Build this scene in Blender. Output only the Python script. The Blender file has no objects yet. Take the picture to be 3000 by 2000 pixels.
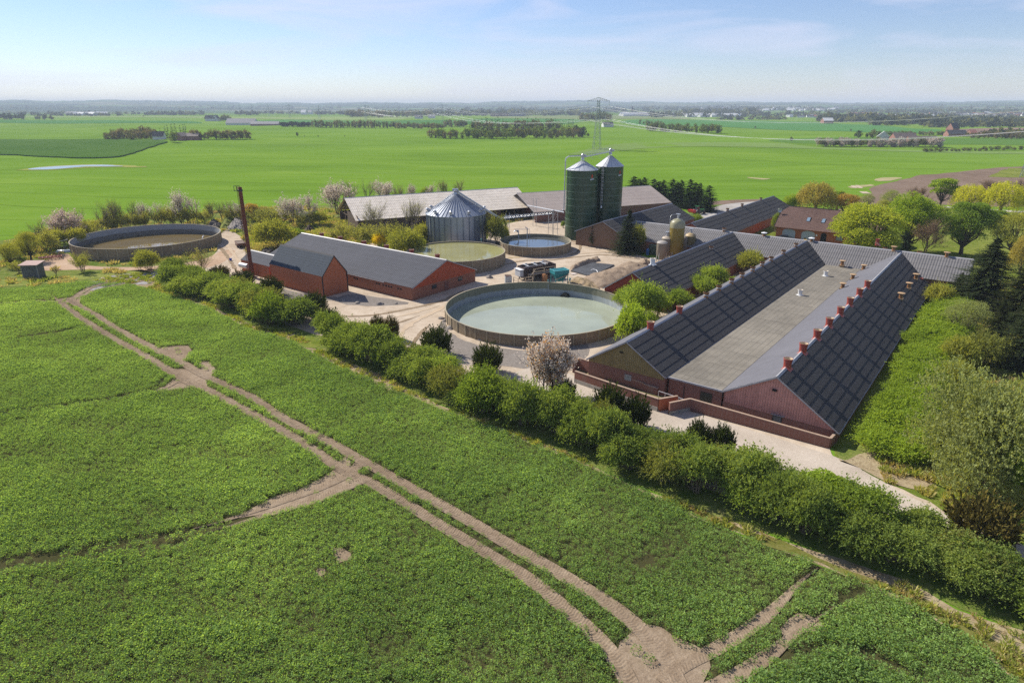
import bpy, math, random
import numpy as np
from mathutils import Vector, Matrix, noise as mnoise

scene = bpy.context.scene
COL = scene.collection
R = math.radians
rng = np.random.default_rng(7)
random.seed(7)

# ------------------------------------------------------------------ camera
HC = 36.0                       # drone height above the farmyard, metres
FPX = 1900.0                    # focal length in pixels of the 3000 px wide photograph
TH = math.atan(689.0 / FPX)     # downward pitch
cam_d = bpy.data.cameras.new('camera')
cam = bpy.data.objects.new('camera', cam_d)
COL.objects.link(cam)
cam.location = (0, 0, HC)
cam.rotation_euler = (math.pi / 2 - TH, 0, 0)
cam_d.sensor_width = 36.0
cam_d.lens = 36.0 * FPX / 3000.0
cam_d.clip_start = 0.5
cam_d.clip_end = 60000.0
scene.camera = cam

# ------------------------------------------------------------------ sky, sun, exposure
SUN_EL, SUN_AZ = 39.5, 141.5    # azimuth (from +X, counter-clockwise) of the direction TOWARDS the sun
world = bpy.data.worlds.new('World')
scene.world = world
world.use_nodes = True
wn, wl = world.node_tree.nodes, world.node_tree.links
wn.clear()
w_out = wn.new('ShaderNodeOutputWorld')
w_bg = wn.new('ShaderNodeBackground')
w_sky = wn.new('ShaderNodeTexSky')
w_sky.sky_type = 'NISHITA'
w_sky.sun_disc = False
w_sky.sun_elevation = R(SUN_EL)
w_sky.sun_rotation = R(90.0 - SUN_AZ)
w_sky.altitude = 100
w_sky.air_density = 1.0
w_sky.dust_density = 0.0
w_sky.ozone_density = 3.5
w_bg.inputs['Strength'].default_value = 0.076
# thin cirrus streaks high in the sky (direction based, not view based)
w_tc = wn.new('ShaderNodeTexCoord')
w_map = wn.new('ShaderNodeMapping')
w_map.inputs['Scale'].default_value = (1.6, 1.2, 9.0)
w_map.inputs['Rotation'].default_value = (0.0, 0.12, 0.4)
w_no = wn.new('ShaderNodeTexNoise')
w_no.inputs['Scale'].default_value = 2.1
w_no.inputs['Detail'].default_value = 7.0
w_no.inputs['Roughness'].default_value = 0.55
w_no.inputs['Distortion'].default_value = 0.6
w_rm = wn.new('ShaderNodeMapRange')
w_rm.inputs['From Min'].default_value = 0.45
w_rm.inputs['From Max'].default_value = 0.80
w_rm.inputs['To Max'].default_value = 0.85
w_mix = wn.new('ShaderNodeMixRGB')
w_mix.inputs['Color2'].default_value = (7.2, 7.5, 8.0, 1)
wl.new(w_tc.outputs['Generated'], w_map.inputs['Vector'])
wl.new(w_map.outputs['Vector'], w_no.inputs['Vector'])
wl.new(w_no.outputs['Fac'], w_rm.inputs['Value'])
wl.new(w_rm.outputs['Result'], w_mix.inputs['Fac'])
wl.new(w_sky.outputs['Color'], w_mix.inputs['Color1'])
w_tint = wn.new('ShaderNodeMixRGB')
w_tint.blend_type = 'MULTIPLY'
w_tint.inputs['Fac'].default_value = 1.0
w_tint.inputs['Color2'].default_value = (1.0, 0.968, 1.12, 1)
wl.new(w_mix.outputs['Color'], w_tint.inputs['Color1'])
wl.new(w_tint.outputs['Color'], w_bg.inputs['Color'])
wl.new(w_bg.outputs['Background'], w_out.inputs['Surface'])

sun_d = bpy.data.lights.new('sun', 'SUN')
sun_d.energy = 4.8
sun_d.angle = R(0.5)
sun_d.color = (1.0, 0.93, 0.83)
sun = bpy.data.objects.new('sun', sun_d)
COL.objects.link(sun)
sun.location = (-300, 200, 300)
sdir = Vector((math.cos(R(SUN_AZ)) * math.cos(R(SUN_EL)), math.sin(R(SUN_AZ)) * math.cos(R(SUN_EL)), math.sin(R(SUN_EL))))
sun.rotation_euler = (-sdir).to_track_quat('-Z', 'Y').to_euler()

scene.view_settings.view_transform = 'Standard'
scene.view_settings.look = 'None'
scene.view_settings.gamma = 1.0
scene.view_settings.use_curve_mapping = False
scene.view_settings.exposure = 0.6
scene.render.engine = 'CYCLES'
scene.cycles.use_denoising = False
scene.cycles.max_bounces = 8
scene.cycles.diffuse_bounces = 3
scene.cycles.transmission_bounces = 4
scene.cycles.volume_bounces = 0
scene.cycles.caustics_reflective = False
scene.cycles.caustics_refractive = False
scene.cycles.sample_clamp_indirect = 6.0

# ------------------------------------------------------------------ terrain and survey helpers
def smooth(e0, e1, x):
    t = np.clip((x - e0) / (e1 - e0), 0, 1)
    return t * t * (3 - 2 * t)

def hgt(x, y):
    """ground height: flat farmyard, rolling fields, far hills"""
    x = np.asarray(x, float); y = np.asarray(y, float)
    r = np.hypot(x, y); az = np.arctan2(x, y)
    und = (1.7 * np.sin(x / 118.0 + 0.7) * np.cos(y / 95.0 + 0.4) + 1.2 * np.sin((x + 0.6 * y) / 61.0)
           + 0.8 * np.sin((y - 0.3 * x) / 44.0 + 1.0))
    h = und * smooth(270, 480, r) * (1 - smooth(1500, 3000, r))
    low = 3.0 * np.sin(x / 700.0 + 1.0) * np.cos(y / 820.0) * smooth(900, 2000, r)
    h = h + low
    # the land on the right climbs towards the town, the far ridge closes the view
    right = smooth(0.0, 0.55, az)
    h = h + right * 26.0 * smooth(2200, 7000, r)
    ridge = 96.0 + 14.0 * np.sin(az * 9.0 + 0.6) + 8.0 * np.sin(az * 23.0) + 5.0 * np.sin(az * 61.0 + 2.0) + 3.0 * np.sin(az * 140.0)
    ridge = ridge * (1 - 0.30 * right)
    h = h + ridge * smooth(4200, 11500, r)
    return h

def ray(u, v):
    x = (u - 1500.0) / FPX; y = -(v - 1000.0) / FPX
    return np.array([x, math.cos(TH) + y * math.sin(TH), -math.sin(TH) + y * math.cos(TH)])

def G(u, v, z=None):
    """point of the place seen at (u, v) of the photograph, on the ground or on the level z"""
    d = ray(u, v)
    if z is not None:
        t = (z - HC) / d[2]
        return Vector((d[0] * t, d[1] * t, z))
    ts = np.geomspace(15, 16000, 900)
    px, py, pz = d[0] * ts, d[1] * ts, HC + d[2] * ts
    below = np.nonzero(pz <= hgt(px, py))[0]
    if len(below) == 0:
        t = 12000.0
        return Vector((d[0] * t, d[1] * t, float(hgt(d[0] * t, d[1] * t))))
    hi = ts[below[0]]; lo = ts[max(below[0] - 1, 0)]
    for _ in range(30):
        m = 0.5 * (lo + hi)
        if HC + d[2] * m <= hgt(d[0] * m, d[1] * m): hi = m
        else: lo = m
    return Vector((d[0] * hi, d[1] * hi, float(hgt(d[0] * hi, d[1] * hi))))

def rise(p, v):
    """height z at which the vertical through p crosses image row v"""
    k = (1000.0 - v) / FPX; c, s = math.cos(TH), math.sin(TH)
    return HC + p[1] * (k * c - s) / (c + k * s)

def mpp(p):
    """metres per photograph pixel at p"""
    return (p[1] * math.cos(TH) - (p[2] - HC) * math.sin(TH)) / FPX

PHI = R(90 - 37.81)             # direction of the long barns
AX = np.array([math.cos(PHI), math.sin(PHI)]); BX = np.array([math.sin(PHI), -math.cos(PHI)])
def W(a, b, z=0.0):
    p = AX * a + BX * b
    return Vector((p[0], p[1], z))
def AB(u, v, z):
    p = G(u, v, z)
    return p.x * AX[0] + p.y * AX[1], p.x * BX[0] + p.y * BX[1]

# ------------------------------------------------------------------ materials
def _new(name):
    m = bpy.data.materials.new(name); m.use_nodes = True
    nt = m.node_tree
    b = nt.nodes['Principled BSDF']
    return m, nt, b

def _noise(nt, scale, detail=4, rough=0.55, coord='Object', stretch=None):
    n = nt.nodes.new('ShaderNodeTexNoise')
    n.inputs['Scale'].default_value = scale; n.inputs['Detail'].default_value = detail; n.inputs['Roughness'].default_value = rough
    if coord == 'World':
        g = nt.nodes.new('ShaderNodeNewGeometry'); out = g.outputs['Position']
    else:
        t = nt.nodes.new('ShaderNodeTexCoord'); out = t.outputs[coord]
    if stretch is not None:
        mp = nt.nodes.new('ShaderNodeMapping'); mp.inputs['Scale'].default_value = stretch
        nt.links.new(out, mp.inputs['Vector']); out = mp.outputs['Vector']
    nt.links.new(out, n.inputs['Vector'])
    return n

def _ramp(nt, fac, stops):
    r = nt.nodes.new('ShaderNodeValToRGB')
    el = r.color_ramp.elements
    while len(el) > 1: el.remove(el[-1])
    el[0].position = stops[0][0]; el[0].color = (*stops[0][1], 1)
    for p, c in stops[1:]:
        e = el.new(p); e.color = (*c, 1)
    nt.links.new(fac, r.inputs['Fac'])
    return r

def _mix(nt, fac, a, b, mode='MIX'):
    m = nt.nodes.new('ShaderNodeMixRGB'); m.blend_type = mode
    for s, x in (('Fac', fac), ('Color1', a), ('Color2', b)):
        if isinstance(x, (int, float)): m.inputs[s].default_value = x
        elif isinstance(x, tuple): m.inputs[s].default_value = (*x, 1)
        else: nt.links.new(x, m.inputs[s])
    return m.outputs['Color']

def _math(nt, op, a, b=None, c=None):
    m = nt.nodes.new('ShaderNodeMath'); m.operation = op
    for i, x in enumerate((a, b, c)):
        if x is None: continue
        if isinstance(x, (int, float)): m.inputs[i].default_value = x
        else: nt.links.new(x, m.inputs[i])
    return m.outputs[0]

def _bump(nt, b, height, strength, dist):
    n = nt.nodes.new('ShaderNodeBump'); n.inputs['Strength'].default_value = strength; n.inputs['Distance'].default_value = dist
    nt.links.new(height, n.inputs['Height']); nt.links.new(n.outputs['Normal'], b.inputs['Normal'])
    return n

def mat_plain(name, c, rough=0.6, metal=0.0, var=0.25, scale=1.5, spec=0.3, bump=0.0):
    """one material colour broken up by two sizes of wear"""
    m, nt, b = _new(name)
    n1 = _noise(nt, scale, 6, 0.6); n2 = _noise(nt, scale * 0.13, 3, 0.5)
    f = _math(nt, 'ADD', _math(nt, 'MULTIPLY', n1.outputs['Fac'], 0.5), _math(nt, 'MULTIPLY', n2.outputs['Fac'], 0.5))
    lo = tuple(x * (1 - var) for x in c); hi = tuple(min(1, x * (1 + var)) for x in c)
    r = _ramp(nt, f, [(0.33, lo), (0.5, c), (0.67, hi)])
    nt.links.new(r.outputs['Color'], b.inputs['Base Color'])
    b.inputs['Roughness'].default_value = rough; b.inputs['Metallic'].default_value = metal
    b.inputs['Specular IOR Level'].default_value = spec
    if bump: _bump(nt, b, n1.outputs['Fac'], 0.6, bump)
    return m

def mat_brick(name, c1, c2, mortar, scale=1.0, soil=(0.09, 0.06, 0.05)):
    m, nt, b = _new(name)
    t = nt.nodes.new('ShaderNodeTexCoord')
    sep = nt.nodes.new('ShaderNodeSeparateXYZ'); nt.links.new(t.outputs['Object'], sep.inputs[0])
    cmb = nt.nodes.new('ShaderNodeCombineXYZ')
    nt.links.new(_math(nt, 'ADD', sep.outputs['X'], sep.outputs['Y']), cmb.inputs['X'])
    nt.links.new(sep.outputs['Z'], cmb.inputs['Y'])
    br = nt.nodes.new('ShaderNodeTexBrick')
    nt.links.new(cmb.outputs[0], br.inputs['Vector'])
    br.inputs['Color1'].default_value = (*c1, 1); br.inputs['Color2'].default_value = (*c2, 1); br.inputs['Mortar'].default_value = (*mortar, 1)
    br.inputs['Scale'].default_value = 1.0 / scale
    br.inputs['Mortar Size'].default_value = 0.012; br.inputs['Brick Width'].default_value = 0.24; br.inputs['Row Height'].default_value = 0.08
    n = _noise(nt, 0.5, 6, 0.65); n2 = _noise(nt, 4.0, 4, 0.6)
    c = _mix(nt, _math(nt, 'MULTIPLY', n2.outputs['Fac'], 0.45), br.outputs['Color'], c2)
    # rising damp and dirt near the foot of the wall, broken by noise
    foot = nt.nodes.new('ShaderNodeMapRange'); foot.inputs['From Min'].default_value = 1.2; foot.inputs['From Max'].default_value = 0.0
    nt.links.new(_math(nt, 'ADD', sep.outputs['Z'], n.outputs['Fac']), foot.inputs['Value'])
    c = _mix(nt, _math(nt, 'MULTIPLY', foot.outputs['Result'], 0.5), c, soil)
    patch = nt.nodes.new('ShaderNodeMapRange'); patch.inputs['From Min'].default_value = 0.5; patch.inputs['From Max'].default_value = 0.8; patch.inputs['To Max'].default_value = 0.35
    nt.links.new(n.outputs['Fac'], patch.inputs['Value'])
    c = _mix(nt, patch.outputs['Result'], c, tuple(x * 0.55 for x in c1))
    nt.links.new(c, b.inputs['Base Color'])
    b.inputs['Roughness'].default_value = 0.85; b.inputs['Specular IOR Level'].default_value = 0.2
    _bump(nt, b, br.outputs['Fac'], 0.35, -0.01)
    return m

def mat_roof(name, c, pitch=0.35, sheet=1.1, var=0.2, lichen=None, lich_amt=0.0, rough=0.55, corr=0.03, row=0.0, lichscale=1.6):
    """corrugated sheet roof; object X runs along the ridge, waves run down the slope"""
    m, nt, b = _new(name)
    t = nt.nodes.new('ShaderNodeTexCoord')
    sep = nt.nodes.new('ShaderNodeSeparateXYZ'); nt.links.new(t.outputs['Object'], sep.inputs[0])
    x = sep.outputs['X']
    wave = _math(nt, 'SINE', _math(nt, 'MULTIPLY', x, 2 * math.pi / pitch))
    n1 = _noise(nt, 0.9, 7, 0.65); n2 = _noise(nt, 0.12, 4, 0.6); n3 = _noise(nt, 7.0, 4, 0.6)
    f = _math(nt, 'ADD', _math(nt, 'MULTIPLY', n1.outputs['Fac'], 0.4), _math(nt, 'ADD', _math(nt, 'MULTIPLY', n2.outputs['Fac'], 0.35), _math(nt, 'MULTIPLY', n3.outputs['Fac'], 0.25)))
    lo = tuple(q * (1 - var) for q in c); hi = tuple(q * (1 + var) for q in c)
    col = _ramp(nt, f, [(0.36, lo), (0.5, c), (0.64, hi)]).outputs['Color']
    # per-sheet tint
    sh = nt.nodes.new('ShaderNodeTexWhiteNoise'); sh.noise_dimensions = '2D'
    cm = nt.nodes.new('ShaderNodeCombineXYZ')
    nt.links.new(_math(nt, 'FLOOR', _math(nt, 'DIVIDE', x, sheet)), cm.inputs['X'])
    nt.links.new(_math(nt, 'FLOOR', _math(nt, 'DIVIDE', sep.outputs['Y'], 1.35)), cm.inputs['Y'])
    nt.links.new(cm.outputs[0], sh.inputs['Vector'])
    col = _mix(nt, _math(nt, 'MULTIPLY', sh.outputs['Value'], 0.16), col, tuple(q * 0.62 for q in c))
    # side joint of the sheets
    jt = _math(nt, 'LESS_THAN', _math(nt, 'FRACT', _math(nt, 'DIVIDE', x, sheet)), 0.06)
    col = _mix(nt, _math(nt, 'MULTIPLY', jt, 0.22), col, tuple(q * 0.5 for q in c))
    if row:
        jr = _math(nt, 'LESS_THAN', _math(nt, 'FRACT', _math(nt, 'DIVIDE', sep.outputs['Y'], row)), 0.10)
        col = _mix(nt, _math(nt, 'MULTIPLY', jr, 0.36), col, tuple(q * 0.45 for q in c))
    if lichen is not None:
        l1 = _noise(nt, lichscale, 8, 0.75)
        mr = nt.nodes.new('ShaderNodeMapRange'); mr.inputs['From Min'].default_value = 0.50; mr.inputs['From Max'].default_value = 0.62; mr.inputs['To Max'].default_value = lich_amt
        nt.links.new(l1.outputs['Fac'], mr.inputs['Value'])
        col = _mix(nt, mr.outputs['Result'], col, lichen)
    nt.links.new(col, b.inputs['Base Color'])
    b.inputs['Roughness'].default_value = rough; b.inputs['Specular IOR Level'].default_value = 0.12
    _bump(nt, b, wave, 1.0, corr)
    return m

def mat_boards(name, c, pitch=0.28, var=0.2):
    """vertical profiled cladding"""
    m, nt, b = _new(name)
    t = nt.nodes.new('ShaderNodeTexCoord')
    sep = nt.nodes.new('ShaderNodeSeparateXYZ'); nt.links.new(t.outputs['Object'], sep.inputs[0])
    xy = _math(nt, 'ADD', sep.outputs['X'], sep.outputs['Y'])
    fr = _math(nt, 'FRACT', _math(nt, 'DIVIDE', xy, pitch))
    jt = _math(nt, 'LESS_THAN', fr, 0.22)
    n = _noise(nt, 1.1, 6, 0.6)
    col = _ramp(nt, n.outputs['Fac'], [(0.35, tuple(q * (1 - var) for q in c)), (0.65, tuple(q * (1 + var) for q in c))]).outputs['Color']
    col = _mix(nt, _math(nt, 'MULTIPLY', jt, 0.45), col, tuple(q * 0.5 for q in c))
    nt.links.new(col, b.inputs['Base Color'])
    b.inputs['Roughness'].default_value = 0.6; b.inputs['Specular IOR Level'].default_value = 0.25
    _bump(nt, b, jt, 0.8, -0.02)
    return m

def mat_ground(name, cols, scales=(0.06, 0.9, 9.0), weights=(0.45, 0.3, 0.25), bump=0.03, rough=0.95, streak=None):
    m, nt, b = _new(name)
    acc = None
    for s, w in zip(scales, weights):
        n = _noise(nt, s, 6, 0.62, 'World', streak)
        t = _math(nt, 'MULTIPLY', n.outputs['Fac'], w)
        acc = t if acc is None else _math(nt, 'ADD', acc, t)
    k = len(cols)
    r = _ramp(nt, acc, [(0.36 + 0.28 * i / max(1, k - 1), c) for i, c in enumerate(cols)])
    nt.links.new(r.outputs['Color'], b.inputs['Base Color'])
    b.inputs['Roughness'].default_value = rough; b.inputs['Specular IOR Level'].default_value = 0.0
    nb = _noise(nt, scales[-1] * 0.6, 5, 0.7, 'World')
    _bump(nt, b, nb.outputs['Fac'], 0.7, bump)
    return m

LEAF_GAIN = 1.45
def mat_leaf(name, c1, c2, c3=None, trans=0.35, gloss=0.04, posvar=0.0, tint=(1.5, 1.4, 0.5)):
    m = bpy.data.materials.new(name); m.use_nodes = True
    nt = m.node_tree; nt.nodes.clear()
    out = nt.nodes.new('ShaderNodeOutputMaterial')
    geo = nt.nodes.new('ShaderNodeNewGeometry')
    oi = nt.nodes.new('ShaderNodeObjectInfo')
    f = _math(nt, 'ADD', _math(nt, 'MULTIPLY', geo.outputs['Random Per Island'], 0.7), _math(nt, 'MULTIPLY', oi.outputs['Random'], 0.3))
    if posvar:
        n = _noise(nt, posvar, 4, 0.6, 'World')
        f = _math(nt, 'ADD', _math(nt, 'MULTIPLY', f, 0.55), _math(nt, 'MULTIPLY_ADD', n.outputs['Fac'], 1.6, -0.55))
    if 'needle' not in name and 'far_' not in name:
        c1, c2, c3 = [None if c is None else tuple(min(0.84, q * LEAF_GAIN) for q in c) for c in (c1, c2, c3)]
        trans = min(0.5, trans + 0.04)
    stops = [(0.1, c1), (0.9, c2)] if c3 is None else [(0.08, c1), (0.6, c2), (0.95, c3)]
    r = _ramp(nt, f, stops)
    d = nt.nodes.new('ShaderNodeBsdfDiffuse'); tr = nt.nodes.new('ShaderNodeBsdfTranslucent'); g = nt.nodes.new('ShaderNodeBsdfGlossy')
    g.inputs['Roughness'].default_value = 0.38; g.inputs['Color'].default_value = (0.9, 0.95, 1, 1)
    nt.links.new(r.outputs['Color'], d.inputs['Color'])
    tc = _mix(nt, 1.0, r.outputs['Color'], tint, 'MULTIPLY')
    nt.links.new(tc, tr.inputs['Color'])
    m1 = nt.nodes.new('ShaderNodeMixShader'); m1.inputs[0].default_value = trans
    nt.links.new(d.outputs[0], m1.inputs[1]); nt.links.new(tr.outputs[0], m1.inputs[2])
    if gloss <= 0.03:
        nt.links.new(m1.outputs[0], out.inputs['Surface']); return m
    m2 = nt.nodes.new('ShaderNodeMixShader'); m2.inputs[0].default_value = gloss
    nt.links.new(m1.outputs[0], m2.inputs[1]); nt.links.new(g.outputs[0], m2.inputs[2])
    nt.links.new(m2.outputs[0], out.inputs['Surface'])
    return m

def mat_water(name, c, rough=0.04, wave=0.004, scale=0.8, spec=0.5, ior=1.33):
    m, nt, b = _new(name)
    n = _noise(nt, 0.10, 4, 0.6, 'World')
    r = _ramp(nt, n.outputs['Fac'], [(0.35, tuple(q * 0.86 for q in c)), (0.65, tuple(q * 1.10 for q in c))])
    n2 = _noise(nt, 0.35, 7, 0.7, 'World', (1.0, 2.2, 1))
    sk = nt.nodes.new('ShaderNodeMapRange'); sk.inputs['From Min'].default_value = 0.58; sk.inputs['From Max'].default_value = 0.72; sk.inputs['To Max'].default_value = 0.35
    nt.links.new(n2.outputs['Fac'], sk.inputs['Value'])
    nt.links.new(_mix(nt, sk.outputs['Result'], r.outputs['Color'], tuple(q * 0.72 for q in c)), b.inputs['Base Color'])
    b.inputs['Roughness'].default_value = rough; b.inputs['IOR'].default_value = ior; b.inputs['Specular IOR Level'].default_value = spec
    nb = _noise(nt, scale, 3, 0.5, 'World')
    _bump(nt, b, nb.outputs['Fac'], 0.5, wave)
    return m

# ------------------------------------------------------------------ mesh building
class MB:
    """collects faces, then becomes ONE mesh object"""
    def __init__(s): s.v = []; s.f = []; s.m = []
    def add(s, verts, faces, mi=0):
        o = len(s.v); s.v.extend([tuple(float(c) for c in p) for p in verts])
        s.f.extend([tuple(o + i for i in f) for f in faces]); s.m.extend([mi] * len(faces))
    def quad(s, a, b, c, d, mi=0): s.add([a, b, c, d], [(0, 1, 2, 3)], mi)
    def box(s, x0, x1, y0, y1, z0, z1, mi=0):
        s.add([(x0, y0, z0), (x1, y0, z0), (x1, y1, z0), (x0, y1, z0), (x0, y0, z1), (x1, y0, z1), (x1, y1, z1), (x0, y1, z1)],
              [(0, 3, 2, 1), (4, 5, 6, 7), (0, 1, 5, 4), (1, 2, 6, 5), (2, 3, 7, 6), (3, 0, 4, 7)], mi)
    def hexa(s, p, mi=0):
        s.add(p, [(0, 3, 2, 1), (4, 5, 6, 7), (0, 1, 5, 4), (1, 2, 6, 5), (2, 3, 7, 6), (3, 0, 4, 7)], mi)
    def bar(s, p, q, w, h=None, mi=0):
        """square bar from p to q"""
        p, q = Vector(p), Vector(q); d = (q - p)
        if d.length < 1e-6: return
        d.normalize(); up = Vector((0, 0, 1)) if abs(d.z) < 0.9 else Vector((1, 0, 0))
        sd = d.cross(up).normalized(); u2 = sd.cross(d).normalized(); h = h or w
        sd *= w / 2; u2 *= h / 2
        s.hexa([p - sd - u2, p + sd - u2, p + sd + u2, p - sd + u2, q - sd - u2, q + sd - u2, q + sd + u2, q - sd + u2], mi)
    def tube(s, pts, rad, n=8, mi=0, cap=True):
        """round tube along a polyline; rad is one radius or one per point"""
        pts = [Vector(p) for p in pts]; k = len(pts)
        rs = [rad] * k if isinstance(rad, (int, float)) else list(rad)
        base = len(s.v); ref = None
        for i, p in enumerate(pts):
            d = (pts[min(i + 1, k - 1)] - pts[max(i - 1, 0)])
            d = d.normalized() if d.length > 1e-9 else Vector((0, 0, 1))
            if ref is None: ref = Vector((0, 0, 1)) if abs(d.z) < 0.9 else Vector((1, 0, 0))
            sd = d.cross(ref)
            sd = sd.normalized() if sd.length > 1e-6 else Vector((1, 0, 0))
            u2 = sd.cross(d).normalized(); ref = u2
            for j in range(n):
                a = 2 * math.pi * j / n
                q = p + sd * (rs[i] * math.cos(a)) + u2 * (rs[i] * math.sin(a))
                s.v.append((q.x, q.y, q.z))
        for i in range(k - 1):
            for j in range(n):
                s.f.append((base + i * n + j, base + i * n + (j + 1) % n, base + (i + 1) * n + (j + 1) % n, base + (i + 1) * n + j)); s.m.append(mi)
        if cap:
            s.f.append(tuple(base + j for j in range(n))[::-1]); s.m.append(mi)
            s.f.append(tuple(base + (k - 1) * n + j for j in range(n))); s.m.append(mi)
    def lathe(s, prof, n=32, c=(0, 0, 0), mi=0, close=False):
        """profile of (r, z) turned about the vertical"""
        base = len(s.v); k = len(prof)
        for r, z in prof:
            for j in range(n):
                a = 2 * math.pi * j / n
                s.v.append((c[0] + r * math.cos(a), c[1] + r * math.sin(a), c[2] + z))
        rng_k = range(k) if close else range(k - 1)
        for i in rng_k:
            i2 = (i + 1) % k
            for j in range(n):
                s.f.append((base + i * n + j, base + i * n + (j + 1) % n, base + i2 * n + (j + 1) % n, base + i2 * n + j)); s.m.append(mi)
    def disc(s, r, z, n=48, c=(0, 0), mi=0):
        base = len(s.v)
        for j in range(n):
            a = 2 * math.pi * j / n
            s.v.append((c[0] + r * math.cos(a), c[1] + r * math.sin(a), z))
        s.f.append(tuple(base + j for j in range(n))); s.m.append(mi)
    def mesh(s, name, mats, smooth=False):
        me = bpy.data.meshes.new(name)
        me.from_pydata(s.v, [], s.f)
        for m in (mats if isinstance(mats, (list, tuple)) else [mats]): me.materials.append(m)
        if len(me.materials) > 1: me.polygons.foreach_set('material_index', s.m)
        if smooth: me.polygons.foreach_set('use_smooth', [True] * len(me.polygons))
        me.update()
        return me
    def build(s, name, mats, parent=None, smooth=False, loc=None):
        return link(name, s.mesh(name, mats, smooth), parent, loc)

def link(name, me, parent=None, loc=None):
    o = bpy.data.objects.new(name, me); COL.objects.link(o)
    if parent is not None: o.parent = parent
    if loc is not None: o.location = loc
    return o

def tag(o, label=None, cat=None, group=None, kind=None):
    if label: o['label'] = label
    if cat: o['category'] = cat
    if group: o['group'] = group
    if kind: o['kind'] = kind
    return o

def thing(name, label, cat, loc=(0, 0, 0), rotz=0.0, group=None, scale=None):
    o = bpy.data.objects.new(name, None); COL.objects.link(o)
    o.location = loc; o.rotation_euler = (0, 0, rotz); o.empty_display_size = 0.5
    if scale is not None: o.scale = scale
    return tag(o, label, cat, group)

def fast_mesh(name, verts, quads, mat_list, mi=None, smooth=False):
    """numpy arrays -> mesh of quads"""
    me = bpy.data.meshes.new(name)
    nv, nf = len(verts), len(quads)
    me.vertices.add(nv); me.vertices.foreach_set('co', np.asarray(verts, np.float32).ravel())
    me.loops.add(nf * 4); me.loops.foreach_set('vertex_index', np.asarray(quads, np.int32).ravel())
    me.polygons.add(nf); me.polygons.foreach_set('loop_start', np.arange(0, nf * 4, 4, dtype=np.int32))
    if mi is not None: me.polygons.foreach_set('material_index', np.asarray(mi, np.int32))
    if smooth: me.polygons.foreach_set('use_smooth', np.ones(nf, bool))
    for m in mat_list: me.materials.append(m)
    me.update(calc_edges=True); me.validate()
    return me

# ------------------------------------------------------------------ ground sheets
from mathutils.geometry import tessellate_polygon
def inside(poly, x, y):
    poly = np.asarray(poly, float); x = np.asarray(x); y = np.asarray(y)
    r = np.zeros(x.shape, bool); j = len(poly) - 1
    for i in range(len(poly)):
        xi, yi = poly[i]; xj, yj = poly[j]
        c = ((yi > y) != (yj > y)) & (x < (xj - xi) * (y - yi) / ((yj - yi) if yj != yi else 1e-9) + xi)
        r ^= c; j = i
    return r

def smooth_outline(pts, step, jit, seed=0, closed=True):
    """Catmull-Rom through the points, resampled and roughened"""
    P = [np.array(p[:2], float) for p in pts]; n = len(P); out = []
    rg = np.random.default_rng(seed)
    for i in range(n if closed else n - 1):
        p0, p1, p2, p3 = (P[(i - 1) % n], P[i], P[(i + 1) % n], P[(i + 2) % n]) if closed else (P[max(i - 1, 0)], P[i], P[i + 1], P[min(i + 2, n - 1)])
        k = max(2, int(np.linalg.norm(p2 - p1) / step))
        k = min(k, 160)
        for t in np.arange(k) / k:
            q = 0.5 * ((2 * p1) + (-p0 + p2) * t + (2 * p0 - 5 * p1 + 4 * p2 - p3) * t * t + (-p0 + 3 * p1 - 3 * p2 + p3) * t ** 3)
            out.append(q + rg.normal(0, jit, 2) if jit else q)
    if not closed: out.append(P[-1])
    return out

def sheet(name, outline, mat, lift, label=None, cat=None, kind='structure', grid=None, top=0.0, hole=None):
    """a ground covering cut to an outline, laid on the terrain and `lift` metres above it;
    with top>0 it has real edges of that height"""
    pts = [Vector((p[0], p[1], 0)) for p in outline]
    import bmesh
    bm = bmesh.new()
    vs = [bm.verts.new(p) for p in pts]
    loops = [pts]
    if hole:
        hp = [Vector((hole[0] + hole[2] * math.cos(a), hole[1] + hole[2] * math.sin(a), 0)) for a in np.linspace(0, -2 * math.pi, 97)[:-1]]
        loops.append(hp); vs += [bm.verts.new(p) for p in hp]
    for t in tessellate_polygon(loops):
        try: bm.faces.new([vs[i] for i in t])
        except ValueError: pass
    if grid:
        xs = [p.x for p in pts]; ys = [p.y for p in pts]
        for axis, lo, hi in ((0, min(xs), max(xs)), (1, min(ys), max(ys))):
            c = lo + grid
            while c < hi:
                co = (c, 0, 0) if axis == 0 else (0, c, 0); no = (1, 0, 0) if axis == 0 else (0, 1, 0)
                bmesh.ops.bisect_plane(bm, geom=bm.verts[:] + bm.edges[:] + bm.faces[:], plane_co=co, plane_no=no, dist=1e-5)
                c += grid
    bmesh.ops.recalc_face_normals(bm, faces=bm.faces)
    if sum(f.normal.z for f in bm.faces) < 0: bmesh.ops.reverse_faces(bm, faces=bm.faces)
    if top:
        border = [e for e in bm.edges if len(e.link_faces) == 1]
        ret = bmesh.ops.extrude_edge_only(bm, edges=border)
        for v in [g for g in ret['geom'] if isinstance(g, bmesh.types.BMVert)]: v.co.z = -top
    xy = np.array([v.co[:] for v in bm.verts])
    hz = hgt(xy[:, 0], xy[:, 1])
    for v, z in zip(bm.verts, hz): v.co.z += float(z) + lift
    me = bpy.data.meshes.new(name); bm.to_mesh(me); bm.free()
    me.materials.append(mat)
    o = link(name, me)
    tag(o, label, cat, None, kind)
    return o

def px(pts): return [G(u, v)[:2] for u, v in pts]

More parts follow.
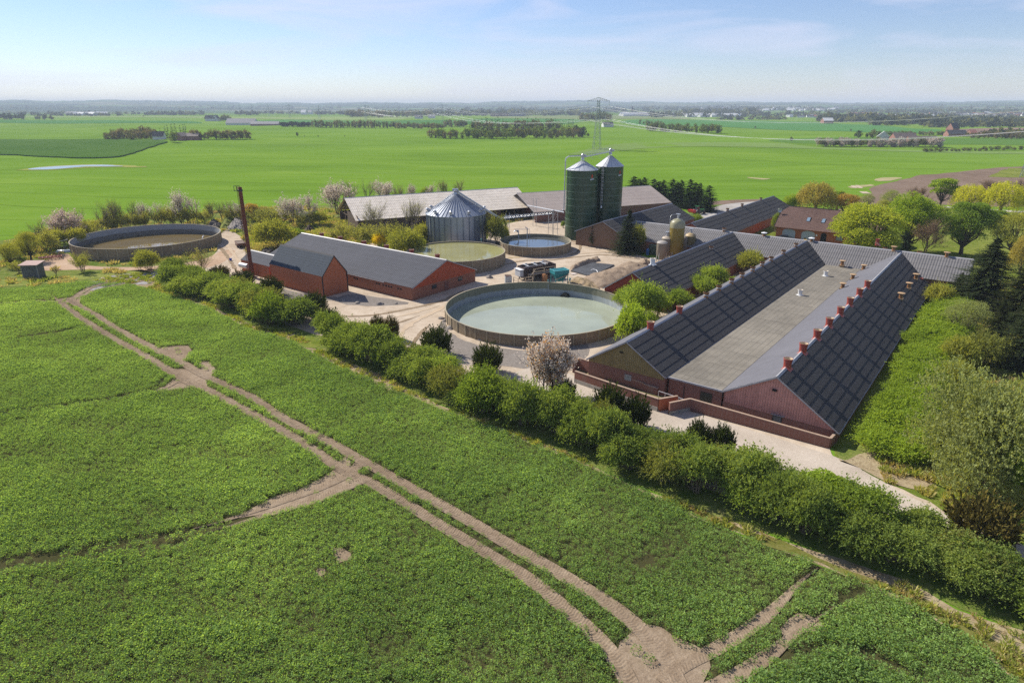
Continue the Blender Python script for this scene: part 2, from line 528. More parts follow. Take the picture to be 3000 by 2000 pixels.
# ================================================================== GROUND
BIG = (4.6, 113.05, 16.7)          # the big slurry tank is sunk below the yard
def build_terrain():
    na, nr = 420, 300
    az = np.radians(np.linspace(-85, 85, na)); rr = np.concatenate([[0.5], np.geomspace(8, 15000, nr - 1)])
    A, Rr = np.meshgrid(az, rr)
    X = Rr * np.sin(A); Y = Rr * np.cos(A)
    Z = hgt(X, Y)
    # forested skyline: small lumps on the far ridge
    lump = (np.sin(A * 410) * 3 + np.sin(A * 973 + 1) * 2 + np.sin(A * 231 + Rr * 0.01) * 3) * smooth(7000, 10000, Rr)
    Z = Z + lump
    V = np.stack([X, Y, Z], -1).reshape(-1, 3)
    i = np.arange(nr - 1)[:, None] * na + np.arange(na - 1)[None, :]
    Q = np.stack([i, i + na, i + na + 1, i + 1], -1).reshape(-1, 4)
    Q = Q[:, ::-1]
    cc = V[Q].mean(1); Q = Q[np.hypot(cc[:, 0] - BIG[0], cc[:, 1] - BIG[1]) > BIG[2] + 2.5]
    # wheat: young bright green crop with faint tramlines, drying patches and darker damp hollows
    m, nt, b = _new('young_wheat')
    n1 = _noise(nt, 0.006, 4, 0.6, 'World', (1, 1.8, 1)); n2 = _noise(nt, 0.05, 5, 0.6, 'World', (0.35, 1.6, 1)); n3 = _noise(nt, 1.3, 5, 0.7, 'World')
    f = _math(nt, 'ADD', _math(nt, 'MULTIPLY', n1.outputs['Fac'], 0.45), _math(nt, 'ADD', _math(nt, 'MULTIPLY', n2.outputs['Fac'], 0.3), _math(nt, 'MULTIPLY', n3.outputs['Fac'], 0.25)))
    col = _ramp(nt, f, [(0.34, (0.085, 0.165, 0.014)), (0.5, (0.130, 0.232, 0.022)), (0.66, (0.185, 0.285, 0.038))]).outputs['Color']
    g = nt.nodes.new('ShaderNodeNewGeometry'); sp = nt.nodes.new('ShaderNodeSeparateXYZ'); nt.links.new(g.outputs['Position'], sp.inputs[0])
    # tramlines every 28 m, slightly curved
    nw = _noise(nt, 0.004, 2, 0.5, 'World')
    line = _math(nt, 'ADD', _math(nt, 'MULTIPLY', sp.outputs['Y'], 1.0), _math(nt, 'MULTIPLY', sp.outputs['X'], 0.16))
    line = _math(nt, 'ADD', line, _math(nt, 'MULTIPLY', nw.outputs['Fac'], 60.0))
    fr = _math(nt, 'FRACT', _math(nt, 'DIVIDE', line, 28.0))
    tl = _math(nt, 'LESS_THAN', fr, 0.035)
    nb = _noise(nt, 0.02, 3, 0.5, 'World')
    col = _mix(nt, _math(nt, 'MULTIPLY', tl, _math(nt, 'MULTIPLY', nb.outputs['Fac'], 1.1)), col, (0.045, 0.085, 0.012))
    # pale thin patches
    pt = nt.nodes.new('ShaderNodeMapRange'); pt.inputs['From Min'].default_value = 0.62; pt.inputs['From Max'].default_value = 0.78; pt.inputs['To Max'].default_value = 0.45
    n4 = _noise(nt, 0.011, 5, 0.55, 'World', (0.5, 1.6, 1)); nt.links.new(n4.outputs['Fac'], pt.inputs['Value'])
    col = _mix(nt, pt.outputs['Result'], col, (0.19, 0.26, 0.07))
    # beyond about four kilometres the slopes carry woods and mixed fields
    rad = nt.nodes.new('ShaderNodeVectorMath'); rad.operation = 'LENGTH'; nt.links.new(g.outputs['Position'], rad.inputs[0])
    fm = nt.nodes.new('ShaderNodeMapRange'); fm.inputs['From Min'].default_value = 2600; fm.inputs['From Max'].default_value = 5200
    nt.links.new(rad.outputs['Value'], fm.inputs['Value'])
    vor = nt.nodes.new('ShaderNodeTexVoronoi'); vor.inputs['Scale'].default_value = 0.0016
    nt.links.new(g.outputs['Position'], vor.inputs['Vector'])
    cs = nt.nodes.new('ShaderNodeSeparateColor'); nt.links.new(vor.outputs['Color'], cs.inputs[0])
    fcol = _ramp(nt, cs.outputs['Red'], [(0.0, (0.022, 0.045, 0.020)), (0.36, (0.028, 0.055, 0.022)), (0.40, (0.075, 0.15, 0.035)), (0.62, (0.11, 0.19, 0.05)), (0.66, (0.035, 0.06, 0.025)), (0.85, (0.16, 0.17, 0.09)), (1.0, (0.05, 0.09, 0.03))])
    fcol.color_ramp.interpolation = 'CONSTANT'
    fn = _noise(nt, 0.004, 6, 0.7, 'World')
    fw = nt.nodes.new('ShaderNodeMapRange'); fw.inputs['From Min'].default_value = 0.47; fw.inputs['From Max'].default_value = 0.53
    nt.links.new(fn.outputs['Fac'], fw.inputs['Value'])
    fc2 = _mix(nt, _math(nt, 'MULTIPLY', fw.outputs['Result'], 0.8), fcol.outputs['Color'], (0.022, 0.042, 0.020))
    col = _mix(nt, fm.outputs['Result'], col, fc2)
    nt.links.new(col, b.inputs['Base Color'])
    b.inputs['Roughness'].default_value = 0.9; b.inputs['Specular IOR Level'].default_value = 0.0
    _bump(nt, b, n3.outputs['Fac'], 0.8, 0.12)
    me = fast_mesh('terrain', V, Q, [m], smooth=True)
    tag(link('terrain', me), 'rolling green wheat fields reaching to the hills', 'terrain', kind='structure')
build_terrain()

M_SAND = mat_ground('yard_sand', [(0.28, 0.22, 0.155), (0.40, 0.325, 0.24), (0.49, 0.41, 0.315), (0.58, 0.50, 0.40)], (0.05, 0.6, 7.0), (0.4, 0.32, 0.28), 0.05)
M_GRAVEL = mat_ground('pale_gravel', [(0.24, 0.20, 0.155), (0.38, 0.325, 0.26), (0.50, 0.435, 0.36), (0.64, 0.575, 0.49)], (0.10, 5.0, 16.0), (0.30, 0.20, 0.5), 0.05)
M_GRAVEL_DARK = mat_ground('grey_gravel', [(0.13, 0.115, 0.10), (0.22, 0.195, 0.17), (0.31, 0.28, 0.245)], (0.15, 2.0, 10.0), (0.25, 0.3, 0.45), 0.05)
M_SOIL = mat_ground('bare_soil', [(0.145, 0.105, 0.07), (0.25, 0.19, 0.13), (0.37, 0.295, 0.21)], (0.12, 1.5, 8.0), (0.35, 0.3, 0.35), 0.08)
M_UNDER = mat_ground('crop_soil', [(0.035, 0.040, 0.015), (0.055, 0.055, 0.022), (0.085, 0.07, 0.035)], (0.2, 2.0, 9.0), (0.3, 0.3, 0.4), 0.05)
M_VERGE = mat_ground('rough_grass', [(0.045, 0.085, 0.014), (0.10, 0.15, 0.025), (0.18, 0.20, 0.055), (0.27, 0.24, 0.11)], (0.07, 0.7, 5.0), (0.4, 0.33, 0.27), 0.2)
M_MEADOW = mat_ground('bright_grass', [(0.06, 0.09, 0.012), (0.115, 0.155, 0.022), (0.20, 0.22, 0.05), (0.16, 0.19, 0.03)], (0.06, 0.8, 5.0), (0.4, 0.33, 0.27), 0.12)
M_DRY = mat_ground('dry_grass', [(0.16, 0.125, 0.065), (0.27, 0.21, 0.125), (0.38, 0.31, 0.20), (0.22, 0.21, 0.07)], (0.15, 1.2, 7.0), (0.3, 0.35, 0.35), 0.12)
M_PLOUGH = mat_ground('ploughed_soil', [(0.13, 0.092, 0.068), (0.19, 0.14, 0.105), (0.25, 0.19, 0.15)], (0.03, 0.4, 4.0), (0.4, 0.3, 0.3), 0.1)
M_RAPE = mat_ground('dark_rape', [(0.035, 0.085, 0.012), (0.06, 0.125, 0.02), (0.095, 0.155, 0.035)], (0.02, 0.25, 2.0), (0.3, 0.35, 0.35), 0.3)
M_ASPH = mat_ground('pale_concrete', [(0.25, 0.24, 0.22), (0.36, 0.34, 0.31), (0.45, 0.43, 0.40)], (0.08, 0.8, 6.0), (0.4, 0.3, 0.3), 0.02)

# ---- crop edges in the photograph: path strip along the hedge on one side
CROP_EDGE = [(298, 829), (385, 834), (425, 846), (595, 899), (744, 971), (851, 1001), (1000, 1080), (1224, 1172), (1594, 1314), (1888, 1441), (2100, 1542), (2301, 1617), (2502, 1697), (2674, 1777), (2846, 1886), (2984, 2000), (3300, 2260)]
HEDGE_FOOT = [(455, 818), (512, 862), (584, 882), (672, 920), (757, 960), (859, 976), (944, 1030), (1063, 1076), (1186, 1135), (1288, 1186), (1441, 1237), (1531, 1276), (1658, 1327), (1786, 1390), (1913, 1441), (2092, 1505), (2296, 1582), (2487, 1645), (2653, 1696), (2806, 1786), (3000, 1850), (3300, 1990)]

# crop ground: everything this side of the strip
crop_px = [(-500, 880), (0, 850), (170, 837), (255, 827)] + CROP_EDGE + [(3300, 2400), (1500, 2600), (-500, 2600)]
CROP = smooth_outline(px(crop_px), 3.0, 0.12, 1)
sheet('crop_field_soil', CROP, M_UNDER, 0.02, grid=12)

strip_px = CROP_EDGE + HEDGE_FOOT[::-1] + [(430, 800), (300, 815)]
STRIP = smooth_outline(px(strip_px), 2.5, 0.15, 2)
sheet('dry_grass_strip', STRIP, M_DRY, 0.025, grid=12)
sheet('hedge_bed', smooth_outline(px([(u, v - 2) for u, v in HEDGE_FOOT] + [(u + 10, v - 80) for u, v in HEDGE_FOOT[::-1]]), 3, 0.15, 4), M_VERGE, 0.032)
STRIP_GREEN = smooth_outline(px([(1950, 1452), (2120, 1520), (2300, 1596), (2480, 1665), (2660, 1730), (2830, 1830), (3000, 1925), (3300, 2080), (3300, 2240), (2990, 1995), (2850, 1885), (2674, 1772), (2502, 1692), (2301, 1612), (2100, 1536), (1960, 1470)]), 2.0, 0.25, 3)
sheet('grass_strip', STRIP_GREEN, mat_ground('mown_grass', [(0.07, 0.085, 0.015), (0.115, 0.125, 0.025), (0.17, 0.165, 0.05), (0.10, 0.115, 0.022)], (0.1, 1.0, 6.0), (0.35, 0.35, 0.3), 0.08), 0.05, grid=12)
sheet('mown_grass_patch', smooth_outline(px([(850, 985), (905, 985), (935, 1005), (925, 1020), (880, 1012)]), 1.0, 0.2, 5), M_MEADOW, 0.05)

# left verge and ground under the tree belt
verge_px = [(-400, 720), (0, 705), (60, 690), (230, 655), (420, 640), (620, 622), (800, 608), (1000, 600), (1280, 590), (1620, 585), (1700, 640), (1700, 720), (1000, 760), (760, 850), (430, 815), (300, 822), (170, 836), (0, 849), (-400, 876)]
sheet('rough_grass', smooth_outline(px(verge_px), 6, 0.3, 6), M_VERGE, 0.02, grid=25)
sheet('mown_verge', smooth_outline(px([(-300, 845), (0, 820), (160, 812), (300, 800), (420, 790), (440, 806), (310, 812), (190, 826), (0, 842), (-300, 872)]), 3, 0.12, 7), mat_ground('pale_grass', [(0.12, 0.16, 0.03), (0.19, 0.22, 0.05), (0.26, 0.26, 0.09)], (0.1, 1.0, 6.0), (0.35, 0.35, 0.3), 0.06), 0.05)

# sandy yard
yard_px = [(300, 815), (330, 806), (440, 800), (620, 752), (640, 700), (660, 676), (705, 690), (722, 735), (760, 775), (1000, 790), (1250, 740), (1420, 705), (1440, 668), (1590, 638), (1690, 645), (1705, 690), (1920, 760), (1960, 745), (2190, 760), (2190, 900), (2440, 1330), (2530, 1382), (2640, 1435), (2720, 1470), (2800, 1510), (2900, 1552), (3010, 1600), (3250, 1700), (3250, 1820), (3000, 1745), (2700, 1640), (2300, 1505), (1900, 1370), (1500, 1200), (1300, 1130), (1000, 1000), (860, 960), (640, 850), (500, 800), (430, 815)]
YARD = smooth_outline(px(yard_px), 4, 0.15, 8)
sheet('sandy_yard', YARD, M_SAND, 0.045, hole=BIG)
front_px = [(1400, 1150), (1560, 1075), (1650, 1090), (1700, 1110), (2000, 1200), (2440, 1335), (2530, 1382), (2640, 1440), (2720, 1480), (2800, 1520), (2900, 1560), (3010, 1608), (3250, 1710), (3250, 1800), (3000, 1735), (2700, 1630), (2300, 1500), (1900, 1365), (1600, 1240)]
sheet('gravel_path', smooth_outline(px(front_px), 3, 0.12, 9), M_GRAVEL, 0.065, grid=12)
sheet('grey_gravel', smooth_outline(px([(760, 835), (960, 872), (1030, 862), (1200, 887), (1160, 893), (1100, 897), (1020, 892), (960, 880), (900, 905), (800, 880)]), 1.5, 0.15, 10), M_GRAVEL_DARK, 0.065)
sheet('gravel_margin', smooth_outline(px([(1300, 935), (1275, 985), (1300, 1025), (1400, 1060), (1560, 1080), (1700, 1060), (1720, 1000), (1600, 1030), (1400, 1010), (1320, 975)]), 1.5, 0.15, 11), M_GRAVEL_DARK, 0.06)
# sand around the far left tank
sheet('sandy_patch', smooth_outline(px([(85, 788), (95, 775), (128, 766), (166, 749), (198, 745), (232, 772), (300, 781), (400, 782), (520, 774), (600, 758), (650, 735), (690, 735), (640, 775), (560, 790), (440, 796), (300, 790), (180, 792), (115, 792)]), 3, 0.2, 12), mat_ground('pink_sand', [(0.30, 0.20, 0.13), (0.42, 0.30, 0.205), (0.52, 0.40, 0.29)], (0.1, 0.9, 6.0), (0.4, 0.3, 0.3), 0.08), 0.05)
sheet('wet_gravel', smooth_outline(px([(250, 834), (300, 815), (340, 806), (440, 801), (442, 830), (400, 834), (340, 836), (290, 850), (262, 850)]), 1.5, 0.15, 13), mat_ground('grey_wet', [(0.13, 0.125, 0.12), (0.27, 0.255, 0.245), (0.42, 0.40, 0.38)], (0.2, 1.2, 6.0), (0.5, 0.3, 0.2), 0.05, 0.7), 0.07)
# garden between red barn and open barn
sheet('garden_grass', smooth_outline(px([(760, 660), (800, 625), (1000, 640), (1240, 640), (1250, 730), (1310, 768), (1100, 725), (890, 690), (830, 740), (750, 745), (725, 715)]), 3, 0.3, 14), M_VERGE, 0.07)
sheet('spoil_bank', smooth_outline(px([(940, 690), (1040, 700), (1100, 715), (1090, 728), (980, 705)]), 2, 0.3, 15), M_SAND, 0.09)
# gardens on the right
sheet('garden_lawn', smooth_outline(px([(2200, 700), (2260, 640), (2420, 640), (2560, 612), (2760, 607), (3000, 622), (3300, 650), (3300, 1700), (3000, 1600), (2900, 1552), (2760, 1490), (2640, 1435), (2500, 1365), (2440, 1320), (2400, 800)]), 5, 0.3, 16), M_MEADOW, 0.03, grid=25)
sheet('rough_ground', smooth_outline(px([(2440, 1320), (2560, 1240), (2680, 980), (2760, 850), (3000, 830), (3300, 900), (3300, 1560), (3000, 1510), (2840, 1430), (2700, 1420), (2600, 1400), (2500, 1365)]), 3, 0.3, 17), M_VERGE, 0.06, grid=12)
sheet('dry_ground', smooth_outline(px([(2460, 1345), (2560, 1335), (2660, 1370), (2740, 1400), (2700, 1440), (2620, 1420), (2540, 1385)]), 1.0, 0.45, 18), M_DRY, 0.085)
sheet('lane', smooth_outline(px([(2700, 602), (2742, 603.5), (2800, 607), (2872, 612), (3000, 619), (3200, 629), (3200, 634), (3000, 624), (2872, 616), (2800, 611), (2742, 607), (2700, 605)]), 4, 0.0, 19), M_ASPH, 0.07, grid=25)
# concrete apron behind the far dark barn
sheet('concrete_apron', smooth_outline(px([(1990, 650), (2040, 628), (2120, 600), (2240, 590), (2260, 600), (2160, 640), (2060, 665)]), 3, 0, 20), M_ASPH, 0.06)
sheet('track_soil', smooth_outline(px([(2060, 600), (2110, 588), (2250, 584), (2260, 592), (2120, 600)]), 3, 0.2, 21), M_PLOUGH, 0.05)
# ploughed field
sheet('ploughed_field', smooth_outline(px([(2460, 620), (2502, 588), (2553, 562), (2550, 548), (2617, 532), (2680, 517), (2744, 510), (2834, 502), (2930, 491), (3000, 489), (3400, 488), (3400, 600), (3000, 606), (2742, 600), (2650, 612)]), 8, 0.8, 22), M_PLOUGH, 0.06, grid=25)
sheet('green_corner', smooth_outline(px([(2905, 512), (2950, 496), (3000, 493), (3300, 494), (3300, 520), (2960, 520)]), 8, 0.8, 23), M_MEADOW, 0.12, grid=25)
for i, q in enumerate(([(2560, 526), (2600, 521), (2642, 521), (2620, 528), (2575, 531)], [(2485, 547), (2545, 541), (2560, 544), (2520, 550), (2496, 551)], [(2190, 520), (2255, 524), (2235, 527), (2200, 523)])):
    sheet('bare_patch', smooth_outline(px(q), 3, 0.5, 30 + i), mat_ground('thin_crop', [(0.26, 0.27, 0.10), (0.34, 0.30, 0.16), (0.42, 0.35, 0.24)], (0.05, 0.5, 3.0)), 0.1)
for i, q in enumerate((((2497, 544), (2506, 551)), ((2509, 543), (2523, 552)), ((2522, 562), (2535, 568)), ((2532, 562), (2547, 568)))):
    a, b_ = G(*q[0]), G(*q[1]); d = (b_ - a).normalized(); n_ = Vector((-d.y, d.x, 0)) * 0.9
    sheet('wheel_mark', [a + n_, b_ + n_, b_ - n_, a - n_], M_SAND, 0.12)
# left: dark rape field standing a metre high, flood pool
sheet('rape_field', smooth_outline(px([(-500, 410), (0, 410), (250, 410), (420, 411), (488, 416), (470, 424), (430, 437), (390, 451), (350, 461), (300, 464), (240, 465), (150, 462), (70, 458), (0, 455), (-500, 440)]), 8, 0.5, 24), M_RAPE, 1.0, grid=20, top=1.0)
sheet('pool', smooth_outline(px([(82, 497), (110, 492), (190, 487), (260, 484.5), (300, 484), (345, 486), (362, 488), (330, 488.5), (300, 488.5), (255, 489), (240, 490), (190, 494), (150, 497), (110, 498)]), 4, 0.5, 25), mat_water('flood_water', (0.10, 0.11, 0.10), 0.08, 0.01, 0.5), 0.25)
sheet('pool_shore', smooth_outline(px([(62, 498), (110, 490), (190, 485), (300, 482), (420, 488), (395, 491), (300, 490), (190, 496), (110, 500)]), 6, 0.9, 26), mat_ground('shore', [(0.16, 0.22, 0.03), (0.26, 0.28, 0.07), (0.30, 0.24, 0.16)], (0.03, 0.4, 3.0)), 0.15, grid=20)
# distant fields with other crops
FAR = [([(-300, 349), (160, 344), (520, 345), (760, 349), (1000, 352), (1180, 349), (1180, 342), (900, 343), (600, 342), (300, 340), (160, 341), (-300, 342)], (0.20, 0.27, 0.08)),
       ([(-300, 354), (0, 352), (300, 353), (560, 356), (560, 362), (300, 362), (0, 360), (-300, 362)], (0.06, 0.17, 0.035)),
       ([(1120, 358), (1300, 352), (1420, 348), (1700, 350), (1700, 358), (1400, 364), (1120, 368)], (0.055, 0.16, 0.03)),
       ([(1450, 345), (1500, 340), (1900, 338), (1990, 344), (1990, 350), (1600, 348)], (0.17, 0.21, 0.08)),
       ([(1850, 352), (2200, 354), (2420, 360), (2640, 374), (2760, 384), (2600, 392), (2400, 384), (2100, 372), (1850, 366)], (0.07, 0.19, 0.05)),
       ([(2810, 379), (2900, 376), (3060, 377), (3060, 392), (2900, 394), (2830, 390)], (0.20, 0.14, 0.11)),
       ([(700, 356), (1100, 354), (1180, 360), (900, 366), (700, 362)], (0.075, 0.19, 0.05)),
       ([(2250, 412), (2400, 404), (2700, 404), (3100, 402), (3100, 424), (2760, 424), (2420, 424)], (0.085, 0.17, 0.03)),
       ([(1700, 454), (2000, 430), (2400, 437), (3100, 452), (3100, 446), (2400, 432), (2300, 420), (2000, 418), (1720, 438)], (0.155, 0.235, 0.06)),
       ]
for i, (q, c) in enumerate(FAR):
    sheet('distant_field', smooth_outline(px(q), 30, 0.0, 40 + i), mat_ground('far_crop', [tuple(x * 0.85 for x in c), c, tuple(x * 1.15 for x in c)], (0.004, 0.03, 0.3)), 0.3 if i < 7 else 0.15, grid=60)

# ---- wheel ruts with tread marks through the crop
RUT_R = [(425, 809), (361, 822), (276, 841), (232, 862), (212, 880), (225, 893), (272, 918), (306, 941), (340, 963), (383, 986), (425, 1009), (468, 1031), (532, 1063), (595, 1099), (680, 1137), (744, 1168), (808, 1213), (872, 1249), (958, 1293), (1021, 1328), (1073, 1358), (1136, 1393), (1217, 1439), (1303, 1487), (1389, 1536), (1475, 1588), (1561, 1637), (1630, 1676), (1700, 1718), (1786, 1772), (1870, 1840), (1940, 1920), (1985, 2010), (2040, 2160)]
RUT_L = [(430, 822), (370, 832), (290, 850), (225, 872), (180, 878), (183, 891), (238, 933), (276, 958), (319, 984), (383, 1020), (425, 1043), (489, 1082), (553, 1120), (617, 1148), (680, 1182), (744, 1216), (808, 1252), (872, 1289), (930, 1328), (970, 1356), (1021, 1387), (1090, 1418), (1148, 1452), (1217, 1494), (1274, 1531), (1360, 1582), (1446, 1634), (1532, 1686), (1590, 1728), (1647, 1777), (1700, 1822), (1760, 1880), (1815, 1950), (1850, 2020), (1900, 2150)]
RUT_X1 = [(1930, 2005), (2000, 1950), (2090, 1905), (2186, 1848), (2250, 1800), (2300, 1752), (2345, 1705), (2400, 1662)]
RUT_X2 = [(1990, 2060), (2129, 1995), (2243, 1927), (2300, 1880), (2345, 1845), (2382, 1822), (2450, 1775)]
RUT_B1 = [(1060, 1352), (1030, 1384), (990, 1406), (930, 1432), (860, 1456), (790, 1482), (720, 1506), (640, 1532), (560, 1552)]
RUT_B2 = [(1080, 1398), (1040, 1418), (990, 1440), (930, 1464), (850, 1488), (780, 1510), (700, 1534), (600, 1564)]
RUT_C1 = [(560, 1122), (525, 1118), (505, 1130), (470, 1146), (440, 1150)]
RUT_C2 = [(170, 884), (140, 884), (106, 882), (64, 886), (20, 888), (-60, 892)]
RUT_C3 = [(175, 886), (160, 872), (146, 862)]
TREAD = MB()
RUTS = []
def rut(pts, width, depth=0.085, seed=0, taper=False):
    line = smooth_outline(px(pts), 0.5, 0.0, seed, closed=False)
    P = np.array(line); seg = np.linalg.norm(np.diff(P, axis=0), axis=1); s = np.concatenate([[0], np.cumsum(seg)])
    step = 0.06; ss = np.arange(0, s[-1], step)
    x = np.interp(ss, s, P[:, 0]); y = np.interp(ss, s, P[:, 1])
    k = np.ones(25) / 25
    xp = np.convolve(np.pad(x, 12, 'edge'), k, 'valid'); yp = np.convolve(np.pad(y, 12, 'edge'), k, 'valid')
    tx = np.gradient(xp); ty = np.gradient(yp); L = np.hypot(tx, ty) + 1e-9; nx, ny = -ty / L, tx / L
    rg = np.random.default_rng(seed + 90)
    wob = np.convolve(rg.normal(0, 1, len(ss) + 400), np.ones(400) / 400, 'same')[:len(ss)] * 2.0
    na = 11; cs = np.linspace(-1, 1, na)
    endf = np.clip(np.minimum(ss + 1.0, 1e9 if True else 0) / 1.0, 0, 1); tail = np.clip((s[-1] - ss) / 9.0, 0.12, 1) if taper else np.ones(len(ss))
    hw = width / 2 * (1 + 0.30 * wob) * tail
    X = xp[:, None] + nx[:, None] * cs * hw[:, None]; Y = yp[:, None] + ny[:, None] * cs * hw[:, None]
    ph = (ss[:, None] + np.abs(cs)[None, :] * 0.30) / 0.26
    fr = ph - np.floor(ph)
    ridge = np.clip(np.where(fr < 0.45, 1.0, 0.0) + np.where((fr > 0.42) & (fr < 0.52), 0.5, 0), 0, 1) * depth
    worn = np.clip(0.55 + 2.2 * np.convolve(rg.normal(0, 1, len(ss) + 300), np.ones(300) / 300, 'same')[:len(ss)], 0.15, 1)
    berm = (0.0 if taper else 0.05) * np.clip(np.abs(cs) - 0.75, 0, 1) / 0.25
    Z = hgt(X, Y) + 0.075 + ridge * worn[:, None] * (np.abs(cs) < 0.85) + berm + rg.normal(0, 0.006, X.shape)
    V = np.stack([X, Y, Z], -1).reshape(-1, 3); n = len(ss)
    i = np.arange(n - 1)[:, None] * na + np.arange(na - 1)[None, :]
    Q = np.stack([i, i + na, i + na + 1, i + 1], -1).reshape(-1, 4)
    RUTS.append((np.stack([xp, yp], -1)[::6], (hw)[::6]))
    return V, Q
rv, rq, off = [], [], 0
for i, (p_, w_) in enumerate(((RUT_R, 1.35), (RUT_L, 1.30), (RUT_X1, 1.1), (RUT_X2, 1.1), (RUT_B1, 1.2), (RUT_B2, 1.2), (RUT_C1, 1.1), (RUT_C2, 0.9), (RUT_C3, 0.6))):
    V, Q = rut(p_, w_, seed=i, taper=i >= 2)
    V[:, 2] += 0.004 * i
    rv.append(V); rq.append(Q + off); off += len(V)
me = fast_mesh('wheel_track', np.concatenate(rv), np.concatenate(rq), [M_SOIL])
tag(link('wheel_track', me), 'tyre tread ruts pressed in bare soil through the crop', 'track', kind='structure')

SOILS_PX = [[(1820, 1880), (1890, 1830), (1980, 1870), (2070, 1915), (2060, 2010), (2010, 2120), (1850, 2120), (1835, 2000)],
            [(1050, 1404), (1015, 1340), (965, 1384), (905, 1421), (775, 1465), (720, 1502), (700, 1518), (720, 1514), (843, 1492), (958, 1458), (1060, 1418), (1090, 1400)],
            [(495, 1085), (512, 1111), (455, 1146), (510, 1141), (574, 1135), (610, 1140), (590, 1100), (540, 1080)],
            [(465, 1030), (475, 1018), (527, 1014), (562, 1020), (552, 1044), (540, 1054), (500, 1045)],
            [(585, 1062), (612, 1062), (634, 1084), (620, 1100), (596, 1090)],
            [(975, 1604), (1010, 1606), (1036, 1636), (1000, 1650), (985, 1640)],
            [(925, 1670), (946, 1660), (950, 1682), (930, 1688)],
            [(235, 872), (262, 846), (300, 838), (300, 848), (252, 866), (236, 888), (262, 914), (246, 910), (220, 884), (196, 890), (190, 878)],
            [(2280, 1842), (2330, 1800), (2385, 1808), (2410, 1836), (2360, 1858), (2300, 1866)]]
SOILS = [smooth_outline(px(q), 1.0, 0.12, 60 + i) for i, q in enumerate(SOILS_PX)]
for q in SOILS: sheet('bare_soil', q, M_SOIL, 0.06)
TRAM = [[(255, 958), (170, 974), (64, 988)], [(481, 1111), (447, 1141), (361, 1163), (255, 1180), (128, 1197), (-60, 1220)],
        [(700, 1520), (640, 1540), (500, 1570), (250, 1610), (0, 1648), (-80, 1660)], [(640, 1560), (500, 1592), (250, 1630), (0, 1668), (-80, 1680)],
        [(2345, 1705), (2400, 1660), (2440, 1630)], [(2382, 1822), (2450, 1780), (2520, 1730)], [(2300, 1930), (2420, 1900), (2560, 1925), (2680, 1990)]]

M_MARK_L = mat_ground('pale_tyre_mark', [(0.36, 0.28, 0.19), (0.46, 0.365, 0.26), (0.54, 0.44, 0.32)], (0.3, 2.0, 9.0), (0.3, 0.35, 0.35), 0.03)
M_MARK_D = mat_ground('dark_tyre_mark', [(0.17, 0.125, 0.08), (0.25, 0.19, 0.125), (0.33, 0.255, 0.175)], (0.3, 2.0, 9.0), (0.3, 0.35, 0.35), 0.03)
def arc_mark(pts, w, mat, k):
    line = np.array(smooth_outline(px(pts), 0.8, 0.04, 200 + k, closed=False)); t = np.gradient(line, axis=0); t /= np.linalg.norm(t, axis=1, keepdims=True) + 1e-9; n_ = np.stack([-t[:, 1], t[:, 0]], -1)
    wd = w / 2 * np.clip(np.minimum(np.arange(len(line)), np.arange(len(line))[::-1]) / 6.0, 0.08, 1)[:, None] * (1 + 0.25 * np.random.default_rng(k).normal(size=(len(line), 1)))
    sheet('tyre_mark', list(line + n_ * wd) + list((line - n_ * wd)[::-1]), mat, 0.07 + 0.003 * k)
for k, (q, w, mt) in enumerate((([(870, 905), (960, 925), (1080, 925), (1200, 905), (1300, 880), (1360, 850)], 0.9, M_MARK_D), ([(870, 920), (980, 942), (1100, 940), (1220, 915), (1290, 895)], 0.8, M_MARK_L), ([(900, 945), (1010, 975), (1120, 960), (1230, 925)], 0.7, M_MARK_D),
        ([(1170, 1000), (1190, 960), (1230, 935), (1290, 905), (1370, 865)], 1.0, M_MARK_L), ([(1200, 1030), (1225, 985), (1260, 950)], 0.8, M_MARK_D), ([(1440, 790), (1480, 775), (1540, 765), (1620, 762), (1700, 752), (1780, 748), (1880, 762)], 0.9, M_MARK_D), ([(1430, 800), (1500, 768), (1600, 756), (1720, 742), (1800, 740)], 0.8, M_MARK_L),
        ([(1700, 722), (1760, 735), (1850, 752), (1920, 768)], 0.9, M_MARK_L), ([(640, 720), (665, 750), (690, 790), (720, 830)], 0.8, M_MARK_D), ([(655, 705), (685, 745), (715, 790), (760, 850), (820, 900)], 0.9, M_MARK_L), ([(1620, 700), (1680, 708), (1700, 720), (1690, 740), (1650, 752)], 0.8, M_MARK_D))):
    arc_mark(q, w, mt, k)

# ================================================================== BUILDINGS
M_ROOF_SHADED = mat_roof('shaded_grey_roof', (0.052, 0.050, 0.050), 0.35, 1.1, 0.16, (0.16, 0.155, 0.15), 0.5, 0.75, 0.02, 0, 9.0)  # same grey sheets, shade of the sun-grazed right slopes put into the colour
M_ROOF_LT = mat_roof('lit_grey_roof', (0.135, 0.135, 0.15), 0.35, 1.1, 0.12, None, 0, 0.75, 0.015)  # lighter copy of those sheets for the sunlit left slopes
M_ROOF_C = mat_roof('corrugated_grey_roof', (0.165, 0.16, 0.16), 0.5, 1.1, 0.16, None, 0, 0.85, 0.025, 1.42)
M_ROOF_E = mat_roof('blue_grey_roof', (0.085, 0.088, 0.10), 0.5, 1.1, 0.13, None, 0, 0.85, 0.025, 1.5)
M_ROOF_F = mat_roof('slate_blue_roof', (0.050, 0.064, 0.082), 0.30, 1.2, 0.13, None, 0, 0.75, 0.02, 0.42)
M_ROOF_G = mat_roof('bleached_sheet_roof', (0.82, 0.73, 0.60), 0.6, 1.15, 0.12, (0.50, 0.42, 0.31), 0.6, 0.85, 0.02, 1.1, 1.3)
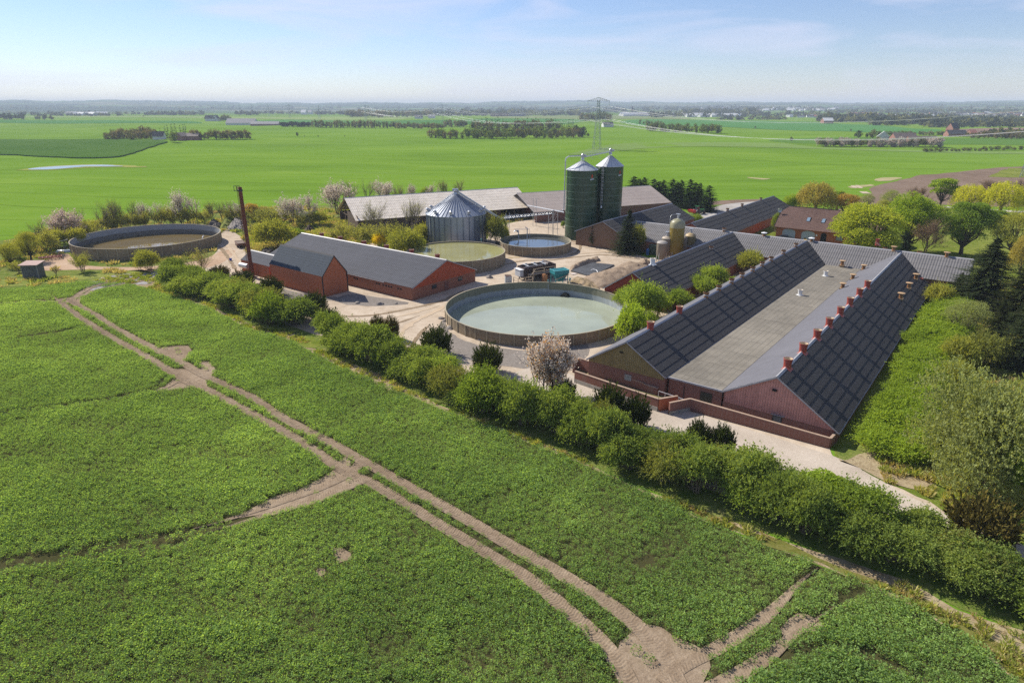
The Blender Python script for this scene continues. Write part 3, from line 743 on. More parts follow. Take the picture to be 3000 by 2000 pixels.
M_ROOF_J = mat_roof('mossy_brown_roof', (0.36, 0.30, 0.26), 0.6, 1.1, 0.2, (0.44, 0.40, 0.37), 0.8, 0.85, 0.03, 0, 3.0)
M_TILE = mat_roof('brown_tile_roof', (0.135, 0.080, 0.066), 0.30, 0.9, 0.3, (0.26, 0.18, 0.14), 0.4, 0.7, 0.03, 0.40, 4.0)
M_BRICK = mat_brick('red_brown_brick', (0.31, 0.105, 0.060), (0.235, 0.080, 0.048), (0.28, 0.17, 0.12))
M_BRICK_O = mat_brick('orange_brick', (0.47, 0.140, 0.062), (0.39, 0.115, 0.052), (0.42, 0.17, 0.09))
M_BRICK_P = mat_brick('pale_red_brick', (0.27, 0.115, 0.088), (0.20, 0.086, 0.066), (0.26, 0.18, 0.145))
M_BRICK_B = mat_brick('brown_brick', (0.22, 0.125, 0.072), (0.175, 0.098, 0.058), (0.22, 0.16, 0.115))
M_RED = mat_boards('red_boards', (0.38, 0.072, 0.028), 0.3, 0.12)
M_PINK = mat_boards('faded_red_cladding', (0.46, 0.225, 0.19), 0.30, 0.15)
M_OLIVE = mat_boards('olive_cladding', (0.27, 0.205, 0.085), 0.28, 0.15)
M_DKRED = mat_boards('dark_red_boards', (0.25, 0.035, 0.020), 0.3, 0.15)
M_TRIM = mat_plain('grey_trim', (0.34, 0.34, 0.35), 0.5)
M_TRIM_W = mat_plain('white_trim', (0.50, 0.51, 0.53), 0.5, var=0.12)
M_TRIM_D = mat_plain('black_trim', (0.022, 0.022, 0.026), 0.5)
M_TIMBER = mat_plain('weathered_timber', (0.16, 0.115, 0.085), 0.85, var=0.35, scale=3)
M_CONC = mat_plain('weathered_concrete', (0.33, 0.31, 0.28), 0.9, var=0.3, scale=2.0)
M_COPING = mat_plain('wall_coping', (0.36, 0.26, 0.19), 0.9, var=0.25, scale=3.0)
M_DARK = mat_plain('dark_opening', (0.010, 0.010, 0.011), 0.8, var=0.1)
M_GLASS = mat_plain('window_glass', (0.030, 0.036, 0.045), 0.08, var=0.1, spec=0.6)
M_SKYGLASS = mat_plain('skylight_glass', (0.20, 0.28, 0.36), 0.05, var=0.1, spec=0.8)
M_FELT = mat_plain('felt_flat_roof', (0.19, 0.172, 0.138), 0.85, var=0.30, scale=0.55)
M_VENT_R = mat_plain('red_vent', (0.30, 0.060, 0.045), 0.45, var=0.25, scale=4)
M_VENT_B = mat_plain('brown_vent', (0.26, 0.13, 0.055), 0.5, var=0.45, scale=4)
M_CREAM = mat_plain('cream_vent_inside', (0.60, 0.50, 0.34), 0.6)
M_WHITE = mat_plain('white_vent', (0.72, 0.73, 0.73), 0.45, var=0.1)
M_GALV = mat_plain('galvanised_steel', (0.46, 0.48, 0.50), 0.4, 0.55, var=0.15, scale=2)
M_STEEL_D = mat_plain('dark_steel', (0.05, 0.05, 0.055), 0.5, 0.2)
M_RUST = mat_plain('rusty_steel', (0.15, 0.045, 0.022), 0.75, var=0.4, scale=2)

def slope(mb, L0, L1, y0, z0, y1, z1, rows, step, over=0.16, th=0.03, zc=None):
    """one roof slope from ridge (y0,z0) to eave (y1,z1): rows of lapped sheets. L0/L1 may be functions of t (0 ridge, 1 eave)"""
    fl0 = L0 if callable(L0) else (lambda t: L0); fl1 = L1 if callable(L1) else (lambda t: L1)
    dy, dz = y1 - y0, z1 - z0; S = math.hypot(dy, dz)
    ny, nz = -dz / S, dy / S
    if nz < 0: ny, nz = -ny, -nz
    for k in range(rows - 1, -1, -1):
        t0 = k / rows; t1 = (k + 1) / rows + (over / S if k < rows - 1 else 0.0)
        def pt(x, t, h): return (x, y0 + dy * t + ny * h, z0 + dz * t + nz * h)
        b0, b1 = 0.0, step
        p = [pt(fl0(t0), t0, b0), pt(fl1(t0), t0, b0), pt(fl1(t1), t1, b1), pt(fl0(t1), t1, b1)]
        q = [pt(fl0(t0), t0, b0 + th), pt(fl1(t0), t0, b0 + th), pt(fl1(t1), t1, b1 + th), pt(fl0(t1), t1, b1 + th)]
        mb.hexa(p + q)

def pent(y0, z0, yr, zr, y1, z1, x0, x1, zb=0.0):
    """pentagonal prism side faces of a gable-ended building (verts, faces) between x0 and x1"""
    P = [(y0, zb), (y1, zb), (y1, z1), (yr, zr), (y0, z0)]
    V = [(x0, y, z) for y, z in P] + [(x1, y, z) for y, z in P]
    return V

def barn(name, label, cat, org, rot, L, yl, zl, zr, yr_, zrr, mat_l, mat_r, wall, gable, zg=2.6, rows=(6, 6), step=(0.035, 0.035), oh=0.35, gable_ends=(True, True), inset=0.30, ridge_y=0.0, group=None, cap=M_TRIM, far_cut=None, zb=-1.2, thick=0.16):
    """gabled barn; local X runs along the ridge, +Y is the left eave, -Y the right eave.
    yl, zl = left eave; zr = ridge height; yr_, zrr = right eave. far_cut = (fl, fr) functions giving the far end of each slope"""
    t = thing(name, label, cat, org, rot, group)
    wl, wr = yl - inset, yr_ + inset
    zwl = zl + (zr - zl) * (inset / yl) - 0.10; zwr = zrr + (zr - zrr) * (inset / -yr_) - 0.10
    zrw = zr - 0.12
    m = MB(); g = MB()
    # long walls
    for y, z, s in ((wl, zwl, 1), (wr, zwr, -1)):
        m.box(0.0, L, y - 0.12, y + 0.12, zb, z)
    # gable ends: masonry up to zg, cladding above (set 3 cm proud)
    for x, on, s in ((0.0, gable_ends[0], -1), (L, gable_ends[1], 1)):
        if not on: continue
        zt = min(zg, zwl, zwr) if gable is not wall else None
        def zat(y): return zwl + (zrw - zwl) * (wl - y) / wl if y >= 0 else zwr + (zrw - zwr) * (y - wr) / (-wr)
        if gable is wall:
            P = [(wl - 0.121, zb), (wr + 0.121, zb), (wr + 0.121, zat(wr + 0.121)), (0, zrw), (wl - 0.121, zat(wl - 0.121))]
            V = [(x + s * 0.02, y, z) for y, z in P] + [(x - s * 0.20, y, z) for y, z in P]
            m.add(V, [(0, 1, 2, 3, 4), (9, 8, 7, 6, 5), (0, 5, 6, 1), (1, 6, 7, 2), (2, 7, 8, 3), (3, 8, 9, 4), (4, 9, 5, 0)])
        else:
            m.box(min(x, x - s * 0.2) , max(x, x - s * 0.2), wr + 0.121, wl - 0.121, zb, zt)
            P = [(wl - 0.02, zt), (wr + 0.02, zt), (wr + 0.02, zat(wr + 0.02)), (0, zrw), (wl - 0.02, zat(wl - 0.02))]
            V = [(x + s * 0.05, y, z) for y, z in P] + [(x - s * 0.10, y, z) for y, z in P]
            g = MB(); g.add(V, [(0, 1, 2, 3, 4), (9, 8, 7, 6, 5), (0, 5, 6, 1), (1, 6, 7, 2), (2, 7, 8, 3), (3, 8, 9, 4), (4, 9, 5, 0)]); g.build('gable_cladding', gable, t)
    m.build('wall', wall, t)
    fl, fr = far_cut if far_cut else (L + oh, L + oh)
    a = MB(); slope(a, -oh, fl, 0, zr, yl, zl, rows[0], step[0])
    a.build('roof_slope', mat_l, t)
    a = MB(); slope(a, -oh, fr, 0, zr, yr_, zrr, rows[1], step[1])
    a.build('roof_slope', mat_r, t)
    c = MB(); Lr = (fl(0) if callable(fl) else fl)
    sl, sr = (zr - zl) / yl, (zr - zrr) / -yr_
    c.add([(-oh - .02, 0.22, zr - 0.22 * sl + 0.06), (-oh - .02, 0, zr + 0.11), (-oh - .02, -0.22, zr - 0.22 * sr + 0.06),
           (Lr, 0.22, zr - 0.22 * sl + 0.06), (Lr, 0, zr + 0.11), (Lr, -0.22, zr - 0.22 * sr + 0.06)], [(0, 1, 4, 3), (1, 2, 5, 4), (0, 2, 1), (3, 4, 5)])
    c.build('ridge_cap', cap, t)
    # barge boards on the near gable
    for y1, z1 in ((yl, zl), (yr_, zrr)):
        v = MB(); v.bar((-oh - 0.03, 0, zr - 0.09), (-oh - 0.03, y1, z1 - 0.09), 0.05, thick); v.build('barge_board', cap, t)
        if gable_ends[1]: v = MB(); v.bar((Lr + 0.03, 0, zr - 0.09), (Lr + 0.03, y1, z1 - 0.09), 0.05, thick); v.build('barge_board', cap, t)
        if wl > 4.0 and gable_ends[0]:      # gutter and mossy edge sheet at the eave
            v = MB(); v.bar((-oh, y1 * 1.008, z1 - 0.10), (min(L, Lr - 8), y1 * 1.008, z1 - 0.10), 0.12, 0.10); v.build('gutter', M_TRIM, t)
    return t

def window(parent, name, x, y, z, w, h, axis, out, frame=M_TRIM, glass=M_GLASS, depth=0.06, bars=1):
    """window set 4 cm proud of a wall; axis 'x' or 'y' is the direction the wall runs, out=+1/-1 the outward side"""
    f = MB(); fw = 0.09
    def bx(m, u0, u1, z0, z1, d0, d1):
        lo, hi = sorted((d0 * out, d1 * out))
        if axis == 'x': m.box(x + u0, x + u1, y + lo, y + hi, z + z0, z + z1)
        else: m.box(x + lo, x + hi, y + u0, y + u1, z + z0, z + z1)
    bx(f, -w / 2, w / 2, 0, fw, -0.05, depth); bx(f, -w / 2, w / 2, h - fw, h, -0.05, depth)
    bx(f, -w / 2, -w / 2 + fw, fw, h - fw, -0.05, depth); bx(f, w / 2 - fw, w / 2, fw, h - fw, -0.05, depth)
    for i in range(bars):
        c = -w / 2 + w * (i + 1) / (bars + 1); bx(f, c - 0.03, c + 0.03, fw, h - fw, -0.05, depth - 0.01)
    fo = f.build(name, frame, parent)
    g = MB(); bx(g, -w / 2 + fw, w / 2 - fw, fw, h - fw, -0.04, depth - 0.035)
    g.build('pane', glass, fo)
    return fo

def vent_mesh(kind):
    """roof ventilation stacks, base at the origin"""
    parts = []
    if kind == 'flared':
        m = MB(); m.lathe([(0.46, -0.35), (0.45, 0.1), (0.47, 0.55), (0.54, 1.04), (0.57, 1.10), (0.51, 1.11), (0.42, 0.6), (0.38, 0.2)], 24); parts.append(('stack', m, M_VENT_R))
        m = MB(); m.lathe([(0.505, 1.10), (0.415, 0.58), (0.375, 0.2), (0.0, 0.2)], 24); parts.append(('lining', m, M_CREAM))
        m = MB()
        for s in (1, -1):
            m.add([(-0.55, s * 0.05, 0.02), (0.55, s * 0.05, 0.02), (0.60, s * 0.62, -0.33), (-0.60, s * 0.62, -0.33), (-0.36, s * 0.02, 0.24), (0.36, s * 0.02, 0.24)], [(0, 1, 2, 3) if s < 0 else (3, 2, 1, 0), (4, 5, 2, 3) if s > 0 else (3, 2, 5, 4), (0, 4, 3), (1, 2, 5)])
        parts.append(('flashing', m, M_VENT_R))
    elif kind == 'banded':
        m = MB(); m.lathe([(0.36, -0.35), (0.36, 0.45), (0.37, 0.5), (0.50, 0.9), (0.52, 0.92), (0.46, 0.93), (0.34, 0.5), (0.3, 0.3)], 20); parts.append(('stack', m, M_VENT_B))
        m = MB(); m.lathe([(0.37, 0.40), (0.405, 0.42), (0.405, 0.52), (0.385, 0.55)], 20); parts.append(('band', m, M_TRIM_W))
        m = MB(); m.lathe([(0.455, 0.925), (0.335, 0.48), (0.0, 0.3)], 20); parts.append(('lining', m, M_DARK))
    elif kind == 'capped':
        m = MB(); m.lathe([(0.36, -0.4), (0.33, 0.1), (0.30, 0.55), (0.36, 0.78), (0.0, 0.78)], 20); parts.append(('stack', m, M_VENT_B))
        m = MB(); m.lathe([(0.0, 0.87), (0.62, 0.92), (0.62, 0.97), (0.0, 1.05)], 24); parts.append(('rain_cap', m, mat_cap))
        m = MB(); m.box(-0.45, 0.45, -0.45, 0.45, -0.3, 0.02); parts.append(('flashing', m, mat_cap))
    elif kind == 'white_capped':
        m = MB(); m.lathe([(0.36, -0.4), (0.33, 0.1), (0.30, 0.55), (0.0, 0.55)], 20); parts.append(('stack', m, M_VENT_B))
        m = MB(); m.lathe([(0.0, 0.70), (0.70, 0.74), (0.68, 0.80), (0.0, 1.0)], 24); parts.append(('rain_cap', m, M_WHITE))
    elif kind == 'white':
        m = MB(); m.lathe([(0.36, -0.05), (0.36, 0.2), (0.40, 0.85), (0.46, 0.98), (0.47, 1.03), (0.42, 1.03), (0.36, 0.75), (0.33, 0.3)], 24); parts.append(('stack', m, M_WHITE))
        m = MB(); m.lathe([(0.415, 1.02), (0.355, 0.72), (0.0, 0.5)], 24); parts.append(('lining', m, M_CREAM))
        m = MB(); m.box(-0.5, 0.5, -0.5, 0.5, -0.03, 0.03); parts.append(('flashing', m, M_WHITE))
    elif kind == 'slope_pipe':
        m = MB(); m.lathe([(0.34, -0.3), (0.34, 1.05), (0.37, 1.07), (0.30, 1.07), (0.30, 0.8)], 20); parts.append(('stack', m, M_VENT_R))
        m = MB(); m.lathe([(0.305, 1.06), (0.295, 0.7), (0.0, 0.7)], 20); parts.append(('lining', m, M_CREAM))
        m = MB(); m.add([(-0.55, 0.4, 0.3), (0.55, 0.4, 0.3), (0.6, -0.75, -0.35), (-0.6, -0.75, -0.35), (-0.3, 0.1, 0.55), (0.3, 0.1, 0.55)], [(4, 3, 2, 5), (0, 3, 4), (1, 5, 2), (0, 4, 5, 1), (0, 1, 2, 3)]); parts.append(('flashing', m, mat_cap_r))
    return [(n, m.mesh(n, [mt], smooth=False), mt) for n, m, mt in parts]
mat_cap = mat_plain('ochre_cap', (0.42, 0.28, 0.15), 0.6, var=0.3, scale=3)
mat_cap_r = mat_plain('pale_red_flashing', (0.36, 0.15, 0.11), 0.6, var=0.3, scale=3)
VENTS = {k: vent_mesh(k) for k in ('flared', 'banded', 'capped', 'white_capped', 'white', 'slope_pipe')}
for k in VENTS:
    for n, me, mt in VENTS[k]:
        me.polygons.foreach_set('use_smooth', [n in ('stack', 'band', 'lining')] * len(me.polygons))
def vent(kind, p, rot, label, group, s=1.0):
    r = thing('roof_vent', label, 'roof vent', p, rot, group, (s, s, s))
    for n, me, mt in VENTS[kind]: link(n, me, r)
    return r

# ---- C: the long cross barn at the back (ridge along BX), then B, A, D, E, H joining it
CA, CZ, CEZ = 160.0, 6.7, 2.9                      # ridge line a, ridge z, eave z
cslope = (CZ - CEZ) / 6.5
def valley(zr, wz):                                # where a slope of a barn running along AX dies into C's near slope
    return lambda base_a, z: CA - (CZ - z) / cslope - base_a
C0 = -86.0; CL = 80.5
barn('cross_barn', 'long grey corrugated barn crossing behind the two striped-roof barns', 'barn', W(CA, C0), PHI - math.pi / 2, CL, 6.5, CEZ, CZ, -6.5, CEZ, M_ROOF_C, M_ROOF_C, M_BRICK, M_BRICK, rows=(5, 5), step=(0.01, 0.01), gable_ends=(False, True), oh=0.3)
def to_c(a0, zr, ze):
    """far end of a slope that meets the near slope of C along a valley"""
    def f(t):
        z = zr + (ze - zr) * t
        return CA - (CZ - min(z, CZ)) / cslope - a0 + 0.12
    return f
# B
BA0 = 73.4
barnB = barn('long_barn', 'long barn with olive gable and banded vents along its ridge', 'barn', W(BA0, -37.5), PHI, 80.0, 6.0, 2.8, 6.7, -5.9, 3.1, M_ROOF_LT, M_ROOF_SHADED, M_BRICK_P, M_OLIVE, zg=2.5, rows=(6, 6), step=(0.012, 0.05), gable_ends=(True, False), far_cut=(to_c(BA0, 6.7, 2.8), to_c(BA0, 6.7, 3.1)))
window(barnB, 'window', -0.02, -0.4, 1.15, 1.0, 0.8, 'y', -1, M_TRIM, mat_plain('boarded_window', (0.30, 0.33, 0.33), 0.6))
m = MB(); m.box(-0.30, 0.0, 0.55, 0.95, 4.9, 5.05); m.build('gable_lamp', M_DARK, barnB)
# A
AA0 = 74.0
barnA = barn('long_barn', 'long barn with faded red gable and red flared vents on its ridge', 'barn', W(AA0, -18.2), PHI, 80.0, 6.2, 2.95, 6.5, -7.4, 1.6, M_ROOF_LT, M_ROOF_SHADED, M_BRICK_P, M_PINK, zg=1.55, rows=(6, 8), step=(0.012, 0.05), gable_ends=(True, False), far_cut=(to_c(AA0, 6.5, 2.95), to_c(AA0, 6.5, 1.9)), zb=-2.0)
window(barnA, 'window', -0.02, -0.6, 0.35, 1.1, 1.2, 'y', -1, M_TRIM_D, mat_plain('dull_pane', (0.13, 0.15, 0.155), 0.3), bars=0)
m = MB(); m.box(-0.32, 0.0, -0.15, 0.35, 4.6, 4.78); m.build('gable_lamp', M_DARK, barnA)
m = MB(); m.box(-0.28, 0.05, -1.4, 0.15, 1.62, 1.68); m.build('window_hood', M_GALV, barnA)
# flat roof between A and B
fr = thing('flat_roof_link', 'flat felt roof between the olive gable barn and the red gable barn', 'flat roof', W(73.6, -28.0), PHI)
m = MB(); m.box(0, 80.2, -3.60, 3.45, 2.86, 3.04); m.build('roof_deck', M_FELT, fr)
m = MB()
for k in range(1, 9): m.box(0.2, 80.0, -3.6 + k * 0.8 - 0.018, -3.6 + k * 0.8 + 0.018, 3.042, 3.052)
for k in range(1, 40, 3): m.box(k * 2.0 - 0.015, k * 2.0 + 0.015, -3.55, 3.4, 3.054, 3.061)
m.build('felt_seam', mat_plain('felt_seam', (0.185, 0.17, 0.14), 0.9), fr)
m = MB(); m.box(0.3, 0.5, -3.6, 3.45, -1.2, 2.855); m.build('wall', M_BRICK_P, fr)
m = MB(); m.box(0.22, 0.32, -2.4, -0.9, -0.4, 2.1); m.build('door', mat_plain('dark_green_door', (0.045, 0.045, 0.032), 0.6), fr)
m = MB(); m.bar((0.25, 1.3, 0.2), (0.25, 1.3, 2.2), 0.08); m.build('drainpipe', M_STEEL_D, fr)
m = MB(); m.box(-0.02, 0.12, -3.62, 3.47, 2.84, 3.06); m.build('roof_edge', M_TRIM, fr)
# D
DA0 = 108.2
barnD = barn('striped_roof_barn', 'barn with dark red gable beside the sand heaps', 'barn', W(DA0, -55.0), PHI, 45.0, 6.2, 2.6, 6.7, -7.0, 2.8, M_ROOF_LT, M_ROOF_SHADED, M_BRICK, M_DKRED, zg=0.4, rows=(6, 7), step=(0.012, 0.05), gable_ends=(True, False), far_cut=(to_c(DA0, 6.7, 2.6), to_c(DA0, 6.7, 2.8)))
m = MB(); m.box(46.0 - 6, 46.3 - 1, -6.80, -6.74, -1, 2.5); m.build('red_wall_panel', M_RED, barnD)
# H + K
HA0 = 151.0
barnH = barn('brown_gable_barn', 'barn with plain brown gable end behind the tall spruce', 'barn', W(HA0, -86.5), PHI, 42.0, 8.6, 3.9, 7.35, -8.0, 3.4, M_ROOF_LT, M_ROOF_SHADED, M_BRICK_B, M_BRICK_B, rows=(6, 7), step=(0.012, 0.03), oh=0.4)
# M
barnM = barn('far_dark_barn', 'long dark barn with red wall beyond the cross barn', 'barn', W(167.5, -68.8), PHI, 69.5, 7.4, 2.9, 6.6, -7.2, 3.0, M_ROOF_LT, M_ROOF_SHADED, M_BRICK_O, M_BRICK_O, rows=(5, 5), step=(0.012, 0.05))
# E : red barn
barnE = barn('red_barn', 'broad red barn with blue grey corrugated roof and bright red gable top', 'barn', W(94.6, -139.0), PHI - math.pi / 2, 48.4, 9.3, 2.75, 6.5, -10.0, 2.7, M_ROOF_E, M_ROOF_E, M_BRICK, M_RED, zg=2.35, rows=(6, 6), step=(0.012, 0.012), cap=M_TRIM)
for y, z in ((-3.6, 1.2), (4.2, 1.25)):
    window(barnE, 'window', 48.42, y, z, 1.3, 0.8, 'y', 1, M_TRIM_D, M_GLASS)
m = MB(); m.box(48.4, 48.47, -0.6, 0.55, 0.0, 2.0); dd = m.build('door', mat_plain('brown_door', (0.16, 0.065, 0.05), 0.6), barnE)
m = MB(); m.box(48.47, 48.53, -0.45, -0.38, 0.95, 1.1); m.build('door_handle', M_GALV, dd)
for x in (20.0, 33.5, 41.2):
    window(barnE, 'window', x if x < 40 else 36.5, -9.72, 0.9, 1.2, 0.9, 'x', -1, M_TRIM_D, M_GLASS) if x != 41.2 else None
for x in [22.5, 23.3, 24.1, 24.9, 25.7, 27.5, 31.2, 32.0, 38.2, 39.0, 40.2, 41.0, 41.8, 42.6, 44.5, 45.3]:
    m = MB(); m.box(x - 0.22, x + 0.22, -9.86, -9.80, 1.75, 2.05); m.build('air_slot', M_DARK, barnE)
m = MB(); m.tube([(26.5, -9.92, 0.0), (26.5, -9.92, 2.6)], 0.06, 8); m.build('drainpipe', M_TRIM, barnE)
# F : tall hut + lean hut
hutF = barn('brick_hut', 'tall narrow brick hut with steep slate blue roof before the red barn', 'hut', W(78.9, -124.2), PHI - math.pi / 2, 17.9, 2.85, 4.2, 8.0, -3.3, 4.3, M_ROOF_F, M_ROOF_F, M_BRICK_O, M_BRICK_O, rows=(9, 9), step=(0.014, 0.014), oh=0.12, inset=0.12, cap=M_TRIM_D)
m = MB(); m.bar((17.95, -3.25, -0.2), (17.95, -3.25, 4.2), 0.16); m.build('corner_trim', M_TRIM_D, hutF)
m = MB(); m.bar((17.95, 2.8, -0.2), (17.95, 2.8, 4.1), 0.16); m.build('corner_trim', M_TRIM_D, hutF)
hut2 = barn('boiler_hut', 'small brick hut with shallow grey roof at the foot of the smokestack', 'hut', W(80.2, -138.6), PHI - math.pi / 2, 11.0, 3.2, 3.1, 4.7, -2.9, 2.95, M_ROOF_E, M_ROOF_E, M_BRICK_O, M_RED, zg=0.1, rows=(3, 3), step=(0.012, 0.012), oh=0.1, inset=0.15)
m = MB(); m.tube([(1.2, -3.9, 2.1), (3.9, -3.6, 2.1)], 0.55, 12); m.build('flue_duct', M_GALV, hut2)

# smokestack
st = thing('smokestack', 'tall rust brown smokestack leaning over the boiler hut', 'smokestack', W(75.9, -132.3), 0)
m = MB(); m.lathe([(0.55, 0), (0.55, 3.0), (0.44, 3.2), (0.40, 19.2), (0.40, 19.8), (0.33, 19.8), (0.33, 19.0), (0, 19.0)], 24); m.build('stack', M_RUST, st, smooth=True)
m = MB(); m.lathe([(0.46, 18.9), (0.50, 18.92), (0.50, 19.3), (0.46, 19.32)], 24); m.build('collar', M_STEEL_D, st)
m = MB()
for dx in (-0.72, -0.72):
    pass
for y in (-0.22, 0.22): m.bar((-0.70, y, 3.0), (-0.62, y, 19.9), 0.05)
for k in range(52): m.bar((-0.69, -0.22, 3.2 + k * 0.32), (-0.69, 0.22, 3.2 + k * 0.32), 0.03)
m.build('ladder', M_RUST, st)
m = MB(); m.lathe([(0.62, 19.0), (0.66, 19.0), (0.66, 19.06), (0.62, 19.06)], 16, (-0.7, 0, 0)); m.lathe([(0.62, 20.0), (0.65, 20.0), (0.65, 20.05), (0.62, 20.05)], 16, (-0.7, 0, 0))
for k in range(6):
    a = k * math.pi / 3; m.bar((-0.7 + 0.63 * math.cos(a), 0.63 * math.sin(a), 19.0), (-0.7 + 0.63 * math.cos(a), 0.63 * math.sin(a), 20.0), 0.04)
m.build('platform_rail', M_STEEL_D, st)

# ---- vents
def on_ridge(u, v, z, b): a, _ = AB(u, v, z); return W(a, b, z)
GRP_A = 'red flared vents on the ridge of the red gable barn'
for i, (u, v) in enumerate([(2309, 1075), (2353, 1029), (2394, 988), (2427, 952), (2460, 919), (2489, 891), (2516, 863), (2539, 840)]):
    vent('flared', on_ridge(u, v, 6.5, -18.2), PHI, 'red flared vent in the row of eight on the red gable barn ridge', GRP_A)
GRP_B = 'brown banded vents on the ridge of the olive gable barn'
vent('flared', on_ridge(1907, 964, 6.6, -37.5), PHI, 'red flared vent nearest the olive gable', 'red vents on the olive gable barn')
vent('flared', on_ridge(1995, 917, 6.6, -37.5), PHI, 'red flared vent between the first red vent and the banded brown ones', 'red vents on the olive gable barn', 0.95)
for u, v in [(2068, 872), (2105, 851), (2140, 830), (2172, 813), (2202, 795), (2231, 780), (2257, 765), (2294, 745), (2326, 724)]:
    vent('banded', on_ridge(u, v, 6.6, -37.5), PHI, 'brown vent with a pale band in the row on the olive gable barn ridge', GRP_B)
for i, (u, v) in enumerate([(2460, 843), (2491, 817), (2523, 789)]):
    a, _ = AB(u, v, 3.4); vent('capped', W(a, -23.6, 3.45), PHI, 'brown vent with flat ochre cap at the edge of the flat felt roof', 'capped vents along the flat roof edge')
for u, v in [(2651, 876), (2673, 845), (2692, 818)]:
    a, _ = AB(u, v, 3.6); vent('capped', W(a, -13.6, 3.65), PHI, 'brown vent with flat ochre cap low on the dark slope of the red gable barn', 'capped vents on the dark slope')
for (u, v), w_ in (((2343, 864), 'nearer the photographer'), ((2418, 808), 'nearer the cross barn')):
    p = G(u, v, 3.05); vent('white', p, 0.3, 'white round vent on the flat felt roof, ' + w_, 'white vents on the flat roof')
for u, v, b_, lab in ((2563, 747, None, 'red pipe vent on the cross barn slope above the flat roof'), (2706, 787, None, 'red pipe vent on the cross barn slope beside the dark conifers')):
    a, bb = AB(u, v, 5.0 if u < 2600 else 5.2); z = CEZ + (a - 153.5) * cslope
    vent('slope_pipe', W(a, bb, z + 0.1), PHI, lab, 'red pipe vents on the cross barn', 1.05)
a, bb = AB(2467, 776, 3.5); vent('capped', W(a, bb, 3.5), PHI, 'capped vent low on the cross barn slope where the flat roof meets it', None)
for u, v, k in ((2243, 688, 'white_capped'), (2384, 702, 'white_capped'), (2134, 672, 'banded'), (2590, 731, 'banded'), (2618, 733, 'capped'), (2693, 741, 'banded'), (2772, 752, 'capped')):
    _, bb = AB(u, v, CZ)
    lab = {2243: 'white capped vent on the cross barn ridge before the garage doors', 2384: 'white capped vent on the cross barn ridge before the lime green tree', 2134: 'small brown vent on the cross barn ridge beside the far dark barn',
           2590: 'low brown vent top just left of the ochre capped one on the cross barn ridge', 2618: 'ochre capped vent on the cross barn ridge before the dark conifer', 2693: 'low brown vent top on the cross barn ridge before the bare brown tree', 2772: 'ochre capped vent near the far end of the cross barn ridge'}[u]
    vent(k, W(CA + (0 if k != 'banded' or u == 2134 else 0.8), bb, CZ - 0.1 if k != 'banded' or u == 2134 else CZ - 0.6), PHI, lab, 'vents on the cross barn ridge', 1.0)
for u, v in [(940, 690), (995, 700), (1058, 714), (1122, 727), (1194, 741), (1266, 756)]:
    _, bb = AB(u, v, 6.5); vent('flared', W(95.6, bb, 5.95), PHI - math.pi / 2, 'dark red vent in the row of six behind the red barn ridge', 'dark red vents on the red barn')
a, _ = AB(1911, 774, 6.7); vent('white', W(a, -55.0, 6.6), PHI, 'white vent on the ridge above the dark red gable', None, 1.25)
a, bb = AB(2115, 735, 5.6); vent('banded', W(a, -53.2, 5.4), PHI, 'rusty brown vent on the striped dark roof below the yellow feed silo', None, 1.0)
for u, v in ((2127, 618), (2170, 604), (2224, 586)):
    a, _ = AB(u, v, 6.6); vent('banded', W(a, -68.8, 6.5), PHI, 'brown vent on the ridge of the far dark barn', 'vents on the far dark barn')

# ---- G: open barn with bleached roof, J: the mossy barn behind the silos
g0, g1 = G(1014, 580, 9.0), G(1513, 549, 9.0)
gdir = (g1 - g0).normalized(); gl = (g1 - g0).length; grot = math.atan2(gdir.y, gdir.x)
e0 = G(1058, 661, 3.6); gw = abs((e0 - g0).cross(gdir).z) if True else 0
barnG = thing('open_barn', 'open timber barn with bleached patchy sheet roof', 'barn', (g0.x, g0.y, 0), grot)
GW = 12.0
m = MB(); slope(m, -0.6, gl + 0.4, 0, 9.0, GW, 3.6, 8, 0.02); m.build('roof_slope', M_ROOF_G, barnG)
m = MB(); slope(m, -0.6, gl + 0.4, 0, 9.0, -GW, 3.6, 8, 0.02); m.build('roof_slope', M_ROOF_G, barnG)
m = MB(); m.add([(-0.7, 0.3, 8.92), (-0.7, 0, 9.12), (-0.7, -0.3, 8.92), (gl + .5, 0.3, 8.92), (gl + .5, 0, 9.12), (gl + .5, -0.3, 8.92)], [(0, 1, 4, 3), (1, 2, 5, 4)]); m.build('ridge_cap', M_TRIM, barnG)
for k in range(10):
    x = 0.3 + k * (gl - 0.6) / 9
    for y in (-11.3, -4.0, 4.0, 11.3):
        m = MB(); h_ = 9.0 - abs(y) * 0.45 - 0.25; m.bar((x, y, -0.2), (x, y, h_), 0.26); m.build('post', M_TIMBER, barnG)
    m = MB(); m.bar((x, -11.6, 3.55), (x, 0, 8.7), 0.12, 0.22); m.bar((x, 11.6, 3.55), (x, 0, 8.7), 0.12, 0.22); m.bar((x, -11.3, 3.5), (x, 11.3, 3.5), 0.12, 0.2); m.build('rafter', M_TIMBER, barnG)
m = MB(); m.box(0.4, gl * 0.80, -11.55, -11.42, -0.2, 3.5); m.box(0.5, gl - 0.3, 11.42, 11.55, -0.2, 3.5); m.build('wall', mat_boards('brown_boards', (0.11, 0.066, 0.045), 0.25), barnG)
m = MB(); m.box(0.15, 0.30, -11.3, 1.0, -0.2, 4.9); m.box(0.15, 0.30, -4.6, 4.6, 6.6, 7.0); m.build('gable_boards', mat_boards('grey_brown_boards', (0.12, 0.085, 0.066), 0.25), barnG)
m = MB(); m.box(gl - 0.5, gl - 0.35, -11.3, 11.3, -0.2, 3.5); m.build('end_wall', M_BRICK, barnG)
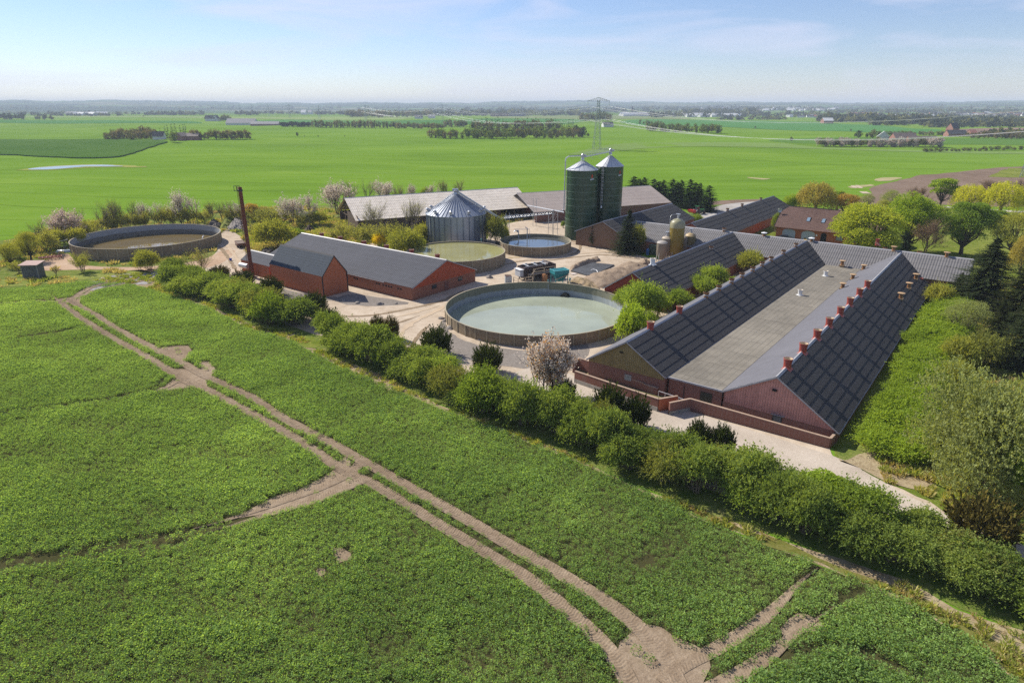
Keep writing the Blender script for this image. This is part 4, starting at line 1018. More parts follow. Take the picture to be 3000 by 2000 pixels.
for k in range(3):
    x = gl * 0.85 + k * 2.3
    t = thing('wrapped_bale', 'pale wrapped bale stored in the open barn end', 'bale', barnG.matrix_basis @ Vector((x, -9.0 + 0.3 * k, 0)), grot + 0.1 * k, 'wrapped bales in the open barn')
    m = MB(); m.lathe([(0.0, 0.0), (0.72, 0.05), (0.80, 0.2), (0.80, 1.15), (0.72, 1.3), (0.0, 1.32)], 20); m.build('wrap', M_WHITE, t, smooth=True)
j0, j1 = G(1540, 565, 8.0), G(1903, 544, 8.0)
jdir = (j1 - j0).normalized(); jl = (j1 - j0).length; jrot = math.atan2(jdir.y, jdir.x)
barn('mossy_roof_barn', 'barn with mossy brown grey roof behind the green silos', 'barn', (j0.x - jdir.x * 3, j0.y - jdir.y * 3, 0), jrot, jl + 3, 13.5, 3.2, 8.0, -13.5, 3.4, M_ROOF_J, M_ROOF_J, M_BRICK_P, M_BRICK_P, rows=(6, 6), step=(0.015, 0.015), oh=0.3, gable_ends=(False, True))

# ---- N: farmhouse
hn = thing('farmhouse', 'red brick farmhouse with brown tiled roof, dormer and twin garage doors', 'house', W(196.2, -55.2), PHI - math.pi / 2)
NL, ND, NZ = 27.0, 13.0, 8.3     # length along BX, depth along AX, ridge
m = MB(); m.box(0.3, NL - 0.3, 0.25, 0.5, -0.5, 3.25); m.box(0.3, NL - 0.3, ND - 0.5, ND - 0.25, -0.5, 3.25)
for x in (0.3, NL - 0.55):
    m.add([(x, 0.5, -0.5), (x, ND - 0.5, -0.5), (x, ND - 0.5, 3.3), (x, ND / 2 + 1.3, 6.9), (x, ND / 2 - 1.3, 6.9), (x, 0.5, 3.3), (x + .25, 0.5, -0.5), (x + .25, ND - 0.5, -0.5), (x + .25, ND - 0.5, 3.3), (x + .25, ND / 2 + 1.3, 6.9), (x + .25, ND / 2 - 1.3, 6.9), (x + .25, 0.5, 3.3)],
          [(0, 5, 4, 3, 2, 1), (6, 7, 8, 9, 10, 11), (3, 4, 10, 9), (5, 11, 10, 4), (2, 3, 9, 8)])
m.build('wall', M_BRICK_O, hn)
def hip(t): return -0.2 + max(0.0, 1 - t / 0.28) * 1.7
m = MB(); slope(m, hip, lambda t: NL + 0.2 - max(0.0, 1 - t / 0.28) * 1.7, ND / 2, NZ, -0.35, 3.05, 14, 0.02)
slope(m, hip, lambda t: NL + 0.2 - max(0.0, 1 - t / 0.28) * 1.7, ND / 2, NZ, ND + 0.35, 3.05, 14, 0.02)
for x, s in ((-0.22, 1), (NL + 0.22, -1)):
    m.add([(x + s * 1.72, ND / 2, NZ + 0.03), (x, ND / 2 - 1.95, NZ - 1.45), (x, ND / 2 + 1.95, NZ - 1.45)], [(0, 1, 2), (2, 1, 0)])
roofN = m.build('roof', M_TILE, hn)
m = MB(); m.bar((1.5, ND / 2, NZ + 0.05), (NL - 1.5, ND / 2, NZ + 0.05), 0.28, 0.12)
for y, z in ((-0.35, 3.05), (ND + 0.35, 3.05)): m.bar((-0.25, y, z - 0.05), (-0.25, ND / 2 + (1.95 if y > 5 else -1.95), NZ - 1.5), 0.1, 0.25)
m.build('barge_board', M_TRIM_D, hn)
def arch(x, w, zs, zt, y0, y1, n=12):
    pts = [(x - w / 2, -0.3), (x + w / 2, -0.3), (x + w / 2, zs)] + [(x + w / 2 * math.cos(a), zs + (zt - zs) * math.sin(a)) for a in np.linspace(0, math.pi, n)[1:-1]] + [(x - w / 2, zs)]
    k = len(pts); mm = MB()
    mm.add([(p, y0, q) for p, q in pts] + [(p, y1, q) for p, q in pts], [tuple(range(k)), tuple(range(2 * k - 1, k - 1, -1))] + [(i, (i + 1) % k, k + (i + 1) % k, k + i)[::-1] for i in range(k)])
    return mm
arch(3.9, 3.6, 1.9, 2.75, 0.20, 0.26).build('garage_door', mat_plain('grey_white_door', (0.42, 0.45, 0.50), 0.5, var=0.08), hn)
arch(9.2, 3.6, 1.9, 2.75, 0.20, 0.26).build('garage_door', mat_plain('pale_grey_door', (0.42, 0.45, 0.50), 0.5, var=0.08), hn)
arch(13.3, 1.5, 1.9, 2.65, 0.16, 0.26).build('doorway', M_DARK, hn)
for x in (17.4, 20.9): window(hn, 'window', x, 0.25, 0.9, 1.8, 1.5, 'x', -1, mat_plain('brown_frame', (0.06, 0.035, 0.03), 0.6), mat_plain('curtained_pane', (0.30, 0.30, 0.29), 0.15), bars=2)
m = MB(); m.box(11.2, 11.65, 0.18, 0.26, 1.5, 2.0); m.build('wall_sign', M_WHITE, hn)
rs = (NZ - 3.05) / (ND / 2 + 0.35)
for x in (7.6, 11.6):
    z0_, y0_ = 5.0, -0.35 + (5.0 - 3.05) / rs; y1_ = y0_ + 1.25; z1_ = z0_ + 1.25 * rs
    m = MB(); m.hexa([(x, y0_, z0_ - .02), (x + 1, y0_, z0_ - .02), (x + 1, y1_, z1_ - .02), (x, y1_, z1_ - .02), (x, y0_ - .05, z0_ + .14), (x + 1, y0_ - .05, z0_ + .14), (x + 1, y1_ - .05, z1_ + .14), (x, y1_ - .05, z1_ + .14)])
    sk = m.build('skylight', M_TRIM_D, hn)
    m = MB(); m.hexa([(x + .1, y0_ + .03, z0_ + .12), (x + .9, y0_ + .03, z0_ + .12), (x + .9, y1_ - .15, z1_ + .06), (x + .1, y1_ - .15, z1_ + .06), (x + .1, y0_ - .03, z0_ + .19), (x + .9, y0_ - .03, z0_ + .19), (x + .9, y1_ - .2, z1_ + .12), (x + .1, y1_ - .2, z1_ + .12)]); m.build('pane', M_SKYGLASS, sk)
# dormer
DX0, DX1, DZ0, DZ1 = 15.2, 23.4, 4.1, 7.7; xc = (DX0 + DX1) / 2; yd = 0.75
m = MB(); m.add([(DX0 + .5, yd, DZ0), (DX1 - .5, yd, DZ0), (xc, yd, DZ1 - .5), (DX0 + .5, yd + .3, DZ0), (DX1 - .5, yd + .3, DZ0), (xc, yd + .3, DZ1 - .5)], [(0, 1, 2), (5, 4, 3), (0, 3, 4, 1), (1, 4, 5, 2), (2, 5, 3, 0)])
dm = m.build('dormer', mat_plain('white_boards', (0.55, 0.60, 0.62), 0.5, var=0.08), hn)
m = MB()
m.add([(xc - 2.0, yd - 0.08, 6.0), (xc + 2.0, yd - 0.08, 6.0), (xc, yd - 0.08, DZ1 - .45), (xc - 2.0, yd - .02, 6.0), (xc + 2.0, yd - .02, 6.0), (xc, yd - .02, DZ1 - .45)], [(0, 1, 2), (5, 4, 3), (0, 3, 4, 1)]); m.build('gable_tiles', M_TILE, dm)
m = MB(); yb = yd + 5.2
for x, s in ((DX0, 1), (DX1, -1)):
    m.hexa([(x, yd - .5, DZ0 - .1), (xc, yd - .5, DZ1), (xc, yb, DZ1), (x, yd + 0.3, DZ0 - .1), (x, yd - .5, DZ0 + .1), (xc, yd - .5, DZ1 + .2), (xc, yb, DZ1 + .2), (x, yd + 0.3, DZ0 + .1)])
m.build('dormer_roof', M_TILE, dm)
m = MB()
for x in (DX0, DX1): m.bar((x, yd - .53, DZ0), (xc, yd - .53, DZ1 + .08), 0.06, 0.3)
m.build('barge_board', M_TRIM_D, dm)
for x in (xc - 1.1, xc + 1.1): window(dm, 'window', x, yd - 0.02, DZ0 + 0.45, 1.7, 1.35, 'x', -1, mat_plain('brown_sash', (0.055, 0.03, 0.026), 0.6), M_GLASS, bars=2)
# satellite dish on the left verge
sd_ = thing('satellite_dish', 'grey satellite dish on the left edge of the tiled roof', 'satellite dish', hn.matrix_basis @ Vector((-0.4, ND / 2 - 2.8, 6.4)), PHI - 1.2)
m = MB(); m.lathe([(0.0, 0.0), (0.35, 0.05), (0.62, 0.18), (0.64, 0.2), (0.60, 0.2), (0.34, 0.08), (0.0, 0.03)], 20)
m.v = [(x, -z, 0.9 + y) for x, y, z in m.v]; m.build('dish', M_GALV, sd_, smooth=True)
m = MB(); m.bar((0, 0.05, -0.4), (0, 0.05, 0.9), 0.07); m.build('mast', M_STEEL_D, sd_)

# ---- retaining walls along the loading ramp before the gables
def brick_wall(pts, z0s, z1s, name, label, foot=None, th=0.26, mat=M_BRICK_P, steps=None):
    t = thing(name, label, 'wall', (pts[0][0], pts[0][1], 0), 0)
    o = Vector((pts[0][0], pts[0][1], 0))
    m = MB(); c = MB()
    for (p, q, z0, z1) in zip(pts[:-1], pts[1:], z0s, z1s):
        p2 = Vector((p[0], p[1], 0)) - o; q2 = Vector((q[0], q[1], 0)) - o
        d = (q2 - p2).normalized(); n_ = Vector((-d.y, d.x, 0)) * th / 2; n2 = n_ * 1.16
        za, zb_ = z1 if isinstance(z1, tuple) else (z1, z1)
        m.hexa([p2 - n_ + Vector((0, 0, z0)), q2 - n_ + Vector((0, 0, z0)), q2 + n_ + Vector((0, 0, z0)), p2 + n_ + Vector((0, 0, z0)), p2 - n_ + Vector((0, 0, za)), q2 - n_ + Vector((0, 0, zb_)), q2 + n_ + Vector((0, 0, zb_)), p2 + n_ + Vector((0, 0, za))])
        e = d * 0.02
        c.hexa([p2 - n2 - e + Vector((0, 0, za + .001)), q2 - n2 + e + Vector((0, 0, zb_ + .001)), q2 + n2 + e + Vector((0, 0, zb_ + .001)), p2 + n2 - e + Vector((0, 0, za + .001)), p2 - n2 - e + Vector((0, 0, za + .08)), q2 - n2 + e + Vector((0, 0, zb_ + .08)), q2 + n2 + e + Vector((0, 0, zb_ + .08)), p2 + n2 - e + Vector((0, 0, za + .08))])
    m.build('wall_brick', mat, t); c.build('coping', M_COPING, t)
    if foot:
        f = MB()
        for (p, q, z) in foot:
            p2 = Vector((p[0], p[1], 0)) - o; q2 = Vector((q[0], q[1], 0)) - o
            d = (q2 - p2).normalized(); n_ = Vector((-d.y, d.x, 0)) * (th / 2 + 0.04)
            f.hexa([p2 - n_ + Vector((0, 0, -1.5)), q2 - n_ + Vector((0, 0, -1.5)), q2 + n_ + Vector((0, 0, -1.5)), p2 + n_ + Vector((0, 0, -1.5)), p2 - n_ + Vector((0, 0, z)), q2 - n_ + Vector((0, 0, z)), q2 + n_ + Vector((0, 0, z)), p2 + n_ + Vector((0, 0, z))])
        f.build('concrete_footing', M_CONC, t)
    return t
def wp(u, v, z): p = G(u, v, z); return (p.x, p.y)
# front long wall, right of the opening: top edge seen in the photo, 1.35 m high
T = 1.62
r0, r1 = wp(2022, 1168, T), wp(2433, 1284, T - 0.35)
r2 = wp(2448, 1268, T - 0.35)
ra = wp(1962, 1180, T)
brick_wall([r0, r1, r2], [-2.2, -2.2], [(T, T - 0.35), (T - 0.35, T - 0.35)], 'ramp_wall', 'long low brick wall along the gravel before the red gable', foot=[(tuple(np.array(r0) * .12 + np.array(r1) * .88), r1, -0.75)])
brick_wall([r0, ra], [-1.5], [T], 'ramp_wall', 'short brick wall with a white stepped foot turning out to the gravel', foot=[(r0, ra, 0.5)])
T = 1.7
l0, l1 = wp(1685, 1087, T), wp(1930, 1169, T)
l2 = wp(1985, 1160, T)
brick_wall([l0, l1], [-1.5], [T], 'ramp_wall', 'brick wall on a pale concrete foot beside the blossom tree', foot=[(l0, l1, 0.62)])
brick_wall([l1, l2], [-1.5], [T], 'ramp_wall', 'short orange brick wall closing the loading ramp', mat=M_BRICK_O, foot=[(l1, tuple(np.array(l1) * .97 + np.array(l2) * .03), 0.3)])
b0 = wp(1697, 1050, 1.9); b1 = wp(1927, 1140, 1.15)
B0, B1 = np.array(b0), np.array(b1)
bp = [tuple(B0 + (B1 - B0) * k / 6) for k in range(7)]
brick_wall(bp, [-0.5] * 6, [1.95 - 0.14 * k for k in range(6)], 'stepped_wall', 'stepped brick wall between the ramp and the olive gable')
brick_wall([wp(1697, 1050, 1.7), wp(1680, 1062, 1.6)], [-0.5], [1.75], 'ramp_wall', 'short brick end wall by the barn corner')
hr = thing('handrail', 'white handrail at the head of the loading ramp', 'handrail', (0, 0, 0))
m = MB(); p_, q_ = Vector((*wp(1930, 1144, 1.5), 1.45)), Vector((*wp(2008, 1170, 1.5), 1.45))
m.bar(p_, q_, 0.07)
for k in range(5):
    s_ = p_.lerp(q_, k / 4); m.bar(s_, s_ - Vector((0, 0, 1.4)), 0.05)
m.build('rail', M_TRIM_W, hr)
rp = [wp(1690, 1070, 0.3), wp(1930, 1150, 0.3), wp(1975, 1165, 0.3), wp(1962, 1190, 0.3), wp(1925, 1180, 0.3), wp(1690, 1090, 0.3)]
sheet('ramp_floor', [(p[0], p[1]) for p in rp], mat_ground('mossy_concrete', [(0.08, 0.09, 0.03), (0.20, 0.18, 0.09), (0.34, 0.28, 0.18)], (0.2, 1.2, 6.0)), 0.28)

# ================================================================== TANKS, SILOS, MACHINES
M_TANKWALL = mat_plain('tank_panel_concrete', (0.235, 0.185, 0.120), 0.9, var=0.3, scale=1.4)
M_TANKRIB = mat_plain('tank_post_concrete', (0.34, 0.295, 0.205), 0.9, var=0.2, scale=1.4)
def mat_tank_inside(name, low, high, zsplit):
    m, nt, b = _new(name)
    t = nt.nodes.new('ShaderNodeTexCoord'); sp = nt.nodes.new('ShaderNodeSeparateXYZ'); nt.links.new(t.outputs['Object'], sp.inputs[0])
    n = _noise(nt, 1.0, 6, 0.65, 'Object', (1, 1, 0.35)); n2 = _noise(nt, 0.5, 5, 0.6)
    z = _math(nt, 'ADD', sp.outputs['Z'], _math(nt, 'MULTIPLY_ADD', n2.outputs['Fac'], 0.5, -0.25))
    f = nt.nodes.new('ShaderNodeMapRange'); f.inputs['From Min'].default_value = zsplit - 0.12; f.inputs['From Max'].default_value = zsplit + 0.12
    nt.links.new(z, f.inputs['Value'])
    c = _mix(nt, f.outputs['Result'], low, high)
    c = _mix(nt, _math(nt, 'MULTIPLY', n.outputs['Fac'], 0.7), c, tuple(q * 0.45 for q in high))
    nt.links.new(c, b.inputs['Base Color']); b.inputs['Roughness'].default_value = 0.8
    return m
def tank(name_label, c, r, h, zw, water, ribs, inside, low=-3.0, rib_h=None, group=None):
    t = thing('slurry_tank', name_label, 'tank', (c[0], c[1], 0), 0.1)
    n = ribs
    # wall panels: a polygon with flat sides, three lapped courses high
    m = MB(); k = 4
    z0 = -0.3
    for i in range(k):
        za, zb_ = (z0 if i == 0 else h * i / k), h * (i + 1) / k - 0.015
        rr = r + 0.01 * (i % 2)
        m.lathe([(r - 0.10, za), (rr, za), (rr, zb_), (r - 0.10, zb_)], n * 2)
    m.lathe([(r - 0.03, z0), (r - 0.03, h - 0.01)], n * 2)
    m.build('wall', M_TANKWALL, t)
    m = MB(); m.lathe([(r - 0.11, low), (r - 0.11, h - 0.012)], n * 2); m.f = [f[::-1] for f in m.f]; m.build('lining', inside, t)
    m = MB(); m.lathe([(r - 0.16, h - 0.01), (r + 0.06, h - 0.01), (r + 0.06, h + 0.05), (r - 0.16, h + 0.05)], n * 2, close=True); m.build('rim', M_TANKRIB, t)
    m = MB()
    for j in range(n):
        a = 2 * math.pi * (j + 0.5) / n; ca, sa = math.cos(a), math.sin(a)
        p = Vector((ca * (r + 0.05), sa * (r + 0.05), 0)); tv = Vector((-sa, ca, 0)) * 0.085; ov = Vector((ca, sa, 0)) * 0.055
        b_ = [p - tv - ov, p + tv - ov, p + tv + ov, p - tv + ov]
        m.hexa([q + Vector((0, 0, z0)) for q in b_] + [q + Vector((0, 0, h - 0.015)) for q in b_])
    m.build('post_ribs', M_TANKRIB, t)
    m = MB(); m.disc(r - 0.105, 0.0, n * 2)
    w = m.build('water', water, None, loc=(c[0], c[1], zw)); tag(w, None, None, None, 'structure')
    return t
tank('largest round slurry tank, milky green water in the middle of the yard', BIG[:2], BIG[2], 1.95, -0.55, mat_water('milky_slurry', (0.31, 0.345, 0.265), 0.05, 0.003, 0.7, 0.5), 44,
     mat_tank_inside('inside_big', (0.40, 0.44, 0.47), (0.22, 0.215, 0.15), 0.55))
tank('low wide slurry tank with brown water below the bare trees', (-99.2, 176.0), 18.2, 2.9, 0.16, mat_water('brown_slurry', (0.175, 0.13, 0.05), 0.03, 0.003, 0.7, 0.8, 1.5), 46,
     mat_tank_inside('inside_far', (0.16, 0.14, 0.11), (0.36, 0.38, 0.40), 1.35))
tank('round slurry tank with olive water in front of the steel grain bin', (-13.6, 155.4), 11.9, 3.0, 2.72, mat_water('olive_slurry', (0.30, 0.29, 0.125), 0.05, 0.003, 0.7, 0.5), 32,
     mat_tank_inside('inside_olive', (0.30, 0.29, 0.2), (0.30, 0.27, 0.18), 2.0))
tank('small round slurry tank with sky blue water before the open barn', (6.2, 171.0), 9.4, 2.5, 1.75, mat_water('dark_slurry', (0.09, 0.10, 0.10), 0.02, 0.003, 1.2, 1.0, 1.75), 26,
     mat_tank_inside('inside_small', (0.25, 0.22, 0.14), (0.30, 0.27, 0.18), 1.9))
# pipes and fittings on the tanks
pv = thing('slurry_pump', 'galvanised pump pipes standing over the small blue tank', 'pump', (0.6, 178.5, 2.5))
m = MB(); m.tube([(3.6, 0, -1.0), (3.6, 0, 1.9), (3.0, 0, 2.2)], 0.14, 8); m.tube([(1.2, 0, -1.0), (1.2, 0, 0.9), (0.4, 0, 1.3), (0.0, 0, 0.9)], 0.14, 8); m.tube([(0, 0.1, 1.6), (4.3, 0.1, 1.6), (4.3, 0.1, -0.6)], 0.07, 6); m.build('pipes', M_GALV, pv)
m = MB(); m.lathe([(0, 0.75), (0.3, 0.8), (0.3, 1.35), (0, 1.4)], 12, (1.0, 0.1, 0)); m.build('motor', M_GALV, pv, smooth=False)
wpipe = thing('filling_pipe', 'pale pipe leaning on the rim of the brown water tank', 'pipe', (G(598, 727, 0).x, G(598, 727, 0).y, 0))
m = MB(); m.tube([(0, -0.4, 0), (0, 0, 2.9), (0.1, 0.6, 3.3), (0.1, 0.9, 3.2)], 0.10, 8); m.build('pipe', M_WHITE, wpipe)
def fitting(p, lab, s=1.0):
    t = thing('agitator_fitting', lab, 'pipe fitting', p)
    m = MB(); m.tube([(0, 0, -0.4), (0, 0, 0.35 * s)], 0.09 * s, 8); m.lathe([(0, 0.3 * s), (0.22 * s, 0.35 * s), (0.2 * s, 0.6 * s), (0, 0.66 * s)], 10); m.build('valve', mat_plain('green_valve', (0.10, 0.28, 0.26), 0.5), t)
    m = MB(); m.bar((0, 0, 0.2), (0, -0.5, -1.6), 0.06); m.build('pipe', M_GALV, t)
p = G(1670, 823, 2.0); fitting(p, 'small green valve fitting on the rim of the largest tank')
p = G(1606, 826, 2.0); fitting(p, 'small pale pipe fitting on the rim beside the separator tub', 0.7)
p = G(1410, 706, 3.0); fitting(p, 'small fitting on the rim below the steel grain bin', 0.9)
# dark drain hump inside the big tank
dr = thing('inlet_pipe', 'dark round pipe mouth at the inner wall of the largest tank', 'pipe', (BIG[0] + 6.3, BIG[1] + 15.0, -0.55), -0.42)
m = MB(); m.tube([(0, 0.9, -0.25), (0, -0.7, -0.25)], 0.95, 18); m.build('pipe', mat_plain('black_pipe', (0.03, 0.028, 0.025), 0.6, var=0.3), dr)

# green silos
M_SILO = mat_plain('dark_green_paint', (0.020, 0.055, 0.026), 0.30, 0.0, var=0.25, scale=0.35, spec=0.5)
M_SILO_LT = mat_plain('pale_green_seam', (0.16, 0.24, 0.17), 0.4)
M_ROOFSTEEL = mat_plain('pale_roof_steel', (0.52, 0.54, 0.56), 0.45, 0.3, var=0.1)
LOGO_RED = mat_plain('logo_red', (0.55, 0.03, 0.02), 0.4); LOGO_WHITE = mat_plain('logo_white', (0.75, 0.8, 0.85), 0.4, var=0.03)
def silo(lab, c, r, h, hc, logo_az, rows=10):
    t = thing('green_silo', lab, 'silo', (c[0], c[1], 0), 0, 'pair of dark green silos')
    m = MB(); k = rows * 4; prof = []
    for i in range(k * 2 + 1): prof.append((r + 0.012 * math.cos(math.pi * i), h * i / (k * 2)))
    m.lathe(prof, 64); m.build('shell', M_SILO, t, smooth=True)
    for i in range(1, rows):
        m = MB(); z = h * i / rows; m.lathe([(r, z - 0.045), (r + 0.05, z - 0.04), (r + 0.05, z + 0.04), (r, z + 0.045)], 64); m.build('ring_seam', M_SILO_LT if i > 1 else M_SILO, t)
    m = MB(); m.lathe([(r + 0.12, h - 0.05), (r + 0.12, h + 0.03), (0.45, hc), (0.0, hc)], 40); m.build('cone_roof', M_ROOFSTEEL, t)
    m = MB()
    for j in range(20):
        a = 2 * math.pi * j / 20; m.bar(((r + .1) * math.cos(a), (r + .1) * math.sin(a), h + 0.06), (0.5 * math.cos(a), 0.5 * math.sin(a), hc), 0.05)
    m.build('roof_seams', M_GALV, t)
    # small emblem: red flame-like mark above a white line of lettering
    lg = MB(); mid = logo_az
    def surf(s, z, d=0.035): a = mid + s / (r + d); return ((r + d) * math.cos(a), (r + d) * math.sin(a), z)
    for s0, s1, z0, z1 in ((-0.22, -0.04, -0.1, 0.55), (0.04, 0.22, -0.1, 0.55), (-0.14, 0.14, 0.45, 0.85)):
        lg.quad(surf(s0, h - 1.9 + z0), surf(s1, h - 1.9 + z0), surf(s1, h - 1.9 + z1), surf(s0, h - 1.9 + z1))
    lg.build('emblem', LOGO_RED, t)
    lg = MB(); x = -0.62
    for i in range(8):
        w_ = 0.13; z0 = h - 2.55 + i * 0.012
        # block letters: stems and bars, unreadable at this distance in the photograph as well
        lg.quad(surf(x, z0), surf(x + .045, z0), surf(x + .045, z0 + .34), surf(x, z0 + .34))
        if i % 2 == 0: lg.quad(surf(x, z0 + .29), surf(x + w_, z0 + .29), surf(x + w_, z0 + .34), surf(x, z0 + .34))
        lg.quad(surf(x + w_ - .045, z0 + (.0 if i % 3 else .12)), surf(x + w_, z0 + (.0 if i % 3 else .12)), surf(x + w_, z0 + .3), surf(x + w_ - .045, z0 + .3))
        if i % 2: lg.quad(surf(x, z0 + .14), surf(x + w_, z0 + .14), surf(x + w_, z0 + .19), surf(x, z0 + .19))
        x += 0.16
    lg.build('lettering', LOGO_WHITE, t)
    return t
SL, SR = (19.7, 187.3), (27.9, 190.9)
sA = silo('dark green silo with inlet pipe, the nearer of the pair', SL, 4.4, 19.3, 21.7, R(-57))
sB = silo('dark green silo with ladder, the farther of the pair', SR, 3.9, 20.0, 22.8, R(-50))
m = MB()
a = R(-125); lx, ly = 4.2 * math.cos(a), 4.2 * math.sin(a)
for d in (-0.22, 0.22): m.bar((lx + d, ly, 9.5), (lx + d, ly, 21.5), 0.05)
for k in range(40): m.bar((lx - 0.22, ly, 9.6 + k * 0.3), (lx + 0.22, ly, 9.6 + k * 0.3), 0.04)
for k in range(10): m.lathe([(0.36, 11 + k), (0.39, 11 + k), (0.39, 11.08 + k), (0.36, 11.08 + k)], 10, (lx, ly - 0.25, 0))
m.build('caged_ladder', M_GALV, sB)
m = MB(); m.tube([(lx, ly, 9.2), (lx, ly - 0.3, 8.6)], 0.25, 8); m.build('ladder_hood', M_WHITE, sB)
gx = thing('grain_pipe', 'galvanised pipe climbing the left side of the nearer green silo', 'pipe', (SL[0], SL[1], 0))
m = MB(); m.tube([(-8.2, -4.6, 8.6), (-5.4, -1.9, 8.05), (-4.95, -1.0, 8.5), (-4.85, -1.0, 21.6), (-4.7, -0.9, 22.4), (-4.0, -0.75, 22.9), (-1.2, -0.2, 23.0), (0, 0, 22.8)], 0.17, 8); m.build('pipe', M_GALV, gx)
m = MB()
for z in (10, 14, 18, 20.5): m.bar((-4.85, -1.0, z), (-4.3, -0.8, z), 0.06)
m.build('pipe_bracket', M_STEEL_D, gx)
cw = thing('silo_catwalk', 'galvanised catwalk bridging the two green silo tops', 'catwalk', (0, 0, 0))
p0, p1 = Vector((*SL, 22.6)), Vector((*SR, 23.9)); d = (p1 - p0).normalized(); n_ = Vector((-d.y, d.x, 0)).normalized() * 0.45
m = MB()
for s in (n_, -n_): m.bar(p0 + s, p1 + s, 0.12, 0.2)
m.bar(p0, p1, 0.9, 0.05); m.build('deck', M_GALV, cw)
m = MB()
for s in (n_, -n_):
    for k in range(9): q = p0.lerp(p1, k / 8) + s; m.bar(q, q + Vector((0, 0, 1.1)), 0.05)
    for z in (0.55, 1.1): m.bar(p0 + s + Vector((0, 0, z)), p1 + s + Vector((0, 0, z)), 0.045)
for k in range(5): q = p0.lerp(p1, k / 4); m.bar(q - Vector((0, 0, .1)), p0.lerp(p1, min(1, k / 4 + .15)) - Vector((0, 0, 1.2)), 0.05)
m.build('railing', M_GALV, cw)
for c_, z, nm in ((SL, 22.0, 'nearer'), (SR, 23.2, 'farther')):
    t = thing('grain_distributor', f'galvanised distributor on the cone of the {nm} green silo', 'distributor', (c_[0], c_[1], z))
    m = MB(); m.lathe([(0.5, -0.1), (0.42, 0.5), (0.42, 1.3), (0.2, 1.55), (0, 1.6)], 16); m.build('housing', M_GALV, t)
    m = MB(); m.box(0.35, 1.0, -0.3, 0.3, 0.7, 1.3); m.build('motor', M_TRIM_W, t)

# steel grain bin
gb = thing('grain_bin', 'ribbed galvanised grain bin with conical roof behind the olive tank', 'grain bin', (-15.5, 181.0, 0))
M_BIN = mat_plain('galvanised_panels', (0.30, 0.34, 0.40), 0.38, 0.65, var=0.16, scale=0.7)
M_BINROOF = mat_plain('galvanised_roof', (0.30, 0.335, 0.39), 0.5, 0.35, var=0.12, scale=0.8)
BR, BHH, BT = 8.15, 8.3, 13.4
m = MB(); prof = [(BR + 0.025 * math.cos(math.pi * i), BHH * i / 60) for i in range(61)]; m.lathe(prof, 60); m.build('shell', M_BIN, gb, smooth=True)
for j in range(30):
    a = 2 * math.pi * j / 30; m = MB(); ca, sa = math.cos(a), math.sin(a); p = Vector((ca * (BR + 0.10), sa * (BR + 0.10), 0)); tv = Vector((-sa, ca, 0)) * 0.10; ov = Vector((ca, sa, 0)) * 0.10
    b_ = [p - tv - ov, p + tv - ov, p + tv + ov, p - tv + ov]; m.hexa(b_ + [q + Vector((0, 0, BHH)) for q in b_]); m.build('stiffener', mat_bin_rib if j else globals().setdefault('mat_bin_rib', mat_plain('galvanised_rib', (0.19, 0.22, 0.26), 0.45, 0.6, var=0.15)), gb)
m = MB(); m.lathe([(BR + 0.30, BHH - 0.1), (BR + 0.30, BHH + 0.0), (0.9, BT - 0.25), (0.9, BT), (0, BT)], 60); m.build('cone_roof', M_BINROOF, gb)
m = MB()
for j in range(48):
    a = 2 * math.pi * j / 48; ca, sa = math.cos(a), math.sin(a)
    m.bar(((BR + .28) * ca, (BR + .28) * sa, BHH + 0.06), (0.95 * ca, 0.95 * sa, BT - 0.2), 0.10, 0.16)
m.build('roof_ribs', M_BINROOF, gb)
for j in range(10):
    a = 2 * math.pi * (j + 0.35) / 10; rr = BR - 0.6; z = BHH + (BR + 0.3 - rr) * (BT - BHH) / (BR - 0.6) + 0.1
    m = MB(); m.tube([(rr * math.cos(a), rr * math.sin(a), z - 0.2), (rr * math.cos(a), rr * math.sin(a), z + 0.45), ((rr + .35) * math.cos(a), (rr + .35) * math.sin(a), z + 0.62), ((rr + .65) * math.cos(a), (rr + .65) * math.sin(a), z + 0.4)], 0.36, 10); m.build('roof_vent', M_GALV, gb)
m = MB(); m.lathe([(0.7, BT), (0.55, BT + 0.5), (0.75, BT + 0.75), (0.75, BT + 0.95), (0.2, BT + 1.15), (0, BT + 1.15)], 16); m.build('peak_cap', M_GALV, gb)
m = MB()
a = R(200)
for d in (-.25, .25): m.bar(((BR + .2) * math.cos(a) + d * math.sin(a), (BR + .2) * math.sin(a) - d * math.cos(a), BHH), (0.8 * math.cos(a) + d * math.sin(a), 0.8 * math.sin(a) - d * math.cos(a), BT + .3), 0.08)
for k in range(22):
    q = Vector(((BR + .2) * math.cos(a), (BR + .2) * math.sin(a), BHH)).lerp(Vector((0.8 * math.cos(a), 0.8 * math.sin(a), BT + .3)), k / 21); n_ = Vector((math.sin(a), -math.cos(a), 0)) * .25; m.bar(q - n_, q + n_, 0.06)
m.build('roof_ladder', M_GALV, gb)
